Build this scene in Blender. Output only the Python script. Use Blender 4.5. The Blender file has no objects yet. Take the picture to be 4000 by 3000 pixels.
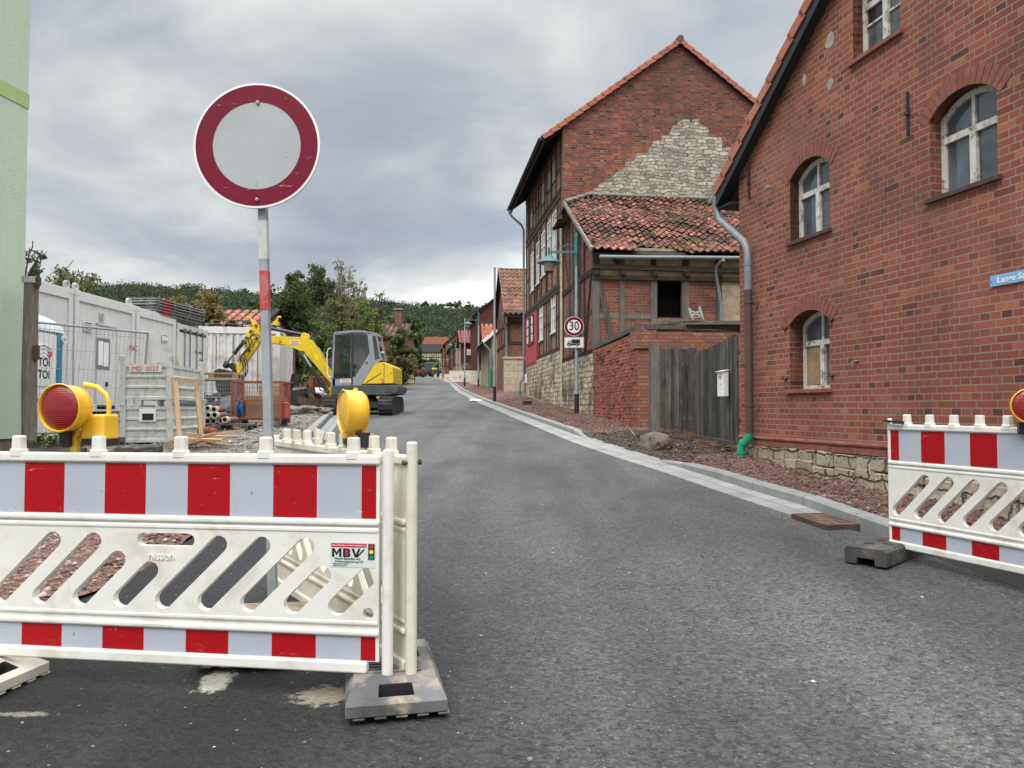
import bpy, math, random
import numpy as np
from mathutils import Vector, Matrix, noise as mnoise
from mathutils.geometry import tessellate_polygon
from math import sin, cos, pi, radians, atan2, sqrt
random.seed(7); rng = np.random.default_rng(7)
C = bpy.context.scene.collection; SC = bpy.context.scene
# ---------------------------------------------------------------- camera
F = 3004.0; PITCH = radians(1.8); CAMH = 1.42; GR = 0.049
cd = bpy.data.cameras.new('camera'); cd.sensor_width = 36; cd.lens = 36*F/4000; cd.clip_start = 0.05; cd.clip_end = 3000
cam = bpy.data.objects.new('camera', cd); C.objects.link(cam); cam.location = (0, 0, CAMH)
cam.rotation_euler = (pi/2+PITCH, 0, 0); SC.camera = cam
SC.render.resolution_x = 1024; SC.render.resolution_y = 768
SC.view_settings.view_transform = 'Standard'; SC.view_settings.look = 'None'; SC.view_settings.exposure = 0.85; SC.view_settings.gamma = 1
SC.cycles.use_denoising = True
SC.cycles.max_bounces = 6; SC.cycles.transparent_max_bounces = 12
# ---------------------------------------------------------------- node helper
class NT:
    def __init__(s, nt): s.nt = nt; s.nt.nodes.clear()
    def n(s, t, ins=None, **props):
        nd = s.nt.nodes.new('ShaderNode'+t)
        for k, v in props.items(): setattr(nd, k, v)
        for k, v in (ins or {}).items():
            sk = nd.inputs[k]
            if isinstance(v, bpy.types.NodeSocket): s.nt.links.new(v, sk)
            elif hasattr(v, 'outputs'): s.nt.links.new(v.outputs[0], sk)
            else: sk.default_value = v
        return nd
    def ramp(s, fac, stops, interp='LINEAR'):
        nd = s.nt.nodes.new('ShaderNodeValToRGB'); cr = nd.color_ramp; cr.interpolation = interp
        while len(cr.elements) < len(stops): cr.elements.new(0.5)
        for e, (p, c) in zip(cr.elements, stops):
            e.position = p; e.color = (*c, 1) if isinstance(c, tuple) else (c, c, c, 1)
        s.nt.links.new(fac, nd.inputs[0]); return nd.outputs[0]
    def mix(s, fac, a, b, mode='MIX'):
        nd = s.nt.nodes.new('ShaderNodeMix'); nd.data_type = 'RGBA'; nd.blend_type = mode
        for i, v in ((0, fac), (6, a), (7, b)):
            if isinstance(v, bpy.types.NodeSocket): s.nt.links.new(v, nd.inputs[i])
            elif i == 0: nd.inputs[i].default_value = v
            else: nd.inputs[i].default_value = (*v, 1) if isinstance(v, tuple) else (v, v, v, 1)
        return nd.outputs[2]
    def math(s, op, a, b=0.0, clamp=False):
        nd = s.nt.nodes.new('ShaderNodeMath'); nd.operation = op; nd.use_clamp = clamp
        for i, v in ((0, a), (1, b)):
            if isinstance(v, bpy.types.NodeSocket): s.nt.links.new(v, nd.inputs[i])
            else: nd.inputs[i].default_value = v
        return nd.outputs[0]
    def noise(s, vec, scale, detail=4, rough=0.55, dist=0.0):
        nd = s.n('TexNoise', {'Scale': scale, 'Detail': detail, 'Roughness': rough, 'Distortion': dist})
        if vec is not None: s.nt.links.new(vec, nd.inputs['Vector'])
        return nd.outputs['Fac']
    def mapping(s, vec, scale=(1,1,1), loc=(0,0,0), rot=(0,0,0)):
        nd = s.n('Mapping', {'Vector': vec}); nd.inputs['Scale'].default_value = scale; nd.inputs['Location'].default_value = loc; nd.inputs['Rotation'].default_value = rot
        return nd.outputs[0]
    def bump(s, h, strength, dist=0.01, normal=None):
        ins = {'Height': h, 'Strength': strength, 'Distance': dist}
        if normal is not None: ins['Normal'] = normal
        return s.n('Bump', ins).outputs[0]
# ---------------------------------------------------------------- world: overcast sky, brighter overhead
SUN_EL, SUN_AZ = radians(52), radians(205)      # azimuth of the sun, clockwise from +Y
w = bpy.data.worlds.new('World'); SC.world = w; w.use_nodes = True
t = NT(w.node_tree)
tc = t.n('TexCoord'); sep = t.n('SeparateXYZ', {0: tc.outputs['Generated']})
sky = t.n('TexSky', sky_type='NISHITA', sun_disc=False, sun_elevation=SUN_EL, sun_rotation=SUN_AZ)
skyb = t.mix(1.0, sky.outputs[0], 0.075, 'MULTIPLY')
zc = t.math('ADD', t.math('MAXIMUM', sep.outputs[2], 0.0), 0.20)
px = t.math('DIVIDE', sep.outputs[0], zc); py = t.math('DIVIDE', sep.outputs[1], zc)
pv = t.n('CombineXYZ', {0: px, 1: py, 2: 0.0}).outputs[0]
n1 = t.noise(t.mapping(pv, (0.85, 0.85, 1), (7.7, 9.8, 0)), 1.0, 4, 0.5, 0.6)
n2 = t.noise(t.mapping(pv, (1.9, 1.9, 1), (7.7, 4.2, 0)), 1.0, 6, 0.56, 0.5)
nn = t.math('ADD', t.math('MULTIPLY', n1, 0.62), t.math('MULTIPLY', n2, 0.32))
nn = t.math('ADD', nn, t.math('ADD', t.math('MULTIPLY', sep.outputs[0], 0.07), t.math('MULTIPLY', sep.outputs[2], -0.05)))      # brighter towards the veiled sun on the right and towards the horizon
nn = t.math('ADD', nn, 0.070)
cl = t.ramp(nn, [(0.36, (0.205, 0.226, 0.268)), (0.45, (0.262, 0.284, 0.318)), (0.50, (0.335, 0.352, 0.368)), (0.56, (0.43, 0.44, 0.438)), (0.64, (0.62, 0.62, 0.60))])
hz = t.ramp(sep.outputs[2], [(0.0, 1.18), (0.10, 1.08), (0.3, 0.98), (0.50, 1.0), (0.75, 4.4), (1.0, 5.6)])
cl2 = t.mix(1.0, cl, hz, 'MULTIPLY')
# thin breaks let a little of the blue sky through
brk = t.ramp(t.noise(t.mapping(pv, (0.5, 0.7, 1), (21.0, 3.0, 0)), 1.0, 4), [(0.30, 0.18), (0.46, 0.0)])
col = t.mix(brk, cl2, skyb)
below = t.ramp(sep.outputs[2], [(0.49, 0.0), (0.5, 1.0)])
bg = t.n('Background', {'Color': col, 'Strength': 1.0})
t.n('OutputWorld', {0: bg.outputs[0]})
sl = bpy.data.lights.new('sun', 'SUN'); sl.energy = 1.0; sl.angle = radians(25); sl.color = (1.0, 0.965, 0.91)
sun = bpy.data.objects.new('sun', sl); C.objects.link(sun)
sd = Vector((sin(SUN_AZ)*cos(SUN_EL), cos(SUN_AZ)*cos(SUN_EL), sin(SUN_EL)))
sun.rotation_euler = sd.to_track_quat('Z', 'Y').to_euler(); sun.location = (0, -10, 40)
# ---------------------------------------------------------------- measuring: a pixel of the 4000x3000 photo -> a point of the place
CP, SP = cos(PITCH), sin(PITCH)
def ray(px, py):
    x = (px-2000)/F; v = (1500-py)/F
    return (x, CP-v*SP, SP+v*CP)
def P(px, py, Y):
    d = ray(px, py); k = Y/d[1]; return Vector((d[0]*k, Y, CAMH+d[2]*k))
def G(px, py, dz=0):
    d = ray(px, py); k = (CAMH-dz)/(GR*d[1]-d[2]); return Vector((d[0]*k, d[1]*k, CAMH+d[2]*k))
def Wl(px, py, fr, off=0.0):
    ox, oy, oz, th = fr; d = ray(px, py); nx, ny = -sin(th), cos(th)
    ox2, oy2 = ox+nx*off, oy+ny*off
    k = (ox2*nx+oy2*ny)/(d[0]*nx+d[1]*ny); X, Y, Z = d[0]*k, d[1]*k, CAMH+d[2]*k
    return ((X-ox)*cos(th)+(Y-oy)*sin(th), Z-oz)
def interp(tab, y):
    if y <= tab[0][0]: return tab[0][1]
    for (a, b), (c, d) in zip(tab, tab[1:]):
        if y <= c: return b+(d-b)*(y-a)/(c-a)
    return tab[-1][1]
# ---------------------------------------------------------------- mesh helper
class MB:
    def __init__(s): s.v = []; s.f = []; s.m = []; s.uv = {}
    def face(s, pts, mi=0, uvs=None):
        b = len(s.v); s.v += [tuple(p) for p in pts]; s.f.append(tuple(range(b, b+len(pts)))); s.m.append(mi)
        if uvs: s.uv[len(s.f)-1] = uvs
        return s
    def box(s, c, d, R=None, mi=0, top=None):
        # c centre, d full sizes, top: (sx, sy) scale of the top face
        b = len(s.v); tx, ty = top or (1, 1)
        for z in (-.5, .5):
            for x, y in ((-.5, -.5), (.5, -.5), (.5, .5), (-.5, .5)):
                k = (tx, ty) if z > 0 else (1, 1)
                p = Vector((x*d[0]*k[0], y*d[1]*k[1], z*d[2]))
                if R is not None: p = R @ p
                s.v.append(tuple(p+Vector(c)))
        for q in ((3, 2, 1, 0), (4, 5, 6, 7), (0, 1, 5, 4), (1, 2, 6, 5), (2, 3, 7, 6), (3, 0, 4, 7)):
            s.f.append(tuple(b+i for i in q)); s.m.append(mi)
        return s
    def bb(s, x0, x1, y0, y1, z0, z1, mi=0):
        return s.box(((x0+x1)/2, (y0+y1)/2, (z0+z1)/2), (abs(x1-x0), abs(y1-y0), abs(z1-z0)), None, mi)
    def bar(s, a, b, w, h=None, mi=0, up=(0, 0, 1)):
        a, b = Vector(a), Vector(b); h = h or w; d = b-a; L = d.length
        if L < 1e-6: return s
        z = d.normalized(); u = Vector(up)
        if abs(z.dot(u)) > .98: u = Vector((0, 1, 0))
        x = z.cross(u).normalized(); y = x.cross(z)
        R = Matrix((x, y, z)).transposed()
        return s.box((a+b)/2, (w, h, L), R, mi)
    def tube(s, pts, r, n=8, mi=0, cap=True):
        pts = [Vector(p) for p in pts]; rs = r if isinstance(r, (list, tuple)) else [r]*len(pts)
        rings = []; prev = None
        for i, p in enumerate(pts):
            d = ((pts[min(i+1, len(pts)-1)]-p).normalized()+(p-pts[max(i-1, 0)]).normalized()).normalized() if 0 < i < len(pts)-1 else (pts[1]-pts[0] if i == 0 else pts[-1]-pts[-2]).normalized()
            if prev is None:
                u = Vector((0, 0, 1)) if abs(d.z) < .9 else Vector((1, 0, 0)); x = d.cross(u).normalized()
            else:
                x = (prev-d*prev.dot(d)).normalized()
            prev = x; y = d.cross(x)
            b = len(s.v)
            for k in range(n):
                a = 2*pi*k/n; s.v.append(tuple(p+(x*cos(a)+y*sin(a))*rs[i]))
            rings.append(b)
        for a, b in zip(rings, rings[1:]):
            for k in range(n):
                s.f.append((a+k, a+(k+1) % n, b+(k+1) % n, b+k)); s.m.append(mi)
        if cap:
            s.f.append(tuple(rings[0]+k for k in reversed(range(n)))); s.m.append(mi)
            s.f.append(tuple(rings[-1]+k for k in range(n))); s.m.append(mi)
        return s
    def lathe(s, prof, c=(0, 0, 0), n=24, R=None, mi=0):
        # prof: (radius, height) along local z
        base = len(s.v)
        for r, h in prof:
            for k in range(n):
                a = 2*pi*k/n; p = Vector((r*cos(a), r*sin(a), h))
                if R is not None: p = R @ p
                s.v.append(tuple(p+Vector(c)))
        for i in range(len(prof)-1):
            for k in range(n):
                a = base+i*n; b = a+n
                s.f.append((a+k, a+(k+1) % n, b+(k+1) % n, b+k)); s.m.append(mi)
        return s
    def prism(s, poly, a0, a1, fn=None, mi=0, holes=(), back=True):
        # poly: list of (u, v); extruded from a0 to a1 along the third axis; fn(u, v, a) -> point
        fn = fn or (lambda u, v, a: (u, a, v))
        loops = [poly]+list(holes); flat = [q for l in loops for q in l]
        tris = tessellate_polygon([[Vector((u, v, 0)) for u, v in l] for l in loops])
        b = len(s.v); s.v += [tuple(fn(u, v, a0)) for u, v in flat]; s.v += [tuple(fn(u, v, a1)) for u, v in flat]; n = len(flat)
        for tr in tris:
            s.f.append(tuple(b+i for i in tr)); s.m.append(mi)
            if back: s.f.append(tuple(b+n+i for i in reversed(tr))); s.m.append(mi)
        o = b
        for l in loops:
            k = len(l)
            for i in range(k):
                j = (i+1) % k; s.f.append((o+i, o+j, o+n+j, o+n+i)); s.m.append(mi)
            o += k
        return s
    def xf(s, M, start=0):
        for i in range(start, len(s.v)): s.v[i] = tuple(M @ Vector(s.v[i]))
        return s
    def build(s, name, mats, parent=None, smooth=False, bevel=0, seg=2, loc=None, rotz=None, jit=0, ang=35, norm=False, flat=False):
        me = bpy.data.meshes.new(name)
        if jit: s.v = [(x+random.uniform(-jit, jit), y+random.uniform(-jit, jit), z+random.uniform(-jit, jit)) for x, y, z in s.v]
        me.from_pydata(s.v, [], s.f)
        for m in (mats if isinstance(mats, (list, tuple)) else [mats]): me.materials.append(m)
        me.polygons.foreach_set('material_index', s.m)
        ul = me.uv_layers.new(name='uv')
        for p in me.polygons:
            n = p.normal
            cu = s.uv.get(p.index)
            h = sqrt(n.x*n.x+n.y*n.y)
            for k, li in enumerate(p.loop_indices):
                co = me.vertices[me.loops[li].vertex_index].co
                if cu: ul.data[li].uv = cu[k]
                elif abs(n.z) > .75 or h < 1e-6: ul.data[li].uv = (co.x, co.y)
                else: ul.data[li].uv = ((-n.y*co.x+n.x*co.y)/h, co.z/max(h, .3))
        if norm:
            import bmesh
            bm = bmesh.new(); bm.from_mesh(me); bmesh.ops.remove_doubles(bm, verts=bm.verts, dist=1e-4); bmesh.ops.recalc_face_normals(bm, faces=bm.faces); bm.to_mesh(me); bm.free()
        if smooth:
            me.polygons.foreach_set('use_smooth', [True]*len(me.polygons))
            try: me.set_sharp_from_angle(angle=radians(ang))
            except Exception: pass
        me.update()
        o = bpy.data.objects.new(name, me); C.objects.link(o)
        if parent: o.parent = parent
        if loc is not None: o.location = loc
        if rotz is not None: o.rotation_euler = (0, 0, rotz)
        if bevel:
            md = o.modifiers.new('bevel', 'BEVEL'); md.width = bevel; md.segments = seg; md.limit_method = 'ANGLE'; md.angle_limit = radians(40)
            if not smooth and not flat:
                me.polygons.foreach_set('use_smooth', [True]*len(me.polygons)); md.harden_normals = True
                try: me.set_sharp_from_angle(angle=radians(ang))
                except Exception: pass
        return o
def tag(o, label=None, cat=None, group=None, kind=None):
    if label: o['label'] = label
    if cat: o['category'] = cat
    if group: o['group'] = group
    if kind: o['kind'] = kind
    return o
def thing(name, label, cat, loc=(0, 0, 0), rotz=0, group=None, rot=None):
    o = bpy.data.objects.new(name, None); C.objects.link(o); o.empty_display_size = .2
    o.location = loc; o.rotation_euler = rot or (0, 0, rotz)
    return tag(o, label, cat, group)
def struct(o): o['kind'] = 'structure'; return o
def dup(root, loc=None, rotz=None, label=None, parent=None):
    r = root.copy(); C.objects.link(r)
    if parent is not None: r.parent = parent
    if loc is not None: r.location = loc
    if rotz is not None: r.rotation_euler = (0, 0, rotz)
    if label: r['label'] = label
    for ch in list(root.children):
        dup(ch, parent=r)
    return r
def text(body, size, loc, rot, m, parent=None, name='lettering', ext=0.001, align='CENTER', bold=0.0, shear=0, sx=1.0):
    cu = bpy.data.curves.new(name, 'FONT'); cu.body = body; cu.size = size; cu.extrude = ext; cu.align_x = align; cu.align_y = 'CENTER'; cu.offset = bold; cu.shear = shear; cu.resolution_u = 3
    cu.materials.append(m)
    o = bpy.data.objects.new(name, cu); C.objects.link(o)
    if parent: o.parent = parent
    bpy.context.view_layer.update(); me = bpy.data.meshes.new_from_object(o.evaluated_get(bpy.context.evaluated_depsgraph_get())); bpy.data.objects.remove(o); o = bpy.data.objects.new(name, me); C.objects.link(o)
    if not me.materials: me.materials.append(m)
    if parent: o.parent = parent
    o.location = loc; o.rotation_euler = rot; o.scale = (sx, 1, 1); return o
def rawmesh(name, V, Fq, m, parent=None, smooth=False, mi=None, attr=None):
    # big arrays: V (n,3), Fq (k,4 or 3)
    me = bpy.data.meshes.new(name); V = np.asarray(V, dtype=np.float32); Fq = np.asarray(Fq, dtype=np.int32); k = Fq.shape[1]
    me.vertices.add(len(V)); me.vertices.foreach_set('co', V.ravel())
    me.loops.add(Fq.size); me.loops.foreach_set('vertex_index', Fq.ravel())
    me.polygons.add(len(Fq)); me.polygons.foreach_set('loop_start', np.arange(0, Fq.size, k, dtype=np.int32))
    me.polygons.foreach_set('loop_total', np.full(len(Fq), k, dtype=np.int32))
    if smooth: me.polygons.foreach_set('use_smooth', [True]*len(Fq))
    for q in (m if isinstance(m, (list, tuple)) else [m]): me.materials.append(q)
    if mi is not None: me.polygons.foreach_set('material_index', np.asarray(mi, dtype=np.int32))
    me.update(calc_edges=True)
    o = bpy.data.objects.new(name, me); C.objects.link(o)
    if parent: o.parent = parent
    return o
# ---------------------------------------------------------------- materials
def newmat(name):
    m = bpy.data.materials.new(name); m.use_nodes = True; t = NT(m.node_tree)
    b = t.n('BsdfPrincipled'); t.n('OutputMaterial', {0: b.outputs[0]}); return m, t, b
def link(t, a, b): t.nt.links.new(a, b)
def simple(name, col, rough=.6, metal=0, var=.12, vs=6.0, bump=0.0, bs=60.0, dirt=None, dscale=3.0, damt=.5, spec=.5, emit=None, coat=0):
    m, t, b = newmat(name); tc = t.n('TexCoord').outputs['Object']
    n = t.noise(tc, vs, 5, .6)
    lo = tuple(c*(1-var) for c in col); hi = tuple(min(1, c*(1+var)) for c in col)
    c = t.ramp(n, [(.3, lo), (.7, hi)])
    if dirt:
        dm = t.ramp(t.noise(tc, dscale, 8, .68, .4), [(.50, 0.0), (.66, damt)]); c = t.mix(dm, c, dirt)
    link(t, c, b.inputs['Base Color']); b.inputs['Roughness'].default_value = rough; b.inputs['Metallic'].default_value = metal
    b.inputs['Specular IOR Level'].default_value = spec; b.inputs['Coat Weight'].default_value = coat
    if bump: link(t, t.bump(t.noise(tc, bs, 4), bump, .004), b.inputs['Normal'])
    if emit: b.inputs['Emission Color'].default_value = (*emit[0], 1); b.inputs['Emission Strength'].default_value = emit[1]
    return m
def brick(name, pal, mortar=(.30, .27, .235), bw=.25, rh=.0765, ms=.011, squash=.5, freq=2, soot=.3, wob=.004, bumpd=.006, swirl=1.0, light=None, edge=None, off=.5):
    m, t, b = newmat(name); uv = t.n('UVMap').outputs[0]
    wv = t.n('TexNoise', {'Vector': uv, 'Scale': 7.0, 'Detail': 2.0}).outputs['Color']
    wc = t.n('VectorMath', {0: wv, 1: (.5, .5, .5)}, operation='SUBTRACT').outputs[0]
    ws = t.n('VectorMath', {0: wc}, operation='SCALE'); ws.inputs['Scale'].default_value = wob*2
    uv2 = t.n('VectorMath', {0: uv, 1: ws.outputs[0]}, operation='ADD').outputs[0]
    bt = t.n('TexBrick', {'Vector': uv2, 'Color1': (0, 0, 0, 1), 'Color2': (1, 1, 1, 1), 'Mortar': (.5, .5, .5, 1), 'Scale': 1.0, 'Mortar Size': ms, 'Mortar Smooth': .25, 'Bias': 0.0, 'Brick Width': bw, 'Row Height': rh}, offset=off, offset_frequency=2, squash=squash, squash_frequency=freq)
    k = len(pal); c = t.ramp(bt.outputs['Color'], [(i/(k-1), p) for i, p in enumerate(pal)])
    fine = t.noise(uv, 55, 5, .65); c = t.mix(.55, c, t.ramp(fine, [(.3, .35), (.7, .75)]), 'OVERLAY')
    mc = t.mix(t.noise(uv, 30, 3), mortar, tuple(x*.62 for x in mortar))
    c = t.mix(bt.outputs['Fac'], c, mc)
    if soot:
        s = t.ramp(t.noise(t.mapping(uv, (1, .8, 1)), .9, 8, .65, .5), [(.45, 0.0), (.75, soot)]); c = t.mix(s, c, (.045, .035, .032))
    if light:
        s = t.ramp(t.noise(t.mapping(uv, (1, 1, 1), (9, 5, 0)), .7, 7, .6, .4), [(.52, 0.0), (.78, light[1])]); c = t.mix(s, c, light[0])
    if edge:   # weathered band: (v0, v1, colour, amount) along v
        sv = t.n('SeparateXYZ', {0: uv}).outputs[1]
        vv = t.math('ADD', sv, t.math('MULTIPLY', t.math('SUBTRACT', t.noise(uv, 1.3, 6), .5), edge[4]))
        s = t.n('MapRange', {'Value': vv, 'From Min': edge[0], 'From Max': edge[1], 'To Min': 0.0, 'To Max': edge[3]}).outputs[0]; c = t.mix(s, c, edge[2])
    link(t, c, b.inputs['Base Color']); b.inputs['Roughness'].default_value = .85; b.inputs['Specular IOR Level'].default_value = .25
    h = t.math('SUBTRACT', t.math('MULTIPLY', fine, .25), bt.outputs['Fac'])
    link(t, t.bump(h, .9, bumpd), b.inputs['Normal'])
    return m
def rubble(name, pal, mortar, bw=.34, rh=.155, mw=.016, depth=.02, stain=None, wob=.05, fr=3.0):
    # coursed rubble: an irregular brick bond with strongly wobbling joints
    m, t, b = newmat(name); uv = t.n('UVMap').outputs[0]
    wv = t.n('TexNoise', {'Vector': uv, 'Scale': fr, 'Detail': 5.0, 'Roughness': .65}).outputs['Color']
    wc = t.n('VectorMath', {0: wv, 1: (.5, .5, .5)}, operation='SUBTRACT').outputs[0]
    ws = t.n('VectorMath', {0: wc, 1: (wob*6, wob*3.2, 0)}, operation='MULTIPLY').outputs[0]
    uv2 = t.n('VectorMath', {0: uv, 1: ws}, operation='ADD').outputs[0]
    bt = t.n('TexBrick', {'Vector': uv2, 'Color1': (0, 0, 0, 1), 'Color2': (1, 1, 1, 1), 'Mortar': (.5, .5, .5, 1), 'Scale': 1.0, 'Mortar Size': mw, 'Mortar Smooth': .6, 'Bias': 0.0, 'Brick Width': bw, 'Row Height': rh}, offset=.37, offset_frequency=2, squash=.62, squash_frequency=3)
    k = len(pal); c = t.ramp(bt.outputs['Color'], [(i/(k-1), p) for i, p in enumerate(pal)])
    fine = t.noise(uv, 28, 6, .7); mid = t.noise(uv, 6, 5, .6)
    c = t.mix(.6, c, t.ramp(fine, [(.3, .3), (.7, .75)]), 'OVERLAY'); c = t.mix(.5, c, t.ramp(mid, [(.3, .3), (.7, .7)]), 'OVERLAY')
    c = t.mix(bt.outputs['Fac'], c, t.mix(fine, mortar, tuple(x*.5 for x in mortar)))
    if stain:
        s = t.ramp(t.noise(t.mapping(uv, (.8, .8, 1), (4, 9, 0)), 1.0, 8, .65, .4), [(.47, 0.0), (.62, stain[1])]); c = t.mix(s, c, stain[0])
    link(t, c, b.inputs['Base Color']); b.inputs['Roughness'].default_value = .92; b.inputs['Specular IOR Level'].default_value = .2
    h = t.math('ADD', t.math('MULTIPLY', bt.outputs['Fac'], -1.0), t.math('ADD', t.math('MULTIPLY', fine, .45), t.math('MULTIPLY', mid, .7)))
    link(t, t.bump(h, 1.0, depth), b.inputs['Normal'])
    return m
def wood(name, a, bcol, rough=.85, sc=1.0, axis=2, knots=.3, isl=.45):
    m, t, b = newmat(name); tc = t.n('TexCoord').outputs['Object']; ri = t.n('NewGeometry').outputs['Random Per Island']
    s = [14*sc]*3; s[axis] = 1.1*sc
    n = t.noise(t.mapping(tc, tuple(s)), 2.0, 7, .68, .5); n2 = t.noise(tc, 2.3*sc, 4)
    c = t.ramp(n, [(.28, a), (.52, tuple((x+y)/2 for x, y in zip(a, bcol))), (.72, bcol)])
    c = t.mix(t.ramp(n2, [(.4, 0.0), (.75, knots)]), c, tuple(x*.45 for x in a))
    c = t.mix(1.0, c, t.ramp(ri, [(0, 1-isl), (1, 1+isl)]), 'MULTIPLY')
    link(t, c, b.inputs['Base Color']); b.inputs['Roughness'].default_value = rough; b.inputs['Specular IOR Level'].default_value = .2
    link(t, t.bump(n, .6, .004), b.inputs['Normal']); return m
def gravel(name, pal, scale=28, depth=.02, patch=None, pscale=.6, scale2=90):
    m, t, b = newmat(name); tc = t.n('TexCoord').outputs['Object']
    v = t.n('TexVoronoi', {'Vector': tc, 'Scale': scale, 'Randomness': 1.0}); rnd = t.n('SeparateXYZ', {0: v.outputs['Color']}).outputs[0]
    v2 = t.n('TexVoronoi', {'Vector': tc, 'Scale': scale2}); r2 = t.n('SeparateXYZ', {0: v2.outputs['Color']}).outputs[1]
    rr = t.math('ADD', t.math('MULTIPLY', rnd, .6), t.math('MULTIPLY', r2, .4))
    k = len(pal); c = t.ramp(rr, [(.1+.8*i/(k-1), p) for i, p in enumerate(pal)])
    big = t.noise(tc, pscale, 7, .65, .3)
    c = t.mix(.5, c, t.ramp(big, [(.3, .32), (.7, .68)]), 'OVERLAY')
    if patch: c = t.mix(t.ramp(t.noise(t.mapping(tc, (1, 1, 1), (5, 5, 5)), pscale*1.3, 7, .7), [(.5, 0.0), (.66, patch[1])]), c, patch[0])
    link(t, c, b.inputs['Base Color']); b.inputs['Roughness'].default_value = .95; b.inputs['Specular IOR Level'].default_value = .15
    h = t.math('ADD', t.math('MULTIPLY', v.outputs['Distance'], -1.0), t.math('MULTIPLY', v2.outputs['Distance'], -.5))
    link(t, t.bump(h, .9, depth), b.inputs['Normal']); return m
def asphalt_mat():
    m, t, b = newmat('asphalt'); tc = t.n('TexCoord').outputs['Object']
    v = t.n('TexVoronoi', {'Vector': tc, 'Scale': 84.0}); rnd = t.n('SeparateXYZ', {0: v.outputs['Color']}).outputs[0]
    f1 = t.noise(tc, 60, 5, .7); f2 = t.noise(t.mapping(tc, (.9, 1.25, 1)), 30, 4, .62, .3); big = t.noise(t.mapping(tc, (1, .35, 1)), .55, 7, .62, .4)
    f3 = t.noise(t.mapping(tc, (1, .8, 1), (3, 1, 0)), 1.7, 8, .72, .5); trk = t.noise(t.mapping(tc, (2.1, .05, 1), (5, 0, 0)), 1.0, 3, .5)
    c = t.ramp(t.math('ADD', t.math('MULTIPLY', f1, .38), t.math('ADD', t.math('MULTIPLY', f3, .24), t.math('MULTIPLY', trk, .38))), [(.40, (.043, .043, .044)), (.51, (.060, .060, .060)), (.60, (.080, .079, .076))])
    ve = t.n('TexVoronoi', {'Vector': tc, 'Scale': 84.0}, feature='DISTANCE_TO_EDGE').outputs['Distance']
    gap = t.math('MULTIPLY', t.ramp(ve, [(0.0, .9), (.16, 0.0)]), t.ramp(f2, [(.40, 1.0), (.56, .15)]))
    c = t.mix(gap, c, (.014, .014, .015)); c = t.mix(t.ramp(f2, [(.30, .8), (.40, 0.0)]), c, (.010, .010, .011))     # open voids in the surface
    st = t.ramp(rnd, [(0.0, .75), (.75, 1.05), (.92, 1.22), (1.0, 1.7)]); c = t.mix(1.0, c, st, 'MULTIPLY')
    # worn, drier surface along the lane; fresh dark material beside the kerb and in the mouth of the junction
    sp = t.n('SeparateXYZ', {0: tc}); 
    lane = t.math('ADD', sp.outputs[0], t.math('MULTIPLY', t.math('SUBTRACT', big, .5), 3.2))
    near = t.n('MapRange', {'Value': t.math('ADD', lane, t.math('MULTIPLY', sp.outputs[1], .33)), 'From Min': -.3, 'From Max': 2.6, 'To Min': 0.0, 'To Max': 1.0}).outputs[0]
    c = t.mix(near, t.mix(1.0, c, (.36, .36, .375), 'MULTIPLY'), t.mix(1.0, c, (1.85, 1.84, 1.80), 'MULTIPLY'))
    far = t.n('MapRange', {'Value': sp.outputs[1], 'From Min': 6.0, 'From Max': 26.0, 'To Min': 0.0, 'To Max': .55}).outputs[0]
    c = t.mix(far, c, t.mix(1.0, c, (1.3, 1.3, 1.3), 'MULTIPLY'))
    c = t.mix(t.ramp(big, [(.36, .45), (.52, 0.0)]), c, (.022, .023, .026))
    # pale lime splashes and sand
    def blob(cx, cy, rx, ry, col, amt, c, ns=14):
        d = t.n('VectorMath', {0: t.mapping(tc, (1/rx, 1/ry, 0), (-cx/rx, -cy/ry, 0))}, operation='LENGTH').outputs['Value']
        dd = t.math('ADD', d, t.math('MULTIPLY', t.math('SUBTRACT', t.noise(tc, ns, 7, .75), .5), 2.6))
        return t.mix(t.ramp(dd, [(.55, amt), (.95, 0.0)]), c, col)
    q = G(845, 2660); c = blob(q.x, q.y, .085, .17, (.52, .50, .42), .95, c)
    q = G(1270, 2715); c = blob(q.x, q.y, .17, .12, (.34, .30, .23), .8, c, 26)
    q = G(100, 2790); c = blob(q.x, q.y, .14, .03, (.34, .31, .23), .6, c, 22)
    q = G(1930, 1530); c = blob(q.x, q.y, .5, .6, (.14, .14, .14), .3, c, 3)
    # chalky stone chips
    v3 = t.n('TexVoronoi', {'Vector': tc, 'Scale': 6.0}); r3 = t.n('SeparateXYZ', {0: v3.outputs['Color']}).outputs[0]
    chip = t.math('MULTIPLY', t.math('LESS_THAN', v3.outputs['Distance'], .05), t.math('GREATER_THAN', r3, .86)); c = t.mix(chip, c, (.5, .48, .42))
    v4 = t.n('TexVoronoi', {'Vector': t.mapping(tc, (1, 1.0, 1)), 'Scale': 24.0}); r4 = t.n('SeparateXYZ', {0: v4.outputs['Color']}).outputs[0]
    chip = t.math('MULTIPLY', t.math('LESS_THAN', v4.outputs['Distance'], .16), t.math('GREATER_THAN', r4, .93)); c = t.mix(chip, c, (.2, .195, .18))
    link(t, c, b.inputs['Base Color'])
    link(t, t.ramp(f2, [(.3, .55), (.7, .9)]), b.inputs['Roughness']); b.inputs['Specular IOR Level'].default_value = .35
    h = t.math('ADD', t.math('MULTIPLY', f1, 1.0), t.math('ADD', t.math('MULTIPLY', v.outputs['Distance'], -.6), t.math('MULTIPLY', t.ramp(f2, [(.3, 0.0), (.5, 1.0)]), 1.3)))
    link(t, t.bump(t.math('ADD', h, t.math('MULTIPLY', f3, .6)), .8, .009), b.inputs['Normal']); return m
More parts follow.
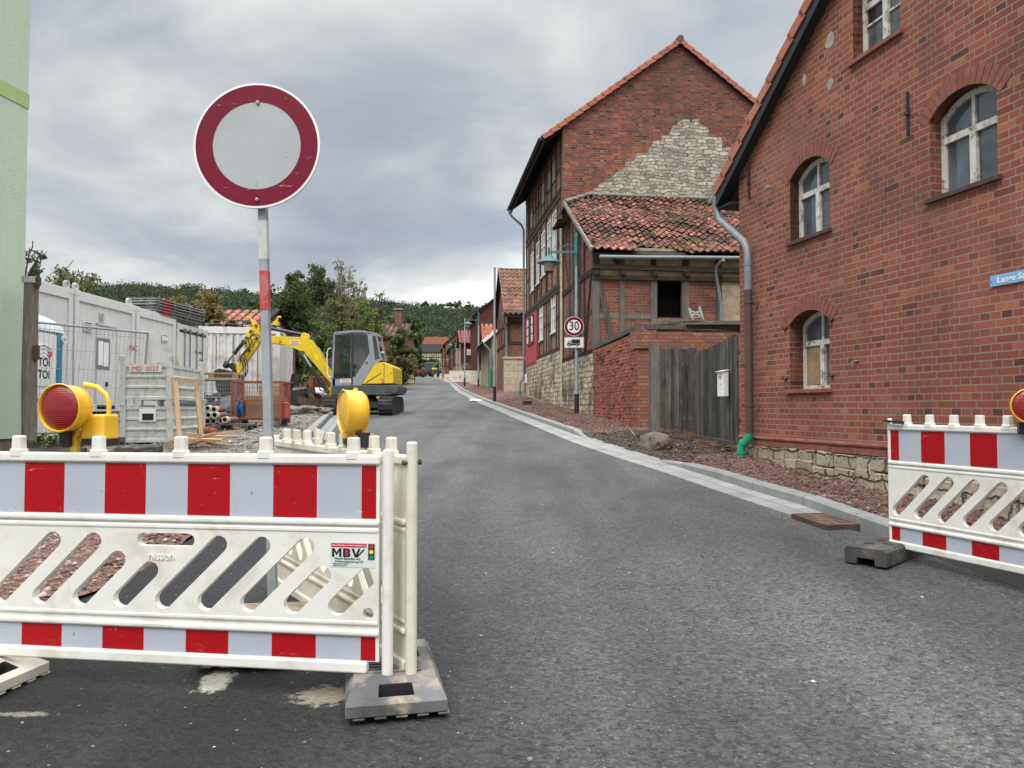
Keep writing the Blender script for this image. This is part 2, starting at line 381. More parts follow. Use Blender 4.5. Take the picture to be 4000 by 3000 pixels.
def leafmat(name, a, bcol, c3, hs=.5):
    m, t, b = newmat(name); g = t.n('NewGeometry'); tc = t.n('TexCoord').outputs['Object']
    r = g.outputs['Random Per Island']; n = t.noise(tc, hs, 3)
    c = t.ramp(t.math('ADD', t.math('MULTIPLY', r, .5), t.math('MULTIPLY', n, .5)), [(.25, a), (.5, bcol), (.75, c3)])
    link(t, c, b.inputs['Base Color']); b.inputs['Roughness'].default_value = .6; b.inputs['Specular IOR Level'].default_value = .3
    tr = t.n('BsdfTranslucent', {'Color': c}); mx = t.n('MixShader', {0: .38, 1: b.outputs[0], 2: tr.outputs[0]}); t.n('OutputMaterial', {0: mx}).is_active_output = True
    return m
M = {}
M['asphalt'] = asphalt_mat()
PA = [(0.090, 0.041, 0.034), (0.223, 0.067, 0.039), (0.272, 0.077, 0.041), (0.206, 0.061, 0.042), (0.288, 0.079, 0.047), (0.239, 0.064, 0.042), (0.297, 0.091, 0.052), (0.230, 0.068, 0.048), (0.255, 0.072, 0.049), (0.214, 0.064, 0.047), (0.280, 0.084, 0.049), (0.362, 0.128, 0.063)]
M['brickA'] = brick('brick_red', PA, mortar=(.34, .26, .19), soot=.6, ms=.0088, light=((.40, .20, .14), .4))
M['brickB'] = brick('brick_gable', [(0.055, 0.027, 0.023), (0.181, 0.052, 0.035), (0.253, 0.067, 0.040), (0.136, 0.046, 0.033), (0.290, 0.083, 0.044), (0.363, 0.119, 0.057)], mortar=(.24, .19, .155), squash=.5, ms=.010, soot=.62, rh=.082, wob=.006, edge=(9.0, 13.6, (.045, .03, .026), .7, 3.0))
M['brickC'] = brick('brick_infill', [(0.113, 0.043, 0.032), (0.206, 0.062, 0.042), (0.268, 0.077, 0.048), (0.165, 0.052, 0.038), (0.309, 0.103, 0.064)], mortar=(.24, .20, .16), squash=1, ms=.012, soot=.85, rh=.085, wob=.008)
M['brickF'] = brick('brick_facade', [(0.130, 0.055, 0.040), (0.240, 0.092, 0.058), (0.300, 0.129, 0.079), (0.340, 0.175, 0.110), (0.200, 0.078, 0.053)], mortar=(.30, .25, .19), squash=1, ms=.012, soot=.35, rh=.085)
M['brickD'] = brick('brick_crumbling', [(.22, .075, .05), (.34, .115, .07), (.27, .085, .058), (.40, .16, .095), (.16, .08, .065)], mortar=(.20, .14, .105), squash=.5, ms=.014, soot=.35, rh=.08, wob=.018, bumpd=.03)
M['void'] = simple('room_shade', (.004, .004, .005), .9, spec=.1)  # near-black colour stands in for the shade of unlit rooms
M['soldier'] = simple('arch_brick', (.22, .078, .052), .85, var=.35, vs=9, bump=.3)
M['reveal'] = simple('reveal_brick', (.085, .045, .038), .9, var=.3, vs=8, bump=.3)
M['rubble'] = rubble('rubble_pale', [(0.194, 0.183, 0.160), (0.352, 0.322, 0.260), (0.458, 0.418, 0.336), (0.246, 0.235, 0.210), (0.317, 0.296, 0.252), (0.510, 0.470, 0.386)], (.24, .21, .17), bw=.30, rh=.12, mw=.012, wob=.11, fr=2.2, depth=.035)
M['plinth'] = rubble('stone_plinth', [(.36, .29, .19), (.48, .41, .29), (.60, .54, .42), (.42, .36, .26), (.55, .47, .34)], (.20, .165, .12), bw=.36, rh=.16, mw=.018, depth=.04, wob=.085, fr=2.4, stain=((.085, .07, .052), .85))
M['plinthA'] = rubble('stone_footing', [(.30, .25, .19), (.42, .37, .29), (.37, .31, .23), (.48, .43, .34)], (.16, .13, .10), bw=.55, rh=.26, mw=.018, depth=.06, wob=.075, fr=2.6)
M['quoin'] = rubble('quoin_stone', [(.45, .38, .27), (.55, .48, .36), (.50, .42, .30)], (.24, .20, .15), bw=.8, rh=.36, mw=.008, depth=.01, wob=.01)
M['timber'] = wood('old_timber', (.028, .022, .019), (.085, .066, .052), knots=.4)
M['timber_x'] = wood('old_timber_beam', (.026, .021, .018), (.08, .062, .05), axis=0, knots=.4)
M['timber_grey'] = wood('weathered_timber', (.07, .062, .055), (.20, .18, .155))
M['timber_grey_x'] = wood('weathered_boards', (.08, .072, .062), (.23, .205, .175), axis=0)
M['gatewood'] = wood('gate_boards', (.025, .023, .021), (.15, .138, .125), sc=1.2, knots=.5)
M['freshwood'] = wood('sawn_softwood', (.36, .23, .13), (.56, .40, .25), knots=.1, sc=1.4)
M['freshwood_x'] = wood('sawn_softwood_flat', (.36, .23, .13), (.58, .42, .27), knots=.1, axis=0, sc=1.4)
M['peeling'] = simple('peeling_white_paint', (.62, .60, .54), .7, var=.1, dirt=(.12, .085, .06), dscale=9, damt=.95, bump=.3, bs=40)
M['whitepaint'] = simple('white_window_paint', (.72, .72, .69), .5, var=.06)
M['pane'] = simple('window_pane', (.075, .09, .105), .07, var=.5, vs=2.5, spec=1.0, bump=.25, bs=3.0)
M['pane_dark'] = simple('dark_window_pane', (.012, .014, .018), .12, var=.2, spec=.6)
M['zinc'] = simple('zinc', (.20, .222, .242), .5, metal=.15, var=.15, vs=5, dirt=(.14, .15, .16), damt=.5)
M['brownpipe'] = simple('rusty_brown_pipe', (.075, .050, .042), .6, var=.25, vs=8, dirt=(.14, .07, .04), damt=.5)
M['greenpvc'] = simple('green_plastic_pipe', (.008, .30, .16), .32, var=.08)
M['orangepvc'] = simple('orange_plastic_pipe', (.36, .10, .05), .45, var=.1)
M['fascia'] = simple('dark_fascia', (.022, .025, .030), .75, var=.3, vs=4, bump=.2)
M['concrete'] = simple('kerb_concrete', (.24, .245, .24), .9, var=.14, vs=3, bump=.35, bs=90, dirt=(.20, .195, .18), dscale=2.2, damt=.7)
M['gutter'] = brick('gutter_setts', [(.20, .20, .195), (.29, .29, .28), (.25, .25, .24), (.32, .32, .31)], mortar=(.15, .145, .135), bw=.30, rh=.165, ms=.005, squash=1, soot=.12, wob=.002, bumpd=.004)
M['redgravel'] = gravel('red_grit', [(.07, .038, .033), (.14, .075, .062), (.20, .115, .096), (.32, .23, .20)], scale=42, depth=.02, patch=((.045, .032, .027), .6), pscale=.7, scale2=110)
M['greygravel'] = gravel('grey_gravel', [(.10, .09, .08), (.19, .175, .155), (.27, .25, .225), (.42, .40, .37)], scale=26, depth=.03, patch=((.20, .155, .12), .65), pscale=.45)
M['soil'] = gravel('dug_soil', [(.035, .03, .025), (.07, .058, .045), (.11, .09, .07), (.2, .17, .13)], scale=22, depth=.05, patch=((.16, .12, .07), .6), pscale=1.5)
M['earth'] = gravel('earth_and_grass', [(.035, .045, .02), (.06, .07, .03), (.09, .085, .045), (.12, .10, .07)], scale=6, depth=.03)
# ---------------------------------------------------------------- ground, road, kerbs
RE = [(-12, 5.0), (-2, 4.25), (3, 3.62), (5, 3.33), (6.65, 3.14), (7.0, 2.86), (7.5, 2.72), (9.1, 2.40), (10.9, 2.06), (12.7, 1.65), (15.2, 1.18), (19.1, .62), (23.3, 0.0), (29.2, -.82), (36.5, -1.87), (54, -3.94), (87, -7.1), (120, -11.2), (152, -16.0), (185, -22.5), (230, -34)]
KF = [(-12, 5.0), (-2, 4.25), (3, 3.62), (5, 3.33), (6.65, 3.14), (7.93, 3.03), (9.1, 2.78), (10.9, 2.47), (12.7, 2.08), (15.2, 1.62), (19.1, 1.04), (23.3, .42), (29.2, -.42), (36.5, -1.47), (54, -3.54), (87, -6.7), (120, -10.8), (152, -15.6), (185, -22.1), (230, -33.6)]
LE = [(-12, -14), (2.5, -9), (3.9, -5.0), (4.35, -2.75), (5.2, -2.60), (7, -2.75), (11, -3.3), (16, -4.2), (19.7, -4.85), (23, -5.45), (40, -7.5), (60, -9.8), (85, -12.6), (112, -15.2), (152, -21.5), (185, -28.5), (230, -41)]
WL = [(-12, 8.94), (11.9, 3.54), (20.7, 2.38), (35, .664), (60, -2.3), (87, -5.2), (120, -9.0), (152, -13.5), (185, -20), (230, -31)]
def rz(Y): return GR*Y if Y < 175 else GR*175+(Y-175)*.028
def sstep(a, b, x):
    k = max(0, min(1, (x-a)/(b-a))); return k*k*(3-2*k)
def gz(X, Y):
    z = rz(Y); r = interp(KF, Y); l = interp(LE, Y)
    if X > r:
        wl = interp(WL, Y); k = min(1, max(0, (X-r)/max(.3, wl-r)))
        lw = sstep(10.9, 11.8, Y)*(1-sstep(15.9, 16.7, Y))
        z += .105-.08*lw*(1-k)+.07*k*(1+1.5*sstep(20, 34, Y))
        if Y < 11.9: z -= .10*k*(1-sstep(9.5, 12, Y))+.0
    elif X < l:
        z += .05+.10*sstep(0, .5, l-X)*sstep(9, 14, Y)+.30*sstep(1.5, 5, l-X)*sstep(13, 18, Y) if Y > 8 else .03
    return z
def strip(name, xa, xb, ys, nx, zf, m, noise_amp=0, nscale=1.0, uvs=None):
    mb = MB(); rows = []
    for Y in ys:
        a, b = xa(Y), xb(Y); row = []
        for i in range(nx+1):
            X = a+(b-a)*i/nx; z = zf(X, Y)
            if noise_amp: z += noise_amp*mnoise.fractal(Vector((X*nscale, Y*nscale, 0)), 1.0, 2.0, 5)
            row.append(len(mb.v)); mb.v.append((X, Y, z))
        rows.append(row)
    for a, b in zip(rows, rows[1:]):
        for i in range(nx):
            mb.f.append((a[i], a[i+1], b[i+1], b[i])); mb.m.append(0)
    return mb
def yl(y0, y1, s0, gr=1.06):
    out = [y0]; s = s0
    while out[-1] < y1: out.append(min(y1, out[-1]+s)); s = min(s*gr, 8)
    return out
# road
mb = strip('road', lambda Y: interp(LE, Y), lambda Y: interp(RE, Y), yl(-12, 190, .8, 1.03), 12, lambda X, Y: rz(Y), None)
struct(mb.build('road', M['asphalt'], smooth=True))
# general ground far and wide, below the sheets laid on it
mb = MB(); rows = []
for Y in yl(-60, 420, 3, 1.02):
    l, r = interp(LE, Y), interp(WL, Y); row = []
    for X, dz in [(-420, -.3), (-260, -.3), (-160, -.3), (-100, -.3), (-70, -.3), (-50, -.3), (l-22, -.25), (l-14, -.25), (l-9, -.3), (l-5.5, -.3), (l-1.2, -.5), (l, -1), (r+.6, -1), (r+2, -.3), (r+8, -.2), (r+25, 0), (80, 0), (200, 3), (420, 8)]:
        row.append(len(mb.v)); zz = gz(min(max(X, l-20), r+12), Y)+dz; mb.v.append((X, Y, zz))
    rows.append(row)
for p, q in zip(rows, rows[1:]):
    for i in range(len(p)-1): mb.f.append((p[i], p[i+1], q[i+1], q[i])); mb.m.append(0)
struct(mb.build('ground', M['earth'], smooth=True))
def pit(X, Y): return -.30*math.exp(-((Y-14.2)/1.1)**2)*sstep(-1.0, .1, X-interp(WL, Y))-.10*math.exp(-((Y-14.2)/1.8)**2)*sstep(-1.5, -.3, X-interp(WL, Y))
for nm, y0_, y1_, mt_ in (('pavement', -8, 12.0, 'redgravel'), ('dug_ground', 12.0, 16.5, 'soil'), ('pavement', 16.5, 150, 'redgravel')):
    mb = strip(nm, lambda Y: interp(KF, Y)+.10, lambda Y: interp(WL, Y)+.6, yl(y0_, y1_, .10, 1.0 if y1_ < 20 else 1.012), 20, lambda X, Y: gz(X, Y)-.012+pit(X, Y), None, .045, 2.2)
    struct(mb.build(nm, M[mt_], smooth=True))
mb = strip('gravel_yard', lambda Y: interp(LE, Y)-13, lambda Y: interp(LE, Y)-.02, yl(9.0, 46, .16, 1.012), 60, lambda X, Y: gz(X, Y)-.015-.05*sstep(.4, .0, interp(LE, Y)-X), None, .07, 1.3)
struct(mb.build('gravel_yard', M['greygravel'], smooth=True))
mb = strip('verge', lambda Y: interp(LE, Y)-13, lambda Y: interp(LE, Y)-.0, yl(2.6, 9.0, .12, 1.0), 80, lambda X, Y: rz(Y)+.02*sstep(0, .2, interp(LE, Y)-X)+.02, None, .05, 1.8)
struct(mb.build('side_path', M['redgravel'], smooth=True))
mb = strip('verge', lambda Y: interp(LE, Y)-6, lambda Y: interp(LE, Y)-.25, yl(46, 170, 1.0, 1.03), 8, lambda X, Y: gz(X, Y)-.01, None, .06, .8)
struct(mb.build('verge', M['earth'], smooth=True))
# gutter of concrete setts on the right
mb = MB(); ys = yl(7.25, 170, .5, 1.03); s = 0; prev = None
for Y in ys:
    a, b = Vector((interp(RE, Y), Y, rz(Y)+.010)), Vector((interp(KF, Y)+.02, Y, rz(Y)+.022))
    if prev:
        ds = (a-prev[0]).length
        mb.face([prev[0], prev[1], b, a], 0, [(s, 0), (s, .33), (s+ds, .33), (s+ds, 0)])
        mb.face([prev[0]-Vector((0, 0, .05)), prev[0], a, a-Vector((0, 0, .05))], 0, [(s, 0), (s, .02), (s+ds, .02), (s+ds, 0)]); s += ds
    prev = (a, b)
struct(mb.build('gutter', M['gutter'], smooth=False))
def kerbs(name, tab, side, ya, yb, low=None, step=1.0, hgt=.125, w=.15):
    mb = MB(); Y = ya
    while Y < yb:
        L = step if Y < 60 else 4.0
        x0, x1 = interp(tab, Y), interp(tab, Y+L); z0, z1 = rz(Y), rz(Y+L)
        def h(y):
            if not low: return hgt
            return hgt-(hgt-.028)*sstep(low[0]-.9, low[0], y)*(1-sstep(low[1], low[1]+.9, y))
        g = .008; u = Vector((x1-x0, L, 0)).normalized(); nx = Vector((u.y, -u.x, 0))*side
        a = Vector((x0, Y, 0))+u*g; b = Vector((x1, Y+L, 0))-u*g
        h0, h1 = h(Y), h(Y+L); n = len(mb.v)
        for p, zz, hh in ((a, z0, h0), (b, z1, h1)):
            for off, hz_ in ((0, -.15), (0, hh-.02), (.018, hh), (w, hh), (w, -.15)):
                mb.v.append(tuple(p+nx*off+Vector((0, 0, zz+hz_))))
        for i in range(4): mb.f.append((n+i, n+i+1, n+6+i, n+5+i)); mb.m.append(0)
        mb.f.append(tuple(n+i for i in range(4, -1, -1))); mb.m.append(0); mb.f.append(tuple(n+5+i for i in range(5))); mb.m.append(0)
        Y += L
    return struct(mb.build(name, M['concrete'], norm=True))
kerbs('kerb', KF, 1, -6, 165, low=(11.6, 16.0))
kerbs('kerb', LE, -1, 16.2, 46, step=1.0, hgt=.13)
kerbs('kerb', LE, -1, 80, 125, step=4.0, hgt=.12)
# gutter slabs and bedding on the left, in front of the parked excavator
mb = MB()
for k in range(9):
    Y = 15.6+k*.95; x0, x1 = interp(LE, Y)+.02, interp(LE, Y+.93)+.02
    for q in range(2):
        a = .03+q*.16; mb.prism([(x0+a, Y+.01), (x0+a+.15, Y+.01), (x1+a+.15, Y+.93), (x1+a, Y+.93)], 0, .02, lambda u, v, z: (u, v, rz(v)+z))
struct(mb.build('gutter', M['concrete'], norm=True))
# ---------------------------------------------------------------- building helpers
def tilemat(name, pal, moss=None, rough=.85, dirt=.35):
    m, t, b = newmat(name); g = t.n('NewGeometry'); tc = t.n('TexCoord').outputs['Object']
    k = len(pal); c = t.ramp(g.outputs['Random Per Island'], [(i/(k-1), p) for i, p in enumerate(pal)])
    f = t.noise(tc, 22, 5, .7); c = t.mix(.5, c, t.ramp(f, [(.3, .3), (.7, .72)]), 'OVERLAY')
    big = t.noise(tc, .9, 7, .65, .3); c = t.mix(t.ramp(big, [(.46, 0.0), (.66, dirt)]), c, (.03, .026, .024))
    if moss: c = t.mix(t.ramp(t.noise(t.mapping(tc, (1, 1, 1), (3, 8, 1)), 1.6, 8, .7, .3), [(.55, 0.0), (.62, moss)]), c, (.045, .055, .018))
    link(t, c, b.inputs['Base Color']); b.inputs['Roughness'].default_value = rough; b.inputs['Specular IOR Level'].default_value = .25
    link(t, t.bump(f, .4, .006), b.inputs['Normal']); return m
M['tile_old'] = tilemat('old_clay_tiles', [(.05, .035, .032), (.11, .058, .046), (.21, .085, .058), (.075, .045, .038), (.30, .125, .082), (.14, .068, .054), (.24, .11, .08), (.40, .18, .12)], moss=.95, dirt=.85)
M['tile_red'] = tilemat('red_clay_tiles', [(.36, .105, .062), (.42, .13, .075), (.46, .15, .09)], dirt=.15)
M['tile_verge'] = tilemat('verge_tiles', [(.33, .115, .075), (.40, .14, .09), (.43, .165, .11)], dirt=.15)
M['tile_brown'] = tilemat('brown_clay_tiles', [(.17, .085, .062), (.24, .12, .085), (.20, .095, .068), (.13, .07, .055)], dirt=.5)
M['tile_wine'] = tilemat('wine_red_tiles', [(.21, .045, .042), (.25, .055, .05)], dirt=.1, rough=.5)
M['tile_orange'] = tilemat('orange_clay_tiles', [(.42, .13, .07), (.5, .17, .09)], dirt=.1)
M['soffit'] = wood('dark_soffit', (.014, .013, .012), (.045, .038, .032), axis=1)
def tiles(mb, O, U, V, nu, nv, tw=.235, tl=.31, amp=.028, jit=.006, skip=None, sag=None, seg=5):
    O, U, V = Vector(O), Vector(U).normalized(), Vector(V).normalized(); Nn = U.cross(V).normalized()
    if Nn.z < 0: Nn = -Nn
    prof = [amp*(1.0*sin(2*pi*(k/seg)*1.0+.6)) for k in range(seg+1)]
    for j in range(nv):
        for i in range(nu):
            if skip and skip(i, j): continue
            o = O+U*(i*tw)+V*(j*tl); dz = random.uniform(-jit, jit); tilt = random.uniform(-jit, jit)*1.5; dv = random.uniform(-jit, jit)*1.5
            if sag: dz += sag(i*tw, j*tl)
            b = len(mb.v)
            for k in range(seg+1):
                x = U*(tw*1.04*k/seg); h = prof[k]+tilt*(k/seg-.5)
                p = o+x+V*dv; mb.v.append(tuple(p+Nn*(h+.034+dz))); mb.v.append(tuple(p+V*(tl*1.12)+Nn*(h+.004+dz))); mb.v.append(tuple(p+Nn*(h+.010+dz)+V*.004))
            for k in range(seg):
                a = b+3*k; mb.f.append((a, a+3, a+4, a+1)); mb.f.append((a+2, a+5, a+3, a)); mb.m += [0, 0]
    return mb
def archpoly(x0, x1, z0, zs, za, n=10):
    # rectangle with a segmental arch on top, counter-clockwise from bottom left
    w = (x1-x0)/2; r = za-zs
    if r < .01: return [(x0, z0), (x1, z0), (x1, zs), (x0, zs)]
    R = (w*w+r*r)/(2*r); cx, cz = (x0+x1)/2, za-R; a = math.asin(min(1, w/R))
    return [(x0, z0), (x1, z0)]+[(cx+R*sin(a-2*a*k/n), cz+R*cos(a-2*a*k/n)) for k in range(n+1)]
def inset(poly, d):
    c = len(poly); out = []
    for i in range(c):
        p, q, r = Vector(poly[i-1]), Vector(poly[i]), Vector(poly[(i+1) % c])
        e1 = (q-p); e2 = (r-q)
        if e1.length < 1e-6 or e2.length < 1e-6: out.append(tuple(q)); continue
        e1.normalize(); e2.normalize(); n = Vector((-e1.y-e2.y, e1.x+e2.x)); n.normalize(); k = max(.4, n.dot(Vector((-e1.y, e1.x)))); out.append(tuple(q+n*(d/k)))
    return out
def window(par, x0, x1, z0, zs, za, y, fn=None, fm='whitepaint', pm='pane', fw=.055, transom=.6, sill=True, sillm='concrete', mull=True, depth=.06, reveal=None, y_out=0.0, label=None, sill_out=.06, glaz=None, name='window'):
    fn = fn or (lambda u, v, a: (u, a, v)); P0 = archpoly(x0, x1, z0, zs, za); mb = MB()
    mb.prism(P0, y, y+depth, fn, holes=[inset(P0, fw)])
    zt = z0+(za-z0)*transom; ins = fw*.7; b = len(mb.v)
    def bx(a0, a1, c0, c1, d0, d1):
        pts = [fn(u, v, a) for a in (d0, d1) for u, v in ((a0, c0), (a1, c0), (a1, c1), (a0, c1))]; n = len(mb.v); mb.v += [tuple(p) for p in pts]
        for q in ((0, 1, 2, 3), (7, 6, 5, 4), (0, 4, 5, 1), (1, 5, 6, 2), (2, 6, 7, 3), (3, 7, 4, 0)): mb.f.append(tuple(n+i for i in q)); mb.m.append(0)
    xm = (x0+x1)/2
    if transom: bx(x0+ins, x1-ins, zt-.035, zt+.035, y-.008, y+depth-.01)
    if mull: bx(xm-.04, xm+.04, z0+ins, (zt-.035 if transom else za-ins), y-.012, y+depth-.012); 
    if mull and transom: bx(xm-.02, xm+.02, zt+.035, za-ins, y+.003, y+depth-.012)
    for zz in (glaz or []):
        bx(x0+ins, xm-.04, zz-.012, zz+.012, y+.006, y+depth-.02); bx(xm+.04, x1-ins, zz-.012, zz+.012, y+.006, y+depth-.02)
    wo = mb.build(name, M[fm], par, norm=True)
    if label: wo['label'] = label
    g = MB(); pp = inset(P0, fw*.6); g.prism(pp, y+depth*.55, y+depth*.55+.004, fn, back=False); g.build('pane', M[pm], wo)
    if sill:
        s = MB(); sv = len(s.v)
        pts = [(x0-.05, z0-.05), (x1+.05, z0-.05), (x1+.05, z0+.004), (x0-.05, z0+.004)]; s.prism(pts, y_out-sill_out, y+.01, fn); so = s.build('sill', M[sillm], wo, norm=True, bevel=.008)
    if reveal:
        r = MB(); Pi = P0; n = len(Pi)
        for i in range(n):
            j = (i+1) % n; r.face([fn(*Pi[i], y_out+.003), fn(*Pi[j], y_out+.003), fn(*Pi[j], y+depth), fn(*Pi[i], y+depth)])
        r.build('reveal', M[reveal], wo)
    return wo
def verge(par, pts_fn, n, L, name='verge_tile', m='tile_verge', h=.16, w=.10, side=1):
    # stepped row of verge tiles running up a slope; pts_fn(s) -> point on the outer top edge, local frame
    mb = MB()
    for k in range(n):
        a, b = Vector(pts_fn(k*L-.02)), Vector(pts_fn((k+1)*L+.03)); d = (b-a).normalized(); up = Vector((0, 0, 1)); up = (up-d*up.dot(d)).normalized(); o = d.cross(up)*side
        q = len(mb.v)
        for p, lift in ((a, .035), (b, .0)):
            for s_, t_ in ((0, lift), (w, lift), (w, lift-.03), (.02, lift-.03), (.02, lift-h), (0, lift-h)): mb.v.append(tuple(p+o*s_+up*t_))
        for i in range(6): mb.f.append((q+i, q+(i+1) % 6, q+6+(i+1) % 6, q+6+i)); mb.m.append(0)
        mb.f.append((q+5, q+4, q+3, q+2, q+1, q)); mb.f.append(tuple(q+6+i for i in range(6))); mb.m += [0, 0]
    return mb.build(name, M[m], par, norm=True)
# ---------------------------------------------------------------- house A: near brick house on the right
thA = atan2(-1, .226); FA = (3.54, 11.9, .58, thA)
hA = thing('brick_house', 'near red brick house with arched peeling white windows at the right edge', 'house', FA[:3], thA)
WIN_A = [(1.33, 2.22, 1.09, 1.98, 2.14), (1.38, 2.26, 3.12, 3.98, 4.16), (3.96, 4.81, 3.04, 3.87, 4.05), (2.75, 3.56, 5.04, 5.95, 6.12), (6.2, 7.05, 3.04, 3.87, 4.05), (7.3, 8.15, 1.05, 1.95, 2.12)]
SA = .69; zA0 = 4.44
poly = [(0, .37), (10, .37), (10, zA0), (5, zA0+SA*5), (0, zA0)]
mb = MB(); mb.prism(poly, 0, .30, holes=[list(reversed(archpoly(*q))) for q in WIN_A], back=True)
mb.bb(0, .3, .301, 7, .37, zA0+.1); mb.bb(9.7, 10, .301, 7, .37, zA0+.1)
wallA = mb.build('wall', M['brickA'], hA, norm=False)
mb = MB(); mb.bb(.04, 9.96, .31, 6.9, .4, 4.3); mb.build('interior', M['void'], hA)
mb = MB(); n = 26
for i in range(n):   # rough projecting foot of stone, with a moulded brick course above
    x0, x1 = 10*i/n+.01, 10*(i+1)/n-.01; y = -random.uniform(.03, .085); mb.bb(x0, x1, y, .3, -1.4, .12+random.uniform(-.03, .03)); mb.bb(x0+random.uniform(-.1, .1), x1+random.uniform(-.05, .1), y+.02, .28, .10, .285)
mb.bb(-.03, .2, -.06, 7, -1.4, .285)
mb.build('stone_footing', M['plinthA'], hA, jit=.012, bevel=.02)
mb = MB()
for i in range(40):
    x0 = i*.25+.004; mb.bb(x0, x0+.242, -.022+random.uniform(-.006, .004), .2, .288, .366); 
mb.tube([(-.02, -.008, .40), (10, -.008, .40)], .032, 8)
mb.build('base_course', M['soldier'], hA)
SG = [(2.31, 5.52, .10, .12), (2.30, 4.96, .06, .09), (1.75, 5.25, .05, .08)]
for i, (x0, x1, z0, zs, za) in enumerate(WIN_A):
    w_ = window(hA, x0, x1, z0, zs, za, (.21 if i == 0 else .14), fm='peeling', fw=.06, transom=.60, sill=True, sillm='soldier' if i in (0, 3) else 'reveal', reveal='reveal' if i != 3 else 'soldier', depth=.05, sill_out=.05, glaz=[z0+.42] if i in (3,) else None, pm='pane')
    # arch of upright bricks
    mb = MB(); wd = (x1-x0)/2+.0; r = za-zs; R = (wd*wd+r*r)/(2*r); cx, cz = (x0+x1)/2, za-R; a = math.asin(min(1, wd/R))*1.13; nb = 15
    for k in range(nb):
        a0, a1 = -a+2*a*k/nb+.004/R, -a+2*a*(k+1)/nb-.004/R; R1 = R+.19
        mb.prism([(cx+R*sin(a0), cz+R*cos(a0)), (cx+R*sin(a1), cz+R*cos(a1)), (cx+R1*sin(a1), cz+R1*cos(a1)), (cx+R1*sin(a0), cz+R1*cos(a0))], -.005-random.uniform(0, .004), .02)
    mb.build('brick_arch', M['soldier'], w_, norm=True)
    if i == 3:
        g = MB(); g.bb(x0+.07, x0+.34, .165, .168, z0+.43, z0+.70); g.build('broken_pane', M['pane_dark'], w_)
    if i == 0:
        g = MB(); g.bb(x0+.06, x0+.40, .225, .230, z0+.07, z0+.60); g.build('board', simple('water_stained_board', (.30, .21, .13), .8, var=.3, vs=5, dirt=(.12, .08, .05)), w_)
        hk = MB()
        for hx in (x0-.07, x1+.07):
            for hz_ in (z0+.15, z0+.85): hk.tube([(hx, 0, hz_), (hx, -.06, hz_), (hx, -.06, hz_+.05)], .009, 6); hk.tube([(hx-.03, -.012, hz_-.03), (hx+.03, -.012, hz_+.03)], .008, 5)
        hk.build('shutter_hook', M['fascia'], w_)
# roof of A
mb = MB(); ts = sqrt(1+SA*SA)
for sx in (1, -1):
    xe = -.49 if sx > 0 else 10.49
    for (o0, o1, m_) in ((.21, .26, 0),):
        pts = [(xe, -.15, 4.69+SA*-.49-.10), (5, -.15, 4.69+SA*5-.10), (5, 7.2, 4.69+SA*5-.10), (xe, 7.2, 4.69+SA*-.49-.10)]
        if sx < 0: pts.reverse()
        mb.face(pts); mb.face([(p[0], p[1], p[2]-.12) for p in reversed(pts)])
roofA = mb.build('roof', M['tile_verge'], hA)
mb = MB(); tiles(mb, (-.49, -.13, 4.69-SA*.49-.07), (0, 1, 0), (1, 0, SA), 29, 21, tw=.25, tl=.32, seg=4); tiles(mb, (10.49, -.13, 4.69-SA*.49-.07), (0, 1, 0), (-1, 0, SA), 29, 21, tw=.25, tl=.32, seg=4); mb.build('tiles', M['tile_verge'], roofA)
verge(roofA, lambda s: (-.50+s/ts, -.19, 4.69+SA*(-.50+s/ts)+.02), 20, .33, h=.15, side=-1)
verge(roofA, lambda s: (10.50-s/ts, -.19, 4.69+SA*(-.50+s/ts)+.02), 20, .33, h=.15, side=1)
mb = MB()
for sx in (1, -1):
    a = lambda x: 4.69+SA*x
    q = [(-.45, a(-.45)-.12), (5, a(5)-.12), (5, a(5)-.30), (-.45, a(-.45)-.30)]
    if sx < 0: q = [(10-x, z) for x, z in q]
    mb.prism(q, -.165, -.14)
    q = [(-.45, a(-.45)-.235), (5, a(5)-.235), (5, a(5)-.255), (-.45, a(-.45)-.255)]
    if sx < 0: q = [(10-x, z) for x, z in q]
    mb.prism(q, -.139, .05)
    x0, x1 = (-.46, -.02) if sx > 0 else (10.02, 10.46)
    mb.bb(x0, x1, -.13, 7.1, 4.04, 4.06); mb.bb(x0-.0 if sx > 0 else x1-.03, x0+.03 if sx > 0 else x1, -.14, 7.1, 4.04, 4.20)
mb.build('verge_board', M['fascia'], hA, norm=True)
# gutter and downpipe
mb = MB(); gx, gz_ = -.56, 4.25
for k in range(9):
    a0 = pi+pi*k/8; 
prof = [(gx+.075*cos(pi+pi*k/8), gz_+.075*sin(pi+pi*k/8)) for k in range(9)]
for (a, b) in zip(prof, prof[1:]):
    mb.face([(a[0], -.20, a[1]), (b[0], -.20, b[1]), (b[0], 7.1, b[1]), (a[0], 7.1, a[1])]); mb.face([(a[0]*.0+gx+(a[0]-gx)*.93, 7.1, gz_+(a[1]-gz_)*.93), (gx+(b[0]-gx)*.93, 7.1, gz_+(b[1]-gz_)*.93), (gx+(b[0]-gx)*.93, -.20, gz_+(b[1]-gz_)*.93), (gx+(a[0]-gx)*.93, -.20, gz_+(a[1]-gz_)*.93)])
mb.prism(prof, -.205, -.2); gut = mb.build('gutter', M['zinc'], hA, norm=False)
def dp(px_, py_, off): 
    q = Wl(px_, py_, FA, off); return (q[0], off, q[1])
mb = MB(); top = [(-.50, -.12, 4.24), (-.50, -.12, 4.12), (-.49, -.12, 4.00), (-.40, -.12, 3.86), (.34, -.12, 3.36), (.44, -.12, 3.22), (.46, -.12, 3.0), (.46, -.12, 2.60)]
mb.tube(top, [.085, .07, .056, .056, .056, .056, .056, .056], 14)
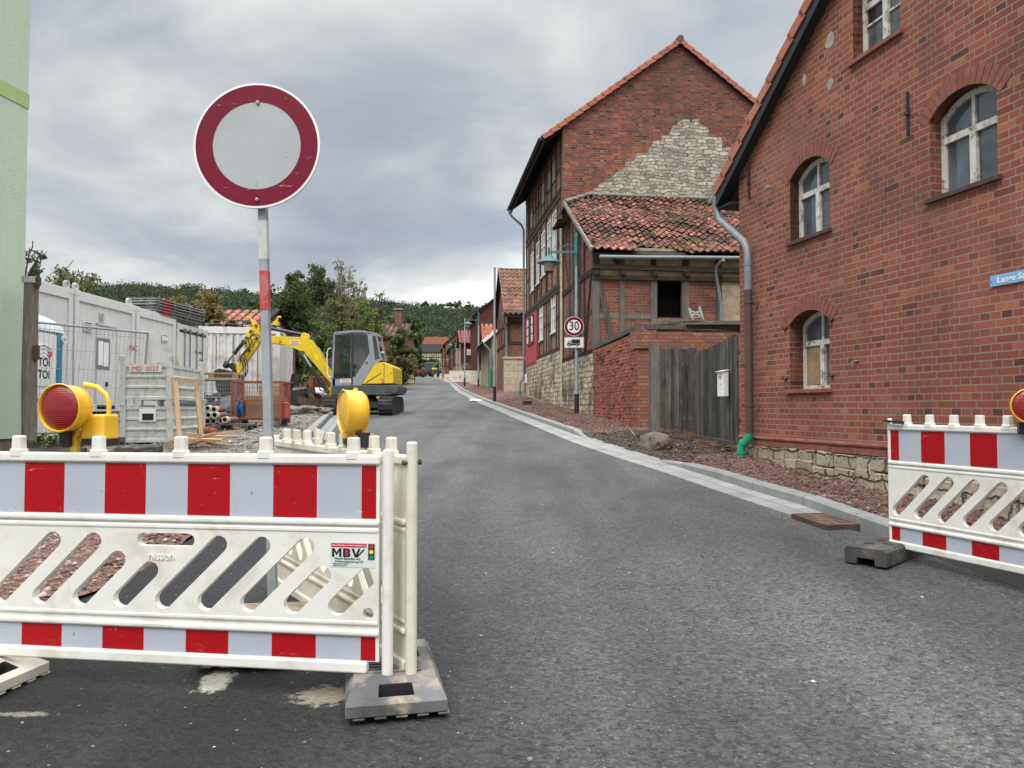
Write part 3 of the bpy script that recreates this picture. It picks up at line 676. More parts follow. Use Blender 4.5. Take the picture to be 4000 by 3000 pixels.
mb.tube([(.46, -.12, 3.02), (.46, -.12, 2.96)], .062, 14); mb.tube([(.46, -.12, 2.66), (.46, -.12, 2.60)], .063, 14)
dpo = mb.build('downpipe', M['zinc'], hA, smooth=True)
mb = MB(); mb.tube([(.46, -.12, 2.61), (.46, -.12, .42)], .058, 14)
for z in (2.4, .86): mb.tube([(.46, -.12, z), (.46, -.12, z+.04)], .066, 14); mb.bar((.52, -.12, z+.02), (.56, 0, z+.02), .02)
mb.build('lower_downpipe', M['brownpipe'], hA, smooth=True)
mb = MB(); mb.tube([(.47, -.12, .46), (.46, -.13, .40), (.40, -.17, .33), (.365, -.20, .26), (.36, -.205, .14), (.36, -.205, -.15)], .062, 16); mb.tube([(.405, -.165, .345), (.385, -.185, .30)], .072, 16); mb.tube([(.36, -.205, .20), (.36, -.205, .155)], .071, 16); mb.build('drain_elbow', M['greenpvc'], hA, smooth=True)
for x, za, zb in ((3.67, 4.30, 3.82), (.33, 4.50, 4.01)):
    mb = MB(); mb.bar((x, -.02, zb), (x, -.02, za), .022, .03); mb.bar((x-.03, -.03, (za+zb)/2), (x+.03, -.03, (za+zb)/2), .03); mb.build('wall_anchor', M['fascia'], hA)
mb = MB()
for x, z, rx, rz_ in SG:
    n = 9; mb.prism([(x+rx*cos(2*pi*k/n)*random.uniform(.7, 1.1), z+rz_*sin(2*pi*k/n)*random.uniform(.7, 1.1)) for k in range(n)], -.004, .01)
mb.build('mortar_patch', simple('pale_mortar', (.33, .30, .25), .95, var=.2, bump=.4), hA, norm=True)
mb = MB(); mb.tube([(2.75, 0, 1.40), (2.75, -.07, 1.40), (2.75, -.07, 1.34)], .009, 6); mb.tube([(2.70, -.015, 1.40), (2.79, -.015, 1.41)], .009, 6); mb.tube([(.98, 0, 4.0), (.98, -.08, 4.0)], .012, 6); mb.lathe([(.0, 0), (.04, 0), (.03, .03), (0, .03)], (.98, -.09, 4.0), 8, Matrix.Rotation(pi/2, 3, 'X')); mb.build('wall_hook', M['zinc'], hA)
# the street name plate on its wall
nA = Vector((sin(thA), -cos(thA), 0)); uA = Vector((cos(thA), sin(thA), 0))
pos = Vector(FA[:3])+uA*5.02+nA*.018+Vector((0, 0, 2.045))
sg = thing('street_sign', 'pale blue enamel street name plate with white old-style lettering on the near brick house', 'sign', pos, thA)
M['signblue'] = simple('enamel_blue', (.22, .42, .68), .3, var=.08)
M['white'] = simple('white_paint', (.78, .78, .76), .45, var=.04)
mb = MB(); mb.bb(-.31, .31, 0, .012, -.052, .052); mb.build('plate', M['signblue'], sg, bevel=.003)
text('Lange Straße', .082, (0, -.002, -.002), (pi/2, 0, 0), M['white'], sg, bold=.0018, sx=1.08)
mb = MB(); [mb.lathe([(0, .004), (.006, .003), (.008, 0)], (x, -.001, z), 8, Matrix.Rotation(pi/2, 3, 'X')) for x in (-.295, .295) for z in (0,)]; mb.build('screw', M['zinc'], sg)
# ---------------------------------------------------------------- house B: tall half-timbered house with brick gable
thB = atan2(-1, .12); FB = (0.664, 35.0, 1.2, thB); LB = 9.0
hB = thing('timber_house', 'tall half-timbered house with a brick gable patched in pale rubble stone, ruined shed in front', 'house', FB[:3], thB)
oB = Vector(FB[:3])+Vector((cos(thB), sin(thB), 0))*LB; GB = (oB.x, oB.y, 1.2, thB+pi/2)
rid, ez, sB = 4.15, 9.46, .748
def rtop(y): return ez+sB*(y+.7) if y <= rid else ez+sB*(rid+.7)-sB*(y-rid)
WB = 8.3; gfn = lambda u, v, a: (LB-a, u, v)          # a: depth into the wall
facw = [(1.54, 2.39, 5.27, 6.93), (3.15, 3.93, 5.33, 7.05), (4.51, 5.42, 5.42, 7.16), (5.90, 6.75, 5.44, 7.26), (6.98, 7.85, 5.49, 7.30), (3.98, 4.86, 2.93, 4.40), (6.74, 7.66, 2.96, 4.42)]
attw = [(1.29, 2.0, 8.07, 8.75), (4.42, 5.2, 8.32, 9.1), (5.92, 6.6, 8.42, 9.1), (6.93, 7.66, 8.45, 9.2)]
rect = lambda x0, x1, z0, z1: [(x0, z0), (x0, z1), (x1, z1), (x1, z0)]
slits = [(3.60, 3.82, 1.02, 1.46), (6.72, 6.98, 1.0, 1.43)]
mb = MB(); mb.prism([(0, 2.2), (8.72, 2.2), (8.72, rtop(0)-.15), (0, rtop(0)-.15)], 0, .22, holes=[rect(*q) for q in facw+attw])
mb.build('street_wall', M['brickF'], hB)
mb = MB(); mb.prism([(-.06, -.6), (8.72, -.6), (8.72, 2.2), (-.06, 2.2)], -.05, .25, holes=[list(reversed(archpoly(a, b, c, d-.1, d))) for a, b, c, d in slits]); pl = mb.build('stone_base', M['plinth'], hB)
mb = MB(); [mb.bb(a-.02, b+.02, .12, .2, c, d) for a, b, c, d in slits]; mb.build('cellar_slit', M['pane_dark'], pl)
mb = MB(); mb.bb(8.721, LB+.002, -.055, .30, -.6, 6.6); mb.build('quoin', M['quoin'], hB, bevel=.01)
gp = [(0, -.6), (WB, -.6), (WB, rtop(WB)-.14), (rid, rtop(rid)-.14), (0, rtop(0)-.14)]
mb = MB(); mb.prism(gp, 0, .27, gfn); mb.bb(8.722, 8.999, 0.001, .26, 6.6, rtop(0)-.16)
mb.bb(.0, .25, .27, WB, -.6, rtop(0)-.2); mb.prism([(0.3, rtop(0)-.25), (WB, rtop(WB)-.25), (rid, rtop(rid)-.2)], 8.98, 8.74, gfn); mb.bb(.26, 8.7, WB-.3, WB, -.6, rtop(WB)-.3)
mb.build('gable_wall', M['brickB'], hB, norm=False)
mb = MB(); mb.bb(.3, 8.65, .24, 8, 0, 9.8); mb.build('interior', M['pane_dark'], hB)
pp = [(1000, 1300), (975, 1180), (970, 1135), (890, 1130), (890, 1085), (860, 1040), (750, 1030), (757, 985), (740, 935), (655, 915), (650, 868), (530, 868), (465, 890), (460, 925), (402, 935), (382, 1020), (325, 1030), (320, 1065), (235, 1075), (215, 1130), (180, 1180), (90, 1190), (70, 1245), (0, 1270), (-30, 1330), (-100, 1360), (-170, 1430), (-280, 1480), (-330, 1540), (-420, 1590), (-420, 1700), (1200, 1700), (1200, 1560), (1090, 1420)]
rp = []
for i, (a, b) in enumerate(pp):
    q = Wl(2450+a/2.371, 100+b/2.371, GB); rp.append((q[0]+random.uniform(-.03, .03), q[1]))
rq = []
for i in range(len(rp)):
    p_, q_ = Vector(rp[i]), Vector(rp[(i+1) % len(rp)]); n_ = max(1, int((q_-p_).length/.13))
    for k in range(n_): s_ = p_.lerp(q_, k/n_); rq.append((s_.x+random.uniform(-.035, .035), s_.y+random.uniform(-.03, .03)))
mb = MB(); mb.prism(rq, -.018, .02, gfn); mb.build('rubble_patch', M['rubble'], hB, norm=True)
mb = MB(); a = Wl(2450+590/2.371, 100+765/2.371, GB); b = Wl(2450+587/2.371, 100+900/2.371, GB); mb.bar((LB+.03, a[0], a[1]), (LB+.03, b[0], b[1]), .035); mb.build('wall_anchor', M['brownpipe'], hB)
# timbers of the street front
mb = MB()
def tb(x0, x1, z0, z1, y=-.022): mb.bb(x0+random.uniform(-.01, .01), x1+random.uniform(-.01, .01), y-random.uniform(0, .008), .05, z0, z1)
for z0, z1 in ((2.2, 2.36), (4.28, 4.44), (4.47, 4.63), (7.52, 7.68), (7.72, 7.86), (9.55, 9.75)): mb.bb(0, 8.72, -.04, .05, z0, z1)
edges = sorted(set([0.0, .86, 2.62, 3.3, 8.55]+[q[0]-.16 for q in facw[:5]]+[q[1]+.02 for q in facw[:5]]+[8.15]))
for x in edges: tb(x, x+.13, 4.63, 7.52)
for x in [0.0, 1.0, 2.3, 3.36, 3.8, 4.90, 5.55, 6.1, 6.56, 7.70, 8.2, 8.55]: tb(x, x+.13, 2.36, 4.28)
for x in [0.0, .65, 1.14, 2.03, 2.9, 3.6, 4.26, 5.24, 5.76, 6.64, 6.78, 7.70, 8.55]: tb(x, x+.12, 7.86, 9.55)
def rails(z0, z1, gaps, xs=0.1, xe=8.6):
    x = xs
    for a, b in sorted(gaps)+[(xe, xe)]:
        if a-x > .1: mb.bb(x, a, -.018, .05, z0, z1)
        x = b
rails(5.9, 6.02, [(q[0]-.1, q[1]+.1) for q in facw[:5]]); rails(3.35, 3.46, [(-.1, 3.4)]+[(q[0]-.1, q[1]+.1) for q in facw[5:]]); rails(8.5, 8.6, [(q[0]-.1, q[1]+.1) for q in attw])
mb.build('timber_frame', M['timber'], hB)
for q in facw: window(hB, q[0], q[1], q[2], q[3], q[3], -.03, transom=.66, fw=.07, sillm='whitepaint', y_out=-.03, sill_out=.05, glaz=[q[2]+.5*(q[3]-q[2])*.66])
for q in attw: window(hB, q[0], q[1], q[2], q[3], q[3], .0, transom=.0, fw=.05, fm='peeling', sillm='timber_x', y_out=0, sill_out=.03, pm='pane_dark')
M['redrender'] = simple('red_render', (.40, .055, .065), .85, var=.12, vs=3, bump=.2)
mb = MB(); mb.prism([(0, 2.05), (3.34, 2.05), (3.34, 4.27), (0, 4.27)], -.05, -.02); red = mb.build('red_panel', M['redrender'], hB, norm=True)
window(red, 1.40, 2.06, 3.02, 4.18, 4.18, -.056, transom=0, fw=.05, fm='brownpipe', sillm='redrender', y_out=-.06, sill_out=.04, pm='pane_dark')
M['darkgreen'] = simple('dark_green_paint', (.035, .055, .045), .6)
for x0, x1 in ((.82, 1.36), (2.10, 2.64)):
    mb = MB(); mb.bb(x0, x1, -.10, -.06, 2.98, 4.2); sh = mb.build('shutter', M['darkgreen'], red, bevel=.006)
    mb = MB(); [mb.bb(x0+.07, x1-.07, -.108, -.101, 3.06+k*.37, 3.37+k*.37) for k in range(3)]; mb.build('louvre_panel', M['white'], sh)
# roof, eave and rafters
mb = MB(); tb_ = sqrt(1+sB*sB)
for sgn in (1, -1):
    y0 = -.72 if sgn > 0 else 2*rid+.72
    z0 = ez-.04; pts = [(-.35, y0, z0), (LB+.12, y0, z0), (LB+.12, rid, ez+sB*(rid+.7)-.02), (-.35, rid, ez+sB*(rid+.7)-.02)]
    if sgn < 0: pts.reverse()
    mb.face(pts); mb.face([(p[0], p[1], p[2]-.06) for p in reversed(pts)])
    mb.face([pts[0], (pts[0][0], pts[0][1], pts[0][2]-.06), (pts[1][0], pts[1][1], pts[1][2]-.06), pts[1]])
roofB = mb.build('roof', M['soffit'], hB)
mb = MB(); tiles(mb, (-.35, -.76, ez-.05), (1, 0, 0), (0, 1, sB), 40, 19, tw=.235, tl=.32, seg=4); tiles(mb, (-.35, 2*rid+.76, ez-.05), (1, 0, 0), (0, -1, sB), 40, 19, tw=.235, tl=.32, seg=3); mb.build('tiles', M['tile_brown'], roofB)
verge(roofB, lambda s: (LB+.16, -.72+s/tb_, ez+sB*(-.02+s/tb_)+.03), 19, .322, h=.16, side=-1)
verge(roofB, lambda s: (LB+.16, 2*rid+.72-s/tb_, ez+sB*(-.02+s/tb_)+.03), 19, .322, h=.16, side=1)
mb = MB(); mb.tube([(-.4, rid, ez+sB*(rid+.7)+.02), (LB+.17, rid, ez+sB*(rid+.7)+.02)], .12, 12); mb.build('ridge_tile', M['tile_brown'], roofB, smooth=True)
mb = MB()
for k in range(14):
    x = .05+k*.68; mb.bar((x, -.68, ez-.13), (x, .1, ez-.13+sB*.78), .10, .13)
mb.bb(-.3, LB+.1, -.70, -.66, ez-.28, ez-.10); mb.build('rafter', M['soffit'], roofB)
mb = MB(); pr = [(-.79+.075*cos(pi+pi*k/8), ez-.07+.075*sin(pi+pi*k/8)) for k in range(9)]
for (a, b) in zip(pr, pr[1:]): mb.face([(-.4, a[0], a[1]), (LB+.15, a[0], a[1]), (LB+.15, b[0], b[1]), (-.4, b[0], b[1])])
mb.prism(pr, LB+.15, LB+.152, lambda u, v, a: (a, u, v)); mb.build('gutter', M['fascia'], hB, smooth=True)
mb = MB(); mb.tube([(-.1, -.78, ez-.12), (-.1, -.78, ez-.3), (-.08, -.62, ez-.5), (-.06, -.22, ez-.85), (-.05, -.12, ez-1.1), (-.05, -.12, 1.7), (-.05, -.16, 1.55), (-.05, -.28, 1.4), (-.05, -.30, 1.2), (-.05, -.30, .55)], .05, 10)
mb.build('downpipe', M['zinc'], hB, smooth=True)
mb = MB(); mb.tube([(-.05, -.30, 1.05), (-.05, -.30, .3)], .062, 10); mb.build('drain_pipe', M['greenpvc'], hB, smooth=True)
mb = MB(); mb.bb(.25, .55, -.12, -.052, 1.35, 1.75); mb.build('meter_box', M['white'], hB, bevel=.01)
# ---------------------------------------------------------------- house C: ruined timber-framed shed against the gable
FC_ = Vector(FB[:3])+Vector((cos(thB), sin(thB), 0))*13.7; FC = (FC_.x, FC_.y, 1.2, thB+pi/2); DC = 4.66
hC = thing('timber_shed', 'derelict half-timbered shed with a mossy broken tile roof, leaning on the tall gable', 'shed', FC[:3], FC[3])
def c4(x, y, off=0): return Wl(1900+x/1.5086, 600+y/1.5086, FC, off)
k_ = 1.03; zb1, zb2 = 4.04, 3.83   # undersides of the two beams
wx0, wx1, wz0, wz1 = 1.78, 2.56, 2.78, 3.84
M['daub'] = simple('crumbling_daub', (.36, .29, .20), .95, var=.22, vs=4, bump=.6, bs=18, dirt=(.14, .11, .08), dscale=2.5, damt=.8)
mb = MB(); mb.prism([(0, 1.7), (8.2, 1.7), (8.2, 3.95), (0, 3.95)], 0, .16, holes=[rect(wx0, wx1, wz0, wz1)]); mb.build('front_wall', M['brickC'], hC)
mb = MB(); mb.prism([(0, 3.95), (8.2, 3.95), (8.2, 4.74), (0, 4.74)], .02, .16); mb.bb(3.72, 5.3, -.012, .01, 2.2, 3.9); mb.build('daub_infill', M['daub'], hC, norm=True)
sfn = lambda u, v, a: (a, u, v)
mb = MB(); mb.prism([(0, 1.75), (DC, 1.75), (DC, 7.0), (3.9, 6.75), (0, 4.6)], 0, .16, sfn); mb.build('side_wall', M['brickC'], hC)
mb = MB(); mb.prism([(-.05, -.6), (DC, -.6), (DC, 1.75), (-.05, 1.75)], -.06, .20, sfn); mb.bb(-.05, .32, -.07, .0, -.6, 1.9); mb.build('stone_base', M['plinth'], hC)
mb = MB(); mb.bb(.2, 8, .5, 4.4, 1.8, 4.1); mb.bb(wx0-.02, wx1+.02, .35, .5, wz0, wz1); mb.build('interior', M['void'], hC)
mb = MB(); gp2 = MB()
mb.box((4.1, -.02, 4.14), (8.3, .17, .14), Matrix.Rotation(.008, 3, 'Y')); mb.box((4.1, -.02, 3.89), (8.3, .17, .13), Matrix.Rotation(-.004, 3, 'Y'))
for x0, x1, z0, z1 in ((-.04, .14, 1.9, 4.6), (.72, .88, 2.1, 4.66), (1.64, 1.79, 2.1, 4.66), (2.56, 2.74, 2.1, 4.66), (3.55, 3.72, 2.1, 4.66), (5.2, 5.36, 2.1, 4.66)): gp2.bb(x0, x1, -.05 if x0 < 0 else -.03, .1, z0, 3.82); mb.bb(x0, x1, -.03, .1, 4.22, z1)
gp2.bb(.14, 1.64, -.02, .1, 2.73, 2.86); gp2.bb(2.74, 3.55, -.02, .1, 2.62, 2.72)
gp2.bar((.13, -.032, 3.82), (.50, -.032, 2.15), .14, .05, up=(0, 1, 0)); gp2.build('grey_timber', M['timber_grey'], hC, jit=.010); mb.bar((.40, -.02, 4.62), (.72, -.02, 4.25), .13, .05, up=(0, 1, 0)); mb.bar((1.95, -.03, 4.45), (2.55, -.03, 4.64), .06, .04, up=(0, 1, 0))
for x in (.05, .8, 1.72, 2.65, 3.6): mb.box((x, -.10, 4.0), (.15, .14, .13))
for y0, y1, z0, z1 in ((-.02, DC, 4.02, 4.16), (-.02, DC, 1.75, 1.88)): mb.bb(-.045, .05, y0, y1, z0, z1)
for y, zt in ((-.03, 4.55), (1.15, 5.15), (1.75, 5.5), (2.9, 6.1), (3.4, 6.4), (DC-.14, 6.8)): mb.bb(-.03, .05, y, y+.13, 1.88, zt)
for y0, y1, z in ((.1, 1.15, 2.9), (3.53, DC-.14, 3.0), (.1, 1.15, 4.9), (1.88, 2.9, 5.2)): mb.bb(-.02, .05, y0, y1, z, z+.1)
mb.bar((-.02, 1.1, 1.9), (-.02, .3, 4.0), .1, .05, up=(1, 0, 0)); mb.bar((-.02, 3.5, 4.15), (-.02, 4.4, 5.6), .1, .05, up=(1, 0, 0))
mb.build('timber_frame', M['timber_grey'] if 0 else M['timber'], hC, jit=.008)
mb = MB()
for i in range(8): mb.bb(-.06, -.035, 1.9+i*.125, 1.9+i*.125+.118, 2.0, 3.98)
mb.build('plank_door', M['gatewood'], hC, jit=.004)
mb = MB(); mb.bb(-.06, -.03, 1.95, 2.75, 4.2, 5.7); mb.build('shutter', M['timber'], hC)
# roof
ey, ezc = -.38, 4.60; sC = (7.52-ezc)/(DC-ey); vC = Vector((0, 1, sC)).normalized()
nrow = int(sqrt(1+sC*sC)*(DC-ey)/.29)
def skC(i, j):
    x = i*.225-.14; yy = j*.29/sqrt(1+sC*sC)+ey
    if yy > 3.6 and x < (yy-3.6)*1.05: return True
    if 1.0 < x < 2.5 and j < (2 if 1.2 < x < 2.3 else 1): return True
    return False
mb = MB(); tiles(mb, (-.14, ey, ezc), (1, 0, 0), vC, 38, nrow, tw=.225, tl=.29, amp=.034, jit=.017, skip=skC, seg=6, sag=lambda x, y: -.10*math.exp(-((x-1.9)/1.1)**2)*math.exp(-y/2.2)+.03*sin(x*2.3)-.03*sin(y*1.7))
mb.build('roof', M['tile_old'], hC)
mb = MB(); q = lambda x, y, d=.16: (x, y, ezc+sC*(y-ey)-d)
mb.face([q(-.10, ey+.05), q(8.3, ey+.05), q(8.3, DC), q(1.0, DC), q(-.05, 3.7)]); mb.face(list(reversed([q(-.10, ey+.25, .19), q(8.3, ey+.25, .19), q(8.3, DC, .19), q(1.0, DC, .19), q(-.05, 3.7, .19)])))
for x in (.05, .8, 1.72, 2.65, 3.6, 4.6): mb.bar(q(x, -.28, .23), q(x, 2, .23), .09, .1)
mb.face([q(-.12, 3.6, .02), q(1.0, DC, .0), (-.3, DC, 6.65), (-.3, 3.8, 6.5)])
mb.build('roof_deck', M['soffit'], hC)
mb = MB(); mb.bar(q(-.15, ey, .02), q(-.15, 3.75, .02), .05, .12); mb.tube([q(-.1, 3.7, -.05), q(1.0, DC, -.06)], .07, 7); mb.tube([q(.95, DC, -.02), q(8.3, DC, -.02)], .06, 7); mb.build('verge_mortar', simple('grey_mortar', (.20, .19, .17), .95, var=.35, vs=6, bump=.5), hC)
mb = MB(); tiles(mb, (-.42, 3.2, 6.22), (0, 1, 0), (1, 0, .35), 6, 1, tw=.22, tl=.5, jit=.02); mb.build('eave_tile', M['tile_old'], hC)
mb = MB(); mb.tube([(.04, -.50, 4.36), (1.2, -.50, 4.37), (2.7, -.5, 4.40), (5.5, -.50, 4.44)], .05, 10); mb.tube([(3.55, -.5, 4.40), (3.55, -.5, 4.30)], .062, 10); mb.build('gutter_pipe', M['zinc'], hC, smooth=True)
mb = MB(); mb.tube([(3.52, -.5, 4.36), (3.42, -.36, 4.20), (3.45, -.24, 4.0), (3.60, -.2, 3.2), (3.60, -.2, 2.5)], .042, 10); mb.build('downpipe', M['zinc'], hC, smooth=True)
mb = MB(); mb.bb(1.62, 1.80, -.045, .12, 2.55, 3.86); mb.bb(2.54, 2.70, -.045, .12, 2.55, 3.86); mb.bb(1.7, 2.7, -.05, .14, 2.60, 2.72); mb.build('window_post', M['timber_grey'], hC, jit=.01)
# ---------------------------------------------------------------- yard wall, deck of boards and the gate
uS = Vector((cos(thB), sin(thB), 0)); pY = FC_-uS*0; Ly = 4.35
M['oldbricks'] = tilemat('old_orange_bricks', [(0.200, 0.069, 0.045), (0.340, 0.106, 0.060), (0.280, 0.081, 0.052), (0.420, 0.152, 0.082), (0.240, 0.092, 0.067), (0.150, 0.078, 0.060), (0.360, 0.120, 0.069), (0.300, 0.087, 0.052)], dirt=.35)
yw = thing('yard_wall', 'crumbling orange brick yard wall between the stone base and the wooden gate', 'wall', (FC_.x, FC_.y, 1.2), thB)
mb = MB(); mb.prism([(.05, -.75), (Ly, -.75), (Ly, 1.92), (2.0, 1.86), (.05, 1.82)], -.03, .35)
mb.bb(Ly-.34, Ly+.002, .351, 7.5, -.75, 1.93)
bk = MB(); rs_ = random.Random(5)
for r_ in range(33):
    z = -.74+r_*.0805; x = .06-rs_.random()*.2; hd_ = r_ % 2
    if z > 1.80: break
    while x < Ly-.06:
        L_ = rs_.choice((.115, .12, .24)) if rs_.random() < .85 else .18; x1_ = min(x+L_, Ly-.02); x0_ = max(x, .06)
        if x1_-x0_ > .04 and rs_.random() > .025:
            d = rs_.uniform(.002, .022)+(.02 if rs_.random() < .12 else 0); cx_ = (x0_+x1_)/2; bk.box((cx_, -.03-d/2+.02, z+.035+.01*sin(x*1.7+r_*.1)), (x1_-x0_-.006, d+.04, .070), Matrix.Rotation(rs_.uniform(-.03, .03), 3, 'Y') @ Matrix.Rotation(rs_.uniform(-.04, .04), 3, 'Z'))
        x += L_+.010
mb.bb(Ly-.45, Ly+.05, -.07, .4, 1.55, 1.96)
mb.build('brick_face', M['brickD'], yw, jit=.004); bk.build('loose_bricks', M['oldbricks'], yw, bevel=.006)
mb = MB(); [mb.bar((Ly-.1-rs_.random()*.5, .2+k_*.42, 2.0+rs_.random()*.22), (Ly-.1-rs_.random()*.5, 1.3+k_*.42, 2.02+rs_.random()*.24), rs_.uniform(.08, .2), .04) for k_ in range(9)]; mb.build('loose_board', M['timber_grey_x'], yw)
mb = MB(); mb.box((Ly-.3, 3.55, 2.28), (.3, .35, .14)); mb.build('zinc_scrap', M['zinc'], yw, jit=.03)
mb = MB(); mb.bb(Ly-.55, Ly+.35, -.08, .2, -1.1, -.42); mb.build('stone_foot', M['plinthA'], yw, jit=.03)
mb = MB(); random.seed(3)
for i in range(9): mb.bb(0.1, Ly-.1, .1+i*.32, .1+i*.32+.30, 1.93+random.uniform(0, .02), 1.985)
mb.bar((0.0, 0.02, 1.90), (Ly+.02, .0, 2.02), .14, .12); mb.bar((Ly-.1, .2, 2.03), (Ly-.15, 4.2, 2.12), .16, .10); mb.bar((Ly-.4, .3, 2.1), (Ly-.5, 3.9, 2.14), .18, .06); mb.bar((Ly-.05, 1.1, 2.12), (Ly+.0, 3.1, 2.14), .2, .05)
mb.bar((Ly-.2, 2.3, 2.17), (Ly+.15, 3.9, 2.22), .22, .04); mb.bar((Ly-.6, .9, 2.2), (Ly-.3, 3.6, 2.24), .12, .05)
mb.build('boards', M['timber_grey_x'], yw, jit=.006)
pq = FC_+uS*(Ly-.25)-Vector((uS.y, -uS.x, 0))*2.65+Vector((0, 0, 2.27-.0)); 
ch = thing('broken_chair', 'broken grey wooden chair frame lying on the deck boards below the black window opening', 'chair', (FC_+uS*3.55+Vector((-uS.y, uS.x, 0))*1.62)+Vector((0, 0, 2.24)), thB+pi/2); ch.scale = (.62, .62, .62)
M['chairgrey'] = simple('chalky_green_grey', (.36, .38, .34), .8)
mb = MB(); mb.bar((-.27, 0, .55), (-.08, 0, 0), .08); mb.bar((.14, 0, .60), (.32, .02, 0), .08); mb.bar((-.27, 0, .50), (.16, 0, .25), .06); mb.bar((-.2, 0, .22), (.22, 0, .48), .06); mb.bar((-.12, .3, .1), (.25, .3, .12), .06); mb.build('frame', M['chairgrey'], ch)
mb = MB(); mb.bar((-.2, -.02, .18), (.28, -.02, .20), .07, .02); mb.build('slat', M['chairgrey'], ch)
# gate
gB = P(2540, 1690, 16.1); gpost = Vector((3.02, 16.3, .72))
gate = thing('wooden_gate', 'weathered grey double gate of upright boards between yard wall and near brick house', 'gate', (3.02, 16.3, .72), 0)
def planks(name, a, b, za, zb, ta, tb__, n, thick=.03, wav=.03):
    a, b = Vector((*a, 0)), Vector((*b, 0)); d = b-a; L = d.length; ang = atan2(d.y, d.x); mb = MB(); wd = L/n
    for i in range(n):
        k = (i+.5)/n; z0 = za+(zb-za)*k+random.uniform(-.03, .02); z1 = ta+(tb__-ta)*k+random.uniform(-wav, wav); p = a+d*k
        mb.box((p.x, p.y, (z0+z1)/2), (wd*random.uniform(.90, .985), thick*random.uniform(.7, 1.3), z1-z0), Matrix.Rotation(ang+random.uniform(-.05, .05), 3, 'Z'))
    return mb, a, b
g0 = gate.location
rel = lambda v: (v[0]-g0.x, v[1]-g0.y)
La, Lb = P(2600, 1694, 15.9), P(2712, 1700, 15.3)
mb, a, b = planks('left', rel((La.x-.10, La.y)), rel((Lb.x+.05, Lb.y)), .28, .24, 1.93, 1.90, 13)
lf = mb.build('gate_leaf', M['gatewood'], gate); 
mb = MB(); 
for z in (.5, 1.6): mb.bar((a.x, a.y+.05, z), (b.x, b.y+.05, z), .1, .05)
mb.bar((a.x, a.y-.03, .16), (b.x, b.y-.03, .12), .08, .05); mb.build('cross_rail', M['gatewood'], lf)
Ra, Rb = P(2716, 1717, 15.0), P(2893, 1736, 12.25)
mb, a2, b2 = planks('right', rel((Ra.x, Ra.y)), rel((Rb.x-.03, Rb.y)), .16, .16, 1.74, 1.88, 29)
rf_ = mb.build('gate_leaf', M['gatewood'], gate)
mb = MB(); mb.bar((a2.x+.06, a2.y+.03, .5), (b2.x+.06, b2.y, .5), .1, .05); mb.bar((a2.x-.03, a2.y, .16), (b2.x-.03, b2.y, .14), .12, .05); mb.bar((a2.x+.06, a2.y+.03, 1.6), (b2.x+.06, b2.y, 1.6), .1, .05); mb.build('cross_rail', M['gatewood'], rf_)
mb = MB(); mb.tube([(b.x+.0, b.y-.06, 1.17), (b.x+.12, b.y-.1, 1.2)], .012, 6); mb.box((b.x+.04, b.y-.09, 1.12), (.06, .03, .06)); mb.build('padlock', M['zinc'], lf)
P1 = P(2558, 1690, 16.15)
mb = MB(); mb.bb(P1.x-g0.x-.10, P1.x-g0.x+.09, -.25, -.02, 0, 2.06); mb.build('gate_post', M['timber_grey'], gate, bevel=.01)
mbx = thing('letterbox', 'white metal letterbox fixed on the right leaf of the wooden gate', 'letterbox', P(2855, 1485, 12.72)+Vector((-.10, -.03, -.27)), thB+.05)
mb = MB(); mb.bb(-.12, .12, -.09, .0, 0, .40); mb.build('box', M['white'], mbx, bevel=.008)
mb = MB(); mb.prism([(-.12, .40), (.0, .425), (0, .44), (-.13, .41)], -.135, .135, lambda u, v, a: (a, u, v)); mb.build('lid', M['white'], mbx, norm=True)
mb = MB(); mb.bb(-.05, .05, -.093, -.0905, .29, .335); mb.build('name_label', M['freshwood'], mbx); mb = MB(); mb.lathe([(.012, 0), (.012, .004), (0, .004)], (0, -.0905, .2), 10, Matrix.Rotation(pi/2, 3, 'X')); mb.build('lock', M['zinc'], mbx)
# ---------------------------------------------------------------- road-works barriers, lamps, foot plates, round sign
M['hdpe'] = simple('white_barrier_plastic', (.76, .745, .69), .42, var=.06, vs=3, dirt=(.42, .35, .26), dscale=3.5, damt=.45, coat=.1)
M['hdpe2'] = simple('yellowed_barrier_plastic', (.68, .65, .55), .45, var=.08, vs=3, dirt=(.35, .29, .2), dscale=3.0, damt=.5)
def scratched(name, col, sc):
    m, t, b = newmat(name); tc = t.n('TexCoord').outputs['Object']
    f = t.noise(tc, 3, 5); c = t.ramp(f, [(.3, tuple(x*.93 for x in col)), (.7, tuple(min(1, x*1.05) for x in col))])
    s = t.noise(t.mapping(tc, (6, 1, 60), (0, 0, 0), (0, .5, 0)), 1.0, 3, .6, 1.2); s2 = t.noise(tc, 14, 6, .8)
    k = t.math('MULTIPLY', t.ramp(s, [(.66, 0.0), (.70, 1.0)]), t.ramp(s2, [(.5, 0.0), (.62, 1.0)])); c = t.mix(k, c, sc)
    d = t.ramp(t.noise(t.mapping(tc, (1, 1, 1), (4, 4, 4)), 30, 3), [(.70, 0.0), (.73, .7)]); c = t.mix(d, c, (.16, .15, .13))
    link(t, c, b.inputs['Base Color']); b.inputs['Roughness'].default_value = .5; b.inputs['Specular IOR Level'].default_value = .22
    v = t.n('TexVoronoi', {'Vector': tc, 'Scale': 240.0}, feature='DISTANCE_TO_EDGE'); link(t, t.bump(v.outputs['Distance'], .15, .002), b.inputs['Normal']); return m
M['refl_white'] = scratched('reflective_white', (.42, .45, .51), (.62, .63, .64))
M['refl_red'] = scratched('reflective_red', (.37, .004, .008), (.60, .30, .28))
M['sign_red'] = scratched('sign_red', (.17, .004, .022), (.6, .45, .45))
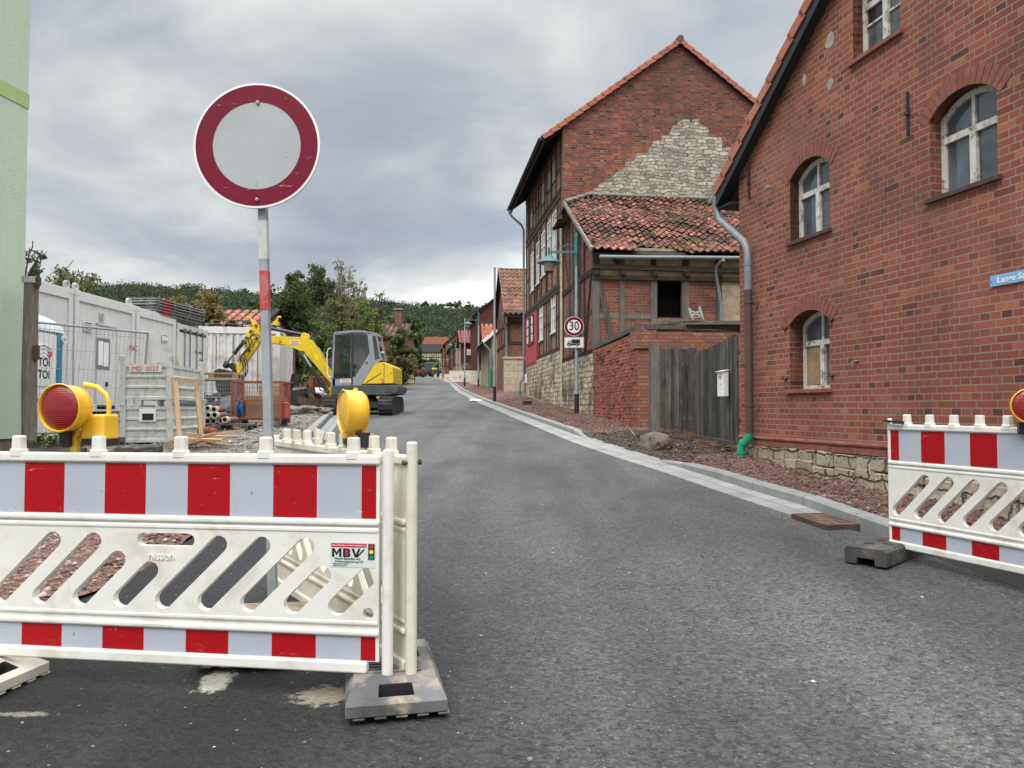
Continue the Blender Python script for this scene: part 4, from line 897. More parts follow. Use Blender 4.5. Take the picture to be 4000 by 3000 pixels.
M['sign_grey'] = scratched('sign_grey', (.40, .42, .435), (.66, .67, .66))
M['black'] = simple('black_plastic', (.018, .018, .020), .5, var=.2)
M['rubberplate'] = simple('recycled_black_plate', (.055, .053, .052), .8, var=.25, vs=5, bump=.5, bs=60, dirt=(.20, .17, .13), dscale=4, damt=.6)
M['dirtyplate'] = simple('dirty_grey_plate', (.11, .11, .112), .72, var=.5, vs=3.2, bump=.6, bs=50, dirt=(.36, .28, .20), dscale=4.5, damt=.95)
M['tanplate'] = simple('muddy_plate', (.33, .25, .17), .85, var=.3, vs=4, bump=.5, bs=50, dirt=(.12, .10, .08), dscale=4, damt=.7)
M['paleplate'] = simple('lime_covered_plate', (.55, .50, .43), .85, var=.15, vs=4, bump=.5, bs=50, dirt=(.3, .25, .2), dscale=4, damt=.5)
M['yellow'] = simple('lamp_yellow', (.82, .47, .03), .38, var=.08, vs=7, dirt=(.55, .32, .05), dscale=6, damt=.35, coat=.2)
M['galv'] = simple('galvanised_steel', (.30, .335, .36), .5, metal=.25, var=.2, vs=6, bump=.1)
def ribbed(name, col, col2, rough=.14):
    m, t, b = newmat(name); tc = t.n('TexCoord').outputs['Object']
    wv = t.n('TexWave', {'Vector': tc, 'Scale': 45.0, 'Distortion': .3}, bands_direction='X').outputs['Fac']; w2 = t.n('TexWave', {'Vector': tc, 'Scale': 36.0, 'Distortion': .3}, bands_direction='Z').outputs['Fac']
    h = t.math('ADD', wv, w2); c = t.mix(t.math('MULTIPLY', h, .5), col, col2)
    link(t, c, b.inputs['Base Color']); b.inputs['Roughness'].default_value = rough; link(t, t.bump(h, .35, .003), b.inputs['Normal']); b.inputs['Coat Weight'].default_value = .5
    b.inputs['Coat Roughness'].default_value = .12
    return m
M['redlens'] = ribbed('red_lens', (.19, .002, .006), (.30, .008, .012)); M['amberlens'] = ribbed('amber_lens', (.72, .36, .01), (.85, .50, .03))
def capsule(x0, z0, x1, z1, r, n=6):
    a = atan2(z1-z0, x1-x0); out = []
    for k in range(n+1): t_ = a-pi/2+pi*k/n; out.append((x1+r*cos(t_), z1+r*sin(t_)))
    for k in range(n+1): t_ = a+pi/2+pi*k/n; out.append((x0+r*cos(t_), z0+r*sin(t_)))
    return out
def barrier(label, loc, th, L=1.98, posts=(), phase=0, kinds=None, mat='hdpe', posth=(.97, .97), hbar=None, strip=True, group=None, broken=None, postw=(.048, .048), extra_hole=True, lugs=True, pole_off=(.035, .035)):
    b = thing('traffic_barrier', label, 'barrier', loc, th, group)
    holes = []
    for xb, kd in kinds:
        if kd == 'f': h = capsule(xb, .288, xb+.258, .548, .0405)
        elif kd == 's': h = capsule(xb, .288, xb+.135, .423, .0405)
        elif kd == 'm': h = capsule(xb, .288, xb+.178, .467, .0405)
        elif kd == 't': h = capsule(xb+.03, .49, xb+.09, .548, .030)
        if max(p[0] for p in h) < L-.003 and min(p[0] for p in h) > .012: holes.append(h)
    if hbar: holes.append(capsule(hbar[0], .563, hbar[1], .563, .030))
    if extra_hole: holes.append([(L-.045+.025*cos(2*pi*k/12), .262+.025*sin(2*pi*k/12)) for k in range(12)])
    mb = MB(); mb.prism([(0, .225), (L, .225), (L, .615), (0, .615)], -.017, .017, holes=holes)
    pan = mb.build('panel', M[mat], b, norm=True, bevel=.006, seg=3, flat=True)
    mb = MB(); mb.bb(.0, L, -.006, .006, .02, .93); mb.build('backing', M[mat], pan)
    # cut the backing away from the openwork field: two plates only
    me = pan.children[0].data; me.clear_geometry(); mb2 = MB(); mb2.bb(.0, L, -.009, .009, .05, .17); mb2.bb(0, L, -.009, .009, .65, .925); me.from_pydata(mb2.v, [], mb2.f)
    mb = MB()
    mb.bb(-.002, L+.002, -.024, .024, .914, .959); mb.bb(-.002, L+.002, -.024, .024, .643, .672); mb.bb(0, L, -.021, .021, .610, .638)
    mb.bb(-.002, L-.05, -.024, .024, -.002, .050); mb.bb(-.002, L+.002, -.024, .024, .160, .188); mb.bb(0, L, -.020, .020, .205, .232)
    mb.build('rail', M[mat], b, bevel=.011, seg=3)
    mb = MB(); mb.bb(0, L, -.0115, .0115, .176, .212); mb.bb(0, L, -.0115, .0115, .635, .648); mb.build('groove', M[mat], pan)
    for i, x in enumerate(posts):
        mb = MB()
        if broken and i == broken: mb.box((x, 0, .975), (.050, .044, .05))
        else: mb.box((x, 0, .995), (.052, .042, .082), top=(.94, .94)); mb.box((x, 0, .955), (.060, .053, .04))
        mb.build('lug', M[mat], b, bevel=.008, seg=2)
    if lugs and len(posts) > 1: pass
    if broken:
        mb = MB(); x = posts[broken]
        mb.bar((x-.022, 0, .97), (x-.034, -.01, 1.035), .012, .03); mb.bar((x+.02, 0, .97), (x+.033, .0, 1.05), .012, .03); mb.bar((x, .015, .97), (x, .02, 1.06), .03, .01); mb.build('broken_lug', M[mat], b)
    if strip:
        for nm, z0, z1 in (('reflective_strip', .676, .911), ('reflective_strip', .054, .157)):
            mb = MB(); e = [.02]; x = phase
            while x < L-.02:
                if x > .03: e.append(x)
                x += .2
            e.append(L-.015)
            for a, c in zip(e, e[1:]):
                k = int(round(((a+c)/2-phase)/.2-.5)); mb.face([(a, -.0102, z0), (c, -.0102, z0), (c, -.0102, z1), (a, -.0102, z1)], (k+1) % 2)
            mb.build(nm, [M['refl_white'], M['refl_red']], pan)
    for x, h, w_ in ((-pole_off[0], posth[0], postw[0]), (L+pole_off[1], posth[1], postw[1])):
        if h:
            mb = MB(); mb.tube([(x, 0, -.01), (x, 0, h-.008), (x, 0, h)], [w_/2, w_/2, w_/2-.006], 16); mb.build('end_post', M[mat], b, smooth=True)
    return b
K = [(1.795-.2*k, c) for k, c in enumerate('ssfffsmfff')]
R1 = P(1482, 2628, 3.31); thb1 = atan2(-.275, 1.98)
o1 = Vector((R1.x, R1.y, 0))-Vector((cos(thb1), sin(thb1), 0))*1.98; zb = R1.z
b1 = barrier('front red and white striped road barrier across the left foreground', (o1.x, o1.y, zb), thb1, posts=[.26, .66, 1.06, 1.46, 1.86], phase=-.1, kinds=K, hbar=(.895, 1.11), posth=(.985, .985)); b1.scale = (1, 1, .965)
for x, z in ((1.83, .20), (1.93, .20), (1.83, .58+.05), (1.93, .63)):
    pass
mb = MB(); [mb.lathe([(0, .010), (.008, .008), (.012, 0)], (x, -.021, z), 10, Matrix.Rotation(pi/2, 3, 'X')) for x, z in ((1.845, .185), (1.935, .185), (1.845, .222), )]
text('nissen', .052, (.985, -.0175, .487), (pi/2, 0, 0), M['hdpe'], b1, bold=0, ext=.004, name='embossed_name')
# sticker
st = MB(); st.bb(1.765, 1.965, -.0185, -.0175, .462, .572); st_o = st.build('sticker', simple('sticker_white', (.62, .66, .64), .3, var=.02), b1)
M['ink'] = simple('black_ink', (.012, .012, .014), .4, var=.02); M['inkred'] = simple('red_ink', (.50, .02, .05), .4, var=.05); M['inkgreen'] = simple('green_ink', (.02, .22, .16), .4, var=.05); M['inkyellow'] = simple('yellow_ink', (.75, .65, .05), .4, var=.05)
mb = MB(); mb.bb(1.770, 1.926, -.0192, -.0186, .550, .567); mb.build('red_band', M['inkred'], st_o)
mb = MB(); mb.bb(1.934, 1.962, -.0195, -.0186, .497, .567); mb.build('signal_box', M['ink'], st_o)
for z, c_ in ((.556, 'inkred'), (.532, 'inkyellow'), (.508, 'inkgreen')):
    mb = MB(); mb.prism([(1.948+.0095*cos(2*pi*k/14), z+.0095*sin(2*pi*k/14)) for k in range(14)], -.0202, -.0196); mb.build('signal_light', M[c_], st_o, norm=True)
mb = MB(); zc_, hh_ = .526, .019
Mp = [(0, 0), (.010, 0), (.010, .026), (.0195, .008), (.0225, .008), (.032, .026), (.032, 0), (.042, 0), (.042, .038), (.031, .038), (.021, .019), (.011, .038), (0, .038)]
Bp = [(0, 0), (.024, 0), (.032, .004), (.034, .011), (.029, .019), (.033, .026), (.030, .034), (.023, .038), (0, .038)]; Bh = [[(.010, .008), (.010, .016), (.021, .016), (.024, .012), (.021, .008)], [(.010, .023), (.010, .030), (.019, .030), (.022, .0265), (.019, .023)]]
Vp = [(.012, 0), (.022, 0), (.038, .038), (.028, .038), (.017, .011), (.009, .038), (-.002, .038)]
for pl__, ox_, hl in ((Mp, 1.773, []), (Bp, 1.822, Bh), (Vp, 1.862, [])): mb.prism([(ox_+x, zc_-hh_+z) for x, z in pl__], -.0196, -.0186, holes=[[(ox_+x, zc_-hh_+z) for x, z in h_] for h_ in hl])
mb.bar((1.884, -.0192, .508), (1.916, -.0192, .542), .006, .001, up=(0, 1, 0)); mb.build('logo_letters', M['ink'], st_o, norm=True); mb = MB(); mb.bb(1.8325, 1.844, -.0202, -.0197, .512, .540); mb.build('logo_red_bar', M['inkred'], st_o)
text('Meyers Baustellen und Verkehrsabsicherung', .0088, (1.848, -.0196, .5585), (pi/2, 0, 0), M['white'], st_o, sx=.93)
text('Meyers Baustellen und', .0125, (1.842, -.0193, .500), (pi/2, 0, 0), M['ink'], st_o)
text('Verkehrsabsicherung KG', .0125, (1.848, -.0193, .4875), (pi/2, 0, 0), M['inkgreen'], st_o)
text('Telefon 0 36 46 / 77 31 70', .0065, (1.812, -.0193, .477), (pi/2, 0, 0), M['ink'], st_o); text('Fax 0 36 46 / 77 31 71', .0065, (1.810, -.0193, .469), (pi/2, 0, 0), M['ink'], st_o)
# second barrier seen from behind, running away to the round sign
n2_, f2_ = Vector((-.430, 3.315, zb-.005)), Vector((-1.53, 5.02, 0)); th2 = atan2(f2_.y-n2_.y, f2_.x-n2_.x)
u2 = Vector((cos(th2), sin(th2), 0))
b2 = barrier('yellowed white barrier seen from its back, running away behind the striped one', tuple(n2_+u2*.035), th2, posts=[.18+.2*k for k in range(9)], phase=-.1, kinds=[(.04+.2*k, 'f') for k in range(9)], mat='hdpe2', posth=(1.022, .99), broken=5, extra_hole=False); b2.scale = (1, 1, .965)
mb = MB(); mb.tube([(-.055, .0, .93), (.02, .0, .93)], .006, 6); mb.tube([(-.035, -.045, .93), (-.035, .045, .93)], .007, 8); mb.lathe([(0, .012), (.012, .008), (.014, 0)], (-.035, .035, .93), 6, Matrix.Rotation(-pi/2, 3, 'X')); mb.lathe([(0, .012), (.012, .008), (.014, 0)], (-.035, -.035, .93), 6, Matrix.Rotation(pi/2, 3, 'X')); mb.build('bolt', M['brownpipe'], b2)
for q in range(7):
    pass
# right-hand barrier
a3, e3 = P(3470, 2124, 5.89), P(3957, 2220, 4.94); th3 = atan2(e3.y-a3.y, e3.x-a3.x)
b3 = barrier('striped barrier on the right side of the road, cut by the photo edge', (a3.x+.02, a3.y, a3.z), th3, posts=[.17+.2*k for k in range(10)], phase=.1-.2, kinds=[(.0, 't')]+[(.075+.2*k, 'f') for k in range(9)], posth=(1.005, .97), postw=(.034, .048), pole_off=(-.008, .035)); b3.scale = (1, 1, .965); b3.location.z -= .015
mb = MB(); mb.bar((-.02, -.03, .985), (.16, -.045, .975), .03, .014); mb.bar((.16, -.045, .975), (.16, .045, .975), .014, .02); mb.bar((-.02, .03, .985), (.16, .045, .975), .03, .014); mb.build('strap', M['black'], b3)
# foot plates
def foot_plate(label, loc, th, m, L=.80, W=.41, H=.115, group='black and grey foot plates', steep=1.0):
    mb = MB(); c = .035
    out = [(-W/2, -L/2), (W/2, -L/2), (W/2, L/2), (-W/2, L/2)]
    def rect_(x, y, w_, h_): return [(x-w_/2, y-h_/2), (x-w_/2, y+h_/2), (x+w_/2, y+h_/2), (x+w_/2, y-h_/2)]
    holes = [rect_(.0, -L*.33, .14, .05), rect_(0, L*.33, .14, .05), rect_(-.10, -.02, .045, .045), rect_(-.02, -.02, .045, .045), rect_(.10, .04, .05, .09), rect_(-.05, .12, .045, .045)]
    zf = lambda u, v, a: (u, v, a); e_, h1 = .15, H*.5
    holes = [rect_(-.10, -.02, .045, .045), rect_(-.02, -.02, .045, .045), rect_(.10, .04, .05, .09), rect_(-.05, .12, .045, .045)]
    mb.prism(out, 0.012, h1, zf, back=False)
    tin = [(x*(W/2-.035)/(W/2), y*(L/2-e_)/(L/2)) for x, y in out]; mb.prism(tin, h1-.01, H, zf, holes=holes)
    for i in (1, 3):
        j = (i+1) % 4; mb.face([(*out[i], h1), (*out[j], h1), (*tin[j], H), (*tin[i], H)])
    for s_ in (-1, 1):
        def S(x, k): yy = s_*(L/2-e_*k); ww = (W/2-.035*k)/(W/2); return (x*ww, yy, h1+(H-h1)*k)
        xs = (-W/2, -.075, .075, W/2); ks = (0, .30, .74, 1)
        for i in range(3):
            for j in range(3):
                if i == 1 and j == 1: continue
                f = [S(xs[i], ks[j]), S(xs[i+1], ks[j]), S(xs[i+1], ks[j+1]), S(xs[i], ks[j+1])]
                mb.face(f if s_ < 0 else list(reversed(f)))
        c4_ = [S(xs[1], ks[1]), S(xs[2], ks[1]), S(xs[2], ks[2]), S(xs[1], ks[2])]; lo = [(p[0], p[1], .03) for p in c4_]
        for i in range(4): mb.face([c4_[i], c4_[(i+1) % 4], lo[(i+1) % 4], lo[i]], 1)  # recess faces are black: the shade inside the hole is put into the colour
        mb.face(lo, 1)
    for k in range(5):
        x = -W/2+.03+k*.085; mb.bb(x, x+.05, -L/2+.002, L/2-.002, 0, .0125)
    t_ = thing('foot_plate', label, 'foot plate', loc, th, group)
    mb.build('slab', [M[m], M['black']], t_, bevel=.010, seg=2, norm=True)
    mb = MB()
    for k in range(4): mb.bb(-W/2+.09, W/2-.09, -.20+k*.035, -.185+k*.035, H-.001, H+.008)
    mb.build('grip_rib', M[m], t_, bevel=.002)
    mb = MB(); [mb.bb(x-w_/2+.001, x+w_/2-.001, y-h_/2+.001, y+h_/2-.001, H*.5+.001, H*.5+.003) for x, y, w_, h_ in ((-.10, -.02, .045, .045), (-.02, -.02, .045, .045), (.10, .04, .05, .09), (-.05, .12, .045, .045))]
    mb.build('socket_shade', M['black'], t_)  # black floors paint the shade at the bottom of the square holes
    return t_
foot_plate('grey and brown stained foot plate carrying the two white end posts', (-.545, 3.52, rz(3.52)+.0), radians(12), 'dirtyplate', H=.12)
foot_plate('muddy tan foot plate carrying the round prohibition sign', (-1.30, 4.10, rz(4.10)), radians(4), 'tanplate', L=.9, W=.44, H=.12)
foot_plate('pale lime-covered foot plate under the left end of the striped barrier', (-2.60, 3.52, rz(3.5)), radians(80), 'paleplate')
# the block under the right barrier: thick with a notch in its short face
def block_plate(label, loc, th, group='black and grey foot plates', L=.80, W=.30, H=.125):
    t_ = thing('foot_plate', label, 'foot plate', loc, th, group)
    mb = MB(); prof = [(-W/2, 0), (-W*.22, 0), (-W*.20, .045), (W*.20, .045), (W*.22, 0), (W/2, 0), (W/2, H-.02), (W/2-.02, H), (-W/2+.02, H), (-W/2, H-.02)]
    mb.prism(prof, -L/2, L/2); mb.build('slab', M['rubberplate'], t_, norm=True, bevel=.006)
    mb = MB(); [mb.bb(x-.03, x+.03, y-.02, y+.02, H-.001, H+.003) for x, y in ((-.05, -.2), (.06, -.12), (-.04, .0), (.05, .15), (-.05, .25))]; mb.build('grip_rib', M['black'], t_)
    return t_
q1, q2 = G(3380, 2215), Vector((.72, .69, 0)).normalized()
thk = atan2(q2.y, q2.x)-pi/2
block_plate('thick black foot plate under the left end of the right-hand barrier', (q1.x+q2.x*.40, q1.y+q2.y*.40, rz(q1.y+.2)+.004), thk)
ee_ = Vector((a3.x, a3.y, 0))+Vector((cos(th3), sin(th3), 0))*2.0
block_plate('thick black foot plate under the near end of the right-hand barrier', (ee_.x, ee_.y, gz(ee_.x, ee_.y)+.015), thk)
for i, (px_, py_, yy, rot, dz, lb) in enumerate([(215, 1712, 11.6, .1, .0, 'lower left foot plate of the black stack behind the flashing lamp'), (480, 1712, 11.3, .05, .0, 'lower middle foot plate of the black stack behind the flashing lamp'), (205, 1672, 11.7, .02, .13, 'upper left foot plate of the black stack behind the flashing lamp'), (370, 1675, 11.9, .12, .13, 'upper middle foot plate of the black stack behind the flashing lamp'), (545, 1700, 11.4, 1.5, .06, 'foot plate with its notched end forward, beside the grey steel crates')]):
    p = P(px_, py_, yy); z = gz(p.x, p.y)+dz+.02
    block_plate(lb, (p.x, p.y, z), pi/2+rot)
# lamps
def lamp(label, loc, th, lens, case_side=1, group='flashing road-works lamps', back=False):
    t_ = thing('warning_lamp', label, 'lamp', loc, th, group)
    RX = Matrix.Rotation(pi/2, 3, 'X')      # local z of the lathe -> -y (towards the lens side)
    mb = MB(); c = (0, .0, .172)
    mb.lathe([(.090, -.012), (.101, -.008), (.104, .02), (.1065, .066), (.1105, .074), (.106, .077), (.101, .068), (.099, .02), (.097, .0)], c, 40, RX)
    mb.lathe([(.0, -.050), (.05, -.047), (.085, -.036), (.100, -.018), (.103, 0)], c, 40, RX)
    h = mb.build('lamp_hood', M['yellow'], t_, smooth=True)
    mb = MB(); mb.lathe([(.1005, .064), (.094, .070), (.07, .077), (.04, .081), (.012, .083), (0, .083)], c, 40, RX); mb.build('lens', M[lens], h, smooth=True)
    mb = MB(); mb.lathe([(.0, .048), (.006, .046), (.007, .02)], (-.03, 0, .08), 8, RX); 
    mb = MB(); cx, cy = (.105 if case_side > 0 else -.15), (.06 if case_side > 0 else .02)
    mb.box((cx, cy, .085), (.125, .105, .115), top=(.97, .95)); mb.build('battery_case', M['yellow'], t_, bevel=.012, seg=3)
    mb = MB(); mb.box((cx, cy, .018), (.118, .10, .03)); mb.build('case_base', M['black'], t_, bevel=.006)
    mb = MB(); q_ = case_side; mb.tube([(cx+.045*q_, cy, .13), (cx+.045*q_, cy, .19), (cx+.025*q_, cy, .235), (cx-.02*q_, cy, .268), (cx-.08*q_, cy-.01, .280)], [.011, .011, .011, .012, .013], 8); mb.build('handle', M['yellow'], t_, smooth=True)
    mb = MB(); mb.bar((0, .03, -.035), (0, .03, .09), .03, .03); mb.box((0, .03, .055), (.05, .03, .03)); mb.box((.02*case_side, .06, .04), (.04, .05, .04)); mb.build('bracket', M['yellow'], t_, bevel=.003)
    mb = MB(); mb.box((-.028*case_side, .02, .03), (.05, .06, .075)); [mb.box((-.028*case_side, -.012, .005+k*.025), (.052, .006, .008)) for k in range(3)]; mb.build('clamp', M['black'], t_, bevel=.004)
    return t_
on1 = lambda s, dz=.96: Vector((o1.x+cos(thb1)*s, o1.y+sin(thb1)*s, zb+dz))
pl_ = P(275, 1755, 3.52)
lamp('yellow warning lamp with a red lens, on the front striped barrier at the left', (pl_.x, pl_.y, zb+.955), radians(-12), 'redlens')
pm_ = n2_+u2*.63
lamp('all-yellow warning lamp seen from the side, on the barrier beside the excavator', (pm_.x, pm_.y, zb+.938), radians(-62), 'amberlens', -1)
p3_ = Vector((a3.x, a3.y, a3.z))+Vector((cos(th3), sin(th3), 0))*1.13
lamp('yellow warning lamp with a red lens, cut by the right edge of the photo', (p3_.x, p3_.y, a3.z+.875), radians(-22), 'redlens', 1)
# round sign on its leaning pole
pb, pt = P(1067, 2350, 4.40), P(1018, 455, 4.47)
rs = thing('round_sign', 'large round grey prohibition sign with red rim on a leaning steel pole', 'sign', pb)
d = pt-pb; mb = MB(); mb.bar((0, 0, -.03), d, .048, .048); mb.build('pole', M['galv'], rs, bevel=.004)
def band(py0, py1, m, nm):
    f0 = (P(1040, py0, 4.44).z-pb.z)/d.z; f1 = (P(1040, py1, 4.44).z-pb.z)/d.z; mb = MB(); mb.bar(d*f0, d*f1, .0500, .0500); mb.build(nm, m, rs, bevel=.004)
M['bandwhite'] = simple('worn_white_band', (.50, .51, .50), .6, var=.1, dirt=(.22, .22, .21), dscale=8, damt=.7); M['bandred'] = simple('worn_red_band', (.42, .045, .045), .6, var=.1, dirt=(.4, .3, .28), dscale=8, damt=.5)
band(1016, 862, M['bandwhite'], 'white_band'); band(1215, 1057, M['bandred'], 'red_band')
ctr = P(1013, 579, 4.44)-pb+Vector((0, -.045, 0)); Rz = Matrix.Rotation(radians(-1.5), 3, 'Y'); RXm = Rz @ Matrix.Rotation(pi/2, 3, 'X'); Rr = .364
mb = MB(); mb.lathe([(0, -.012), (Rr, -.012), (Rr, .0), (0, .0)], ctr, 72, RXm); plate = mb.build('sign_plate', M['sign_grey'], rs, smooth=True)
mb = MB(); mb.lathe([(Rr-.011, .0015), (Rr*.698, .0015)], ctr, 72, RXm); mb.build('red_ring', M['sign_red'], plate)
mb = MB(); mb.lathe([(Rr+.001, -.013), (Rr+.001, .002), (Rr-.011, .0025)], ctr, 72, RXm); mb.build('white_rim', M['white'], plate)
for dx, dz in ((.004, .25), (.006, -.315)):
    mb = MB(); mb.lathe([(.011, 0), (.010, .008), (0, .011)], ctr+Vector((dx, -.002, dz-.0)), 10, RXm); mb.build('bolt', M['galv'], plate)
# ---------------------------------------------------------------- the yard on the left: green house, containers, toilet, crates
M['stucco'] = None
def stucco(name, col):
    m, t, b = newmat(name); tc = t.n('TexCoord').outputs['Object']
    n1 = t.noise(tc, 16, 3, .5, 2.2); n2 = t.noise(tc, 45, 3); h = t.math('ADD', t.ramp(n1, [(.40, 0.0), (.50, 1.0), (.56, .1)]), t.math('MULTIPLY', n2, .3))
    c = t.mix(t.noise(tc, 1.2, 5), tuple(x*.9 for x in col), col); link(t, c, b.inputs['Base Color']); b.inputs['Roughness'].default_value = .9
    c2 = t.mix(t.ramp(t.noise(t.mapping(tc, (2.5, 2.5, .25)), 1.5, 6, .6), [(.5, 0.0), (.75, .35)]), c, tuple(x*.7 for x in col)); link(t, c2, b.inputs['Base Color']); link(t, t.bump(h, .4, .012), b.inputs['Normal']); return m
M['stucco'] = stucco('green_stucco', (.52, .61, .49)); M['oliveband'] = simple('green_band', (.34, .47, .20), .8)
gc = P(85, 1706, 12.5); thG = atan2(1, .133)+0.0
# local x runs away from the camera along the wall, the rendered face looks to the street
gh = thing('green_house', 'pale green stucco house with a darker green band at the left edge', 'house', (gc.x-.133*6, gc.y-6, gc.z), atan2(6, .133*6))
GL = 6.05
mb = MB(); mb.bb(0, GL, 0, 8, -.02, 9.0); mb.build('wall', M['stucco'], gh)
zb0 = P(121, 426, 12.5).z-gc.z; zb1 = P(121, 369, 12.5).z-gc.z
mb = MB(); mb.bb(-.01, GL+.012, -.012, 8.01, zb0, zb1); mb.build('colour_band', M['oliveband'], gh)
mb = MB(); mb.bb(.05, GL-.03, .04, 7.9, -1.2, -.021); mb.build('plinth', simple('brown_plinth', (.20, .15, .12), .9, var=.3, bump=.4), gh)
mb = MB(); mb.prism([(-.3, 9.0), (8.3, 9.0), (4, 12.4)], -.3, GL+.3, lambda u, v, a: (a, u, v)); mb.build('roof', M['tile_red'], gh, norm=True)
pp_ = P(110, 1746, 12.15); gpz = gz(pp_.x, pp_.y)
wp = thing('wooden_post', 'tall weathered grey wooden post with rusty hinges at the corner of the green house', 'post', (pp_.x, pp_.y, gpz), .15)
tz = P(114, 1100, 12.15).z-gpz
mb = MB(); mb.tube([(0.02, 0, -.2), (-.005, 0, 1.2), (.0, 0, tz-.02)], [.108, .112, .104], 11); mb.build('post', M['timber_grey'], wp, smooth=True, ang=50)
mb = MB(); mb.box((.0, 0, tz+.02), (.20, .22, .10)); mb.build('metal_cap', simple('dented_metal', (.42, .42, .42), .5, metal=.4, dirt=(.12, .08, .06)), wp)
for z in (tz-.0, tz-1.13):
    mb = MB(); mb.box((.11, -.05, z), (.07, .10, .13 if z > tz-.5 else .22)); mb.tube([(.14, -.08, z-.12), (.14, -.08, z+.12)], .018, 7); mb.build('hinge', simple('rust', (.07, .038, .03), .85, var=.4, bump=.4), wp)
# containers
M['contwhite'] = simple('container_white', (.66, .665, .66), .45, var=.03, vs=2, dirt=(.45, .43, .40), dscale=1.5, damt=.22)
M['contdirty'] = simple('container_grey_white', (.62, .63, .625), .6, var=.1, vs=2, dirt=(.24, .17, .12), dscale=1.6, damt=.55)
M['contgrey'] = simple('container_frame', (.58, .585, .58), .5, var=.06, dirt=(.25, .2, .16), dscale=2.5, damt=.5)
def corrug(mb, x0, x1, z0, z1, y0, pitch=.1, dep=.018, fn=None, trap=.3):
    fn = fn or (lambda u, v, a: (u, a, v)); n = max(1, int(round((x1-x0)/pitch))); p = (x1-x0)/n; pts = []
    for i in range(n):
        x = x0+i*p; pts += [(x, 0), (x+p*(.5-trap/2), 0), (x+p*.5, dep), (x+p*(1-trap/2), dep)]
    pts.append((x1, 0))
    for (a, da), (b, db) in zip(pts, pts[1:]): mb.face([fn(a, z0, y0+da), fn(b, z0, y0+db), fn(b, z1, y0+db), fn(a, z1, y0+da)])
    return mb
def container(label, loc, th, W, D, H, m, fm, pitch=.1, dep=.018, cat='container', name='container', group=None, sidepitch=.25, sm=None):
    t_ = thing(name, label, cat, loc, th, group); sm = sm or m
    mb = MB(); corrug(mb, .14, W-.14, .16, H-.22, .03, pitch, dep); mb.build('front_wall', M[m], t_)
    mb = MB(); mb.bb(.03, W-.03, .08, D-.05, .05, H-.03); mb.build('core', M[m], t_)
    mb = MB(); corrug(mb, .14, D-.14, .16, H-.16, W-.03-.034, sidepitch, .034, lambda u, v, a: (a, u, v)); mb.build('side_wall', M[sm], t_)
    mb = MB(); mb.bb(.0, .15, 0, .15, 0, H); mb.bb(W-.15, W, 0, .15, 0, H); mb.bb(W-.15, W, D-.15, D, 0, H); mb.bb(.151, W-.151, .0, .12, H-.22, H-.004); mb.bb(.151, W-.151, 0, .12, 0.004, .16); mb.bb(W-.12, W, .151, D-.151, H-.15, H-.004); mb.bb(W-.12, W, .151, D-.151, .004, .15)
    mb.build('frame', M[fm], t_, bevel=.01)
    mb = MB(); [mb.bb(x-.002, x+.162, y-.003, y+.162, z, z+.12) for x in (-.005, W-.155) for y in (-.003,) for z in (-.003, H-.11)]; mb.build('corner_casting', M[fm], t_, bevel=.008)
    return t_
XL = -9.32; zc0 = 1.34
def cont(label, Ya, Yb, H, m, fm, **k): return container(label, (XL, Ya, zc0), pi/2, Yb-Ya, 5.9, H, m, fm, **k)
GRP = 'containers side by side along the left of the yard'
c1 = cont('white ribbed site office container behind the portable toilet', 13.75, 16.28, 2.60, 'contwhite', 'contwhite', group=GRP, sidepitch=.1)
c2 = cont('white ribbed site office container with a door, vent and red company plate', 16.36, 18.96, 2.61, 'contwhite', 'contwhite', group=GRP, sidepitch=.1)
c3 = cont('plain grey-white storage container under the pile of fence frames', 19.05, 21.28, 2.60, 'contwhite', 'contwhite', pitch=.3, dep=.01, group=GRP)
c4_ = cont('grey-white freight container with lock bars on its doors', 21.36, 23.52, 2.46, 'contwhite', 'contdirty', pitch=1.0, dep=.012, group=GRP)
def yb(px_): return -XL*F/(2000-px_)          # where a pixel column meets the container fronts
def zbp(px_, py_): Y = yb(px_); return P(px_, py_, Y).z-zc0
# door etc. of c2
x0, x1 = yb(377)-16.36, yb(450)-16.36; zt = zbp(412, 1276)
mb = MB(); mb.bb(x0, x1, -.0, .035, .05, zt); dr = mb.build('door', M['contwhite'], c2, bevel=.006)
mb = MB(); mb.bb(x0-.03, x0, -.012, .03, .05, zt+.03); mb.bb(x1, x1+.03, -.012, .03, .05, zt+.03); mb.bb(x0-.03, x1+.03, -.03, .03, zt, zt+.04); mb.build('door_frame', M['contgrey'], dr)
mb = MB(); mb.bb(x0+.07, x0+.11, -.02, 0, 1.05, 1.25); mb.tube([(x0+.09, -.05, 1.18), (x0+.24, -.05, 1.18)], .012, 6); mb.build('handle', M['galv'], dr)
mb = MB(); mb.bb(x0+.36, x0+.46, -.02, 0, .58, .68); mb.build('lock_box', M['black'], dr)
mb = MB()
for i in range(7):
    for j in range(2): mb.bb(.98+j*.12, 1.08+j*.12, .010, .03, 2.02+i*.035, 2.04+i*.035)
mb.build('vent', M['contgrey'], c2)
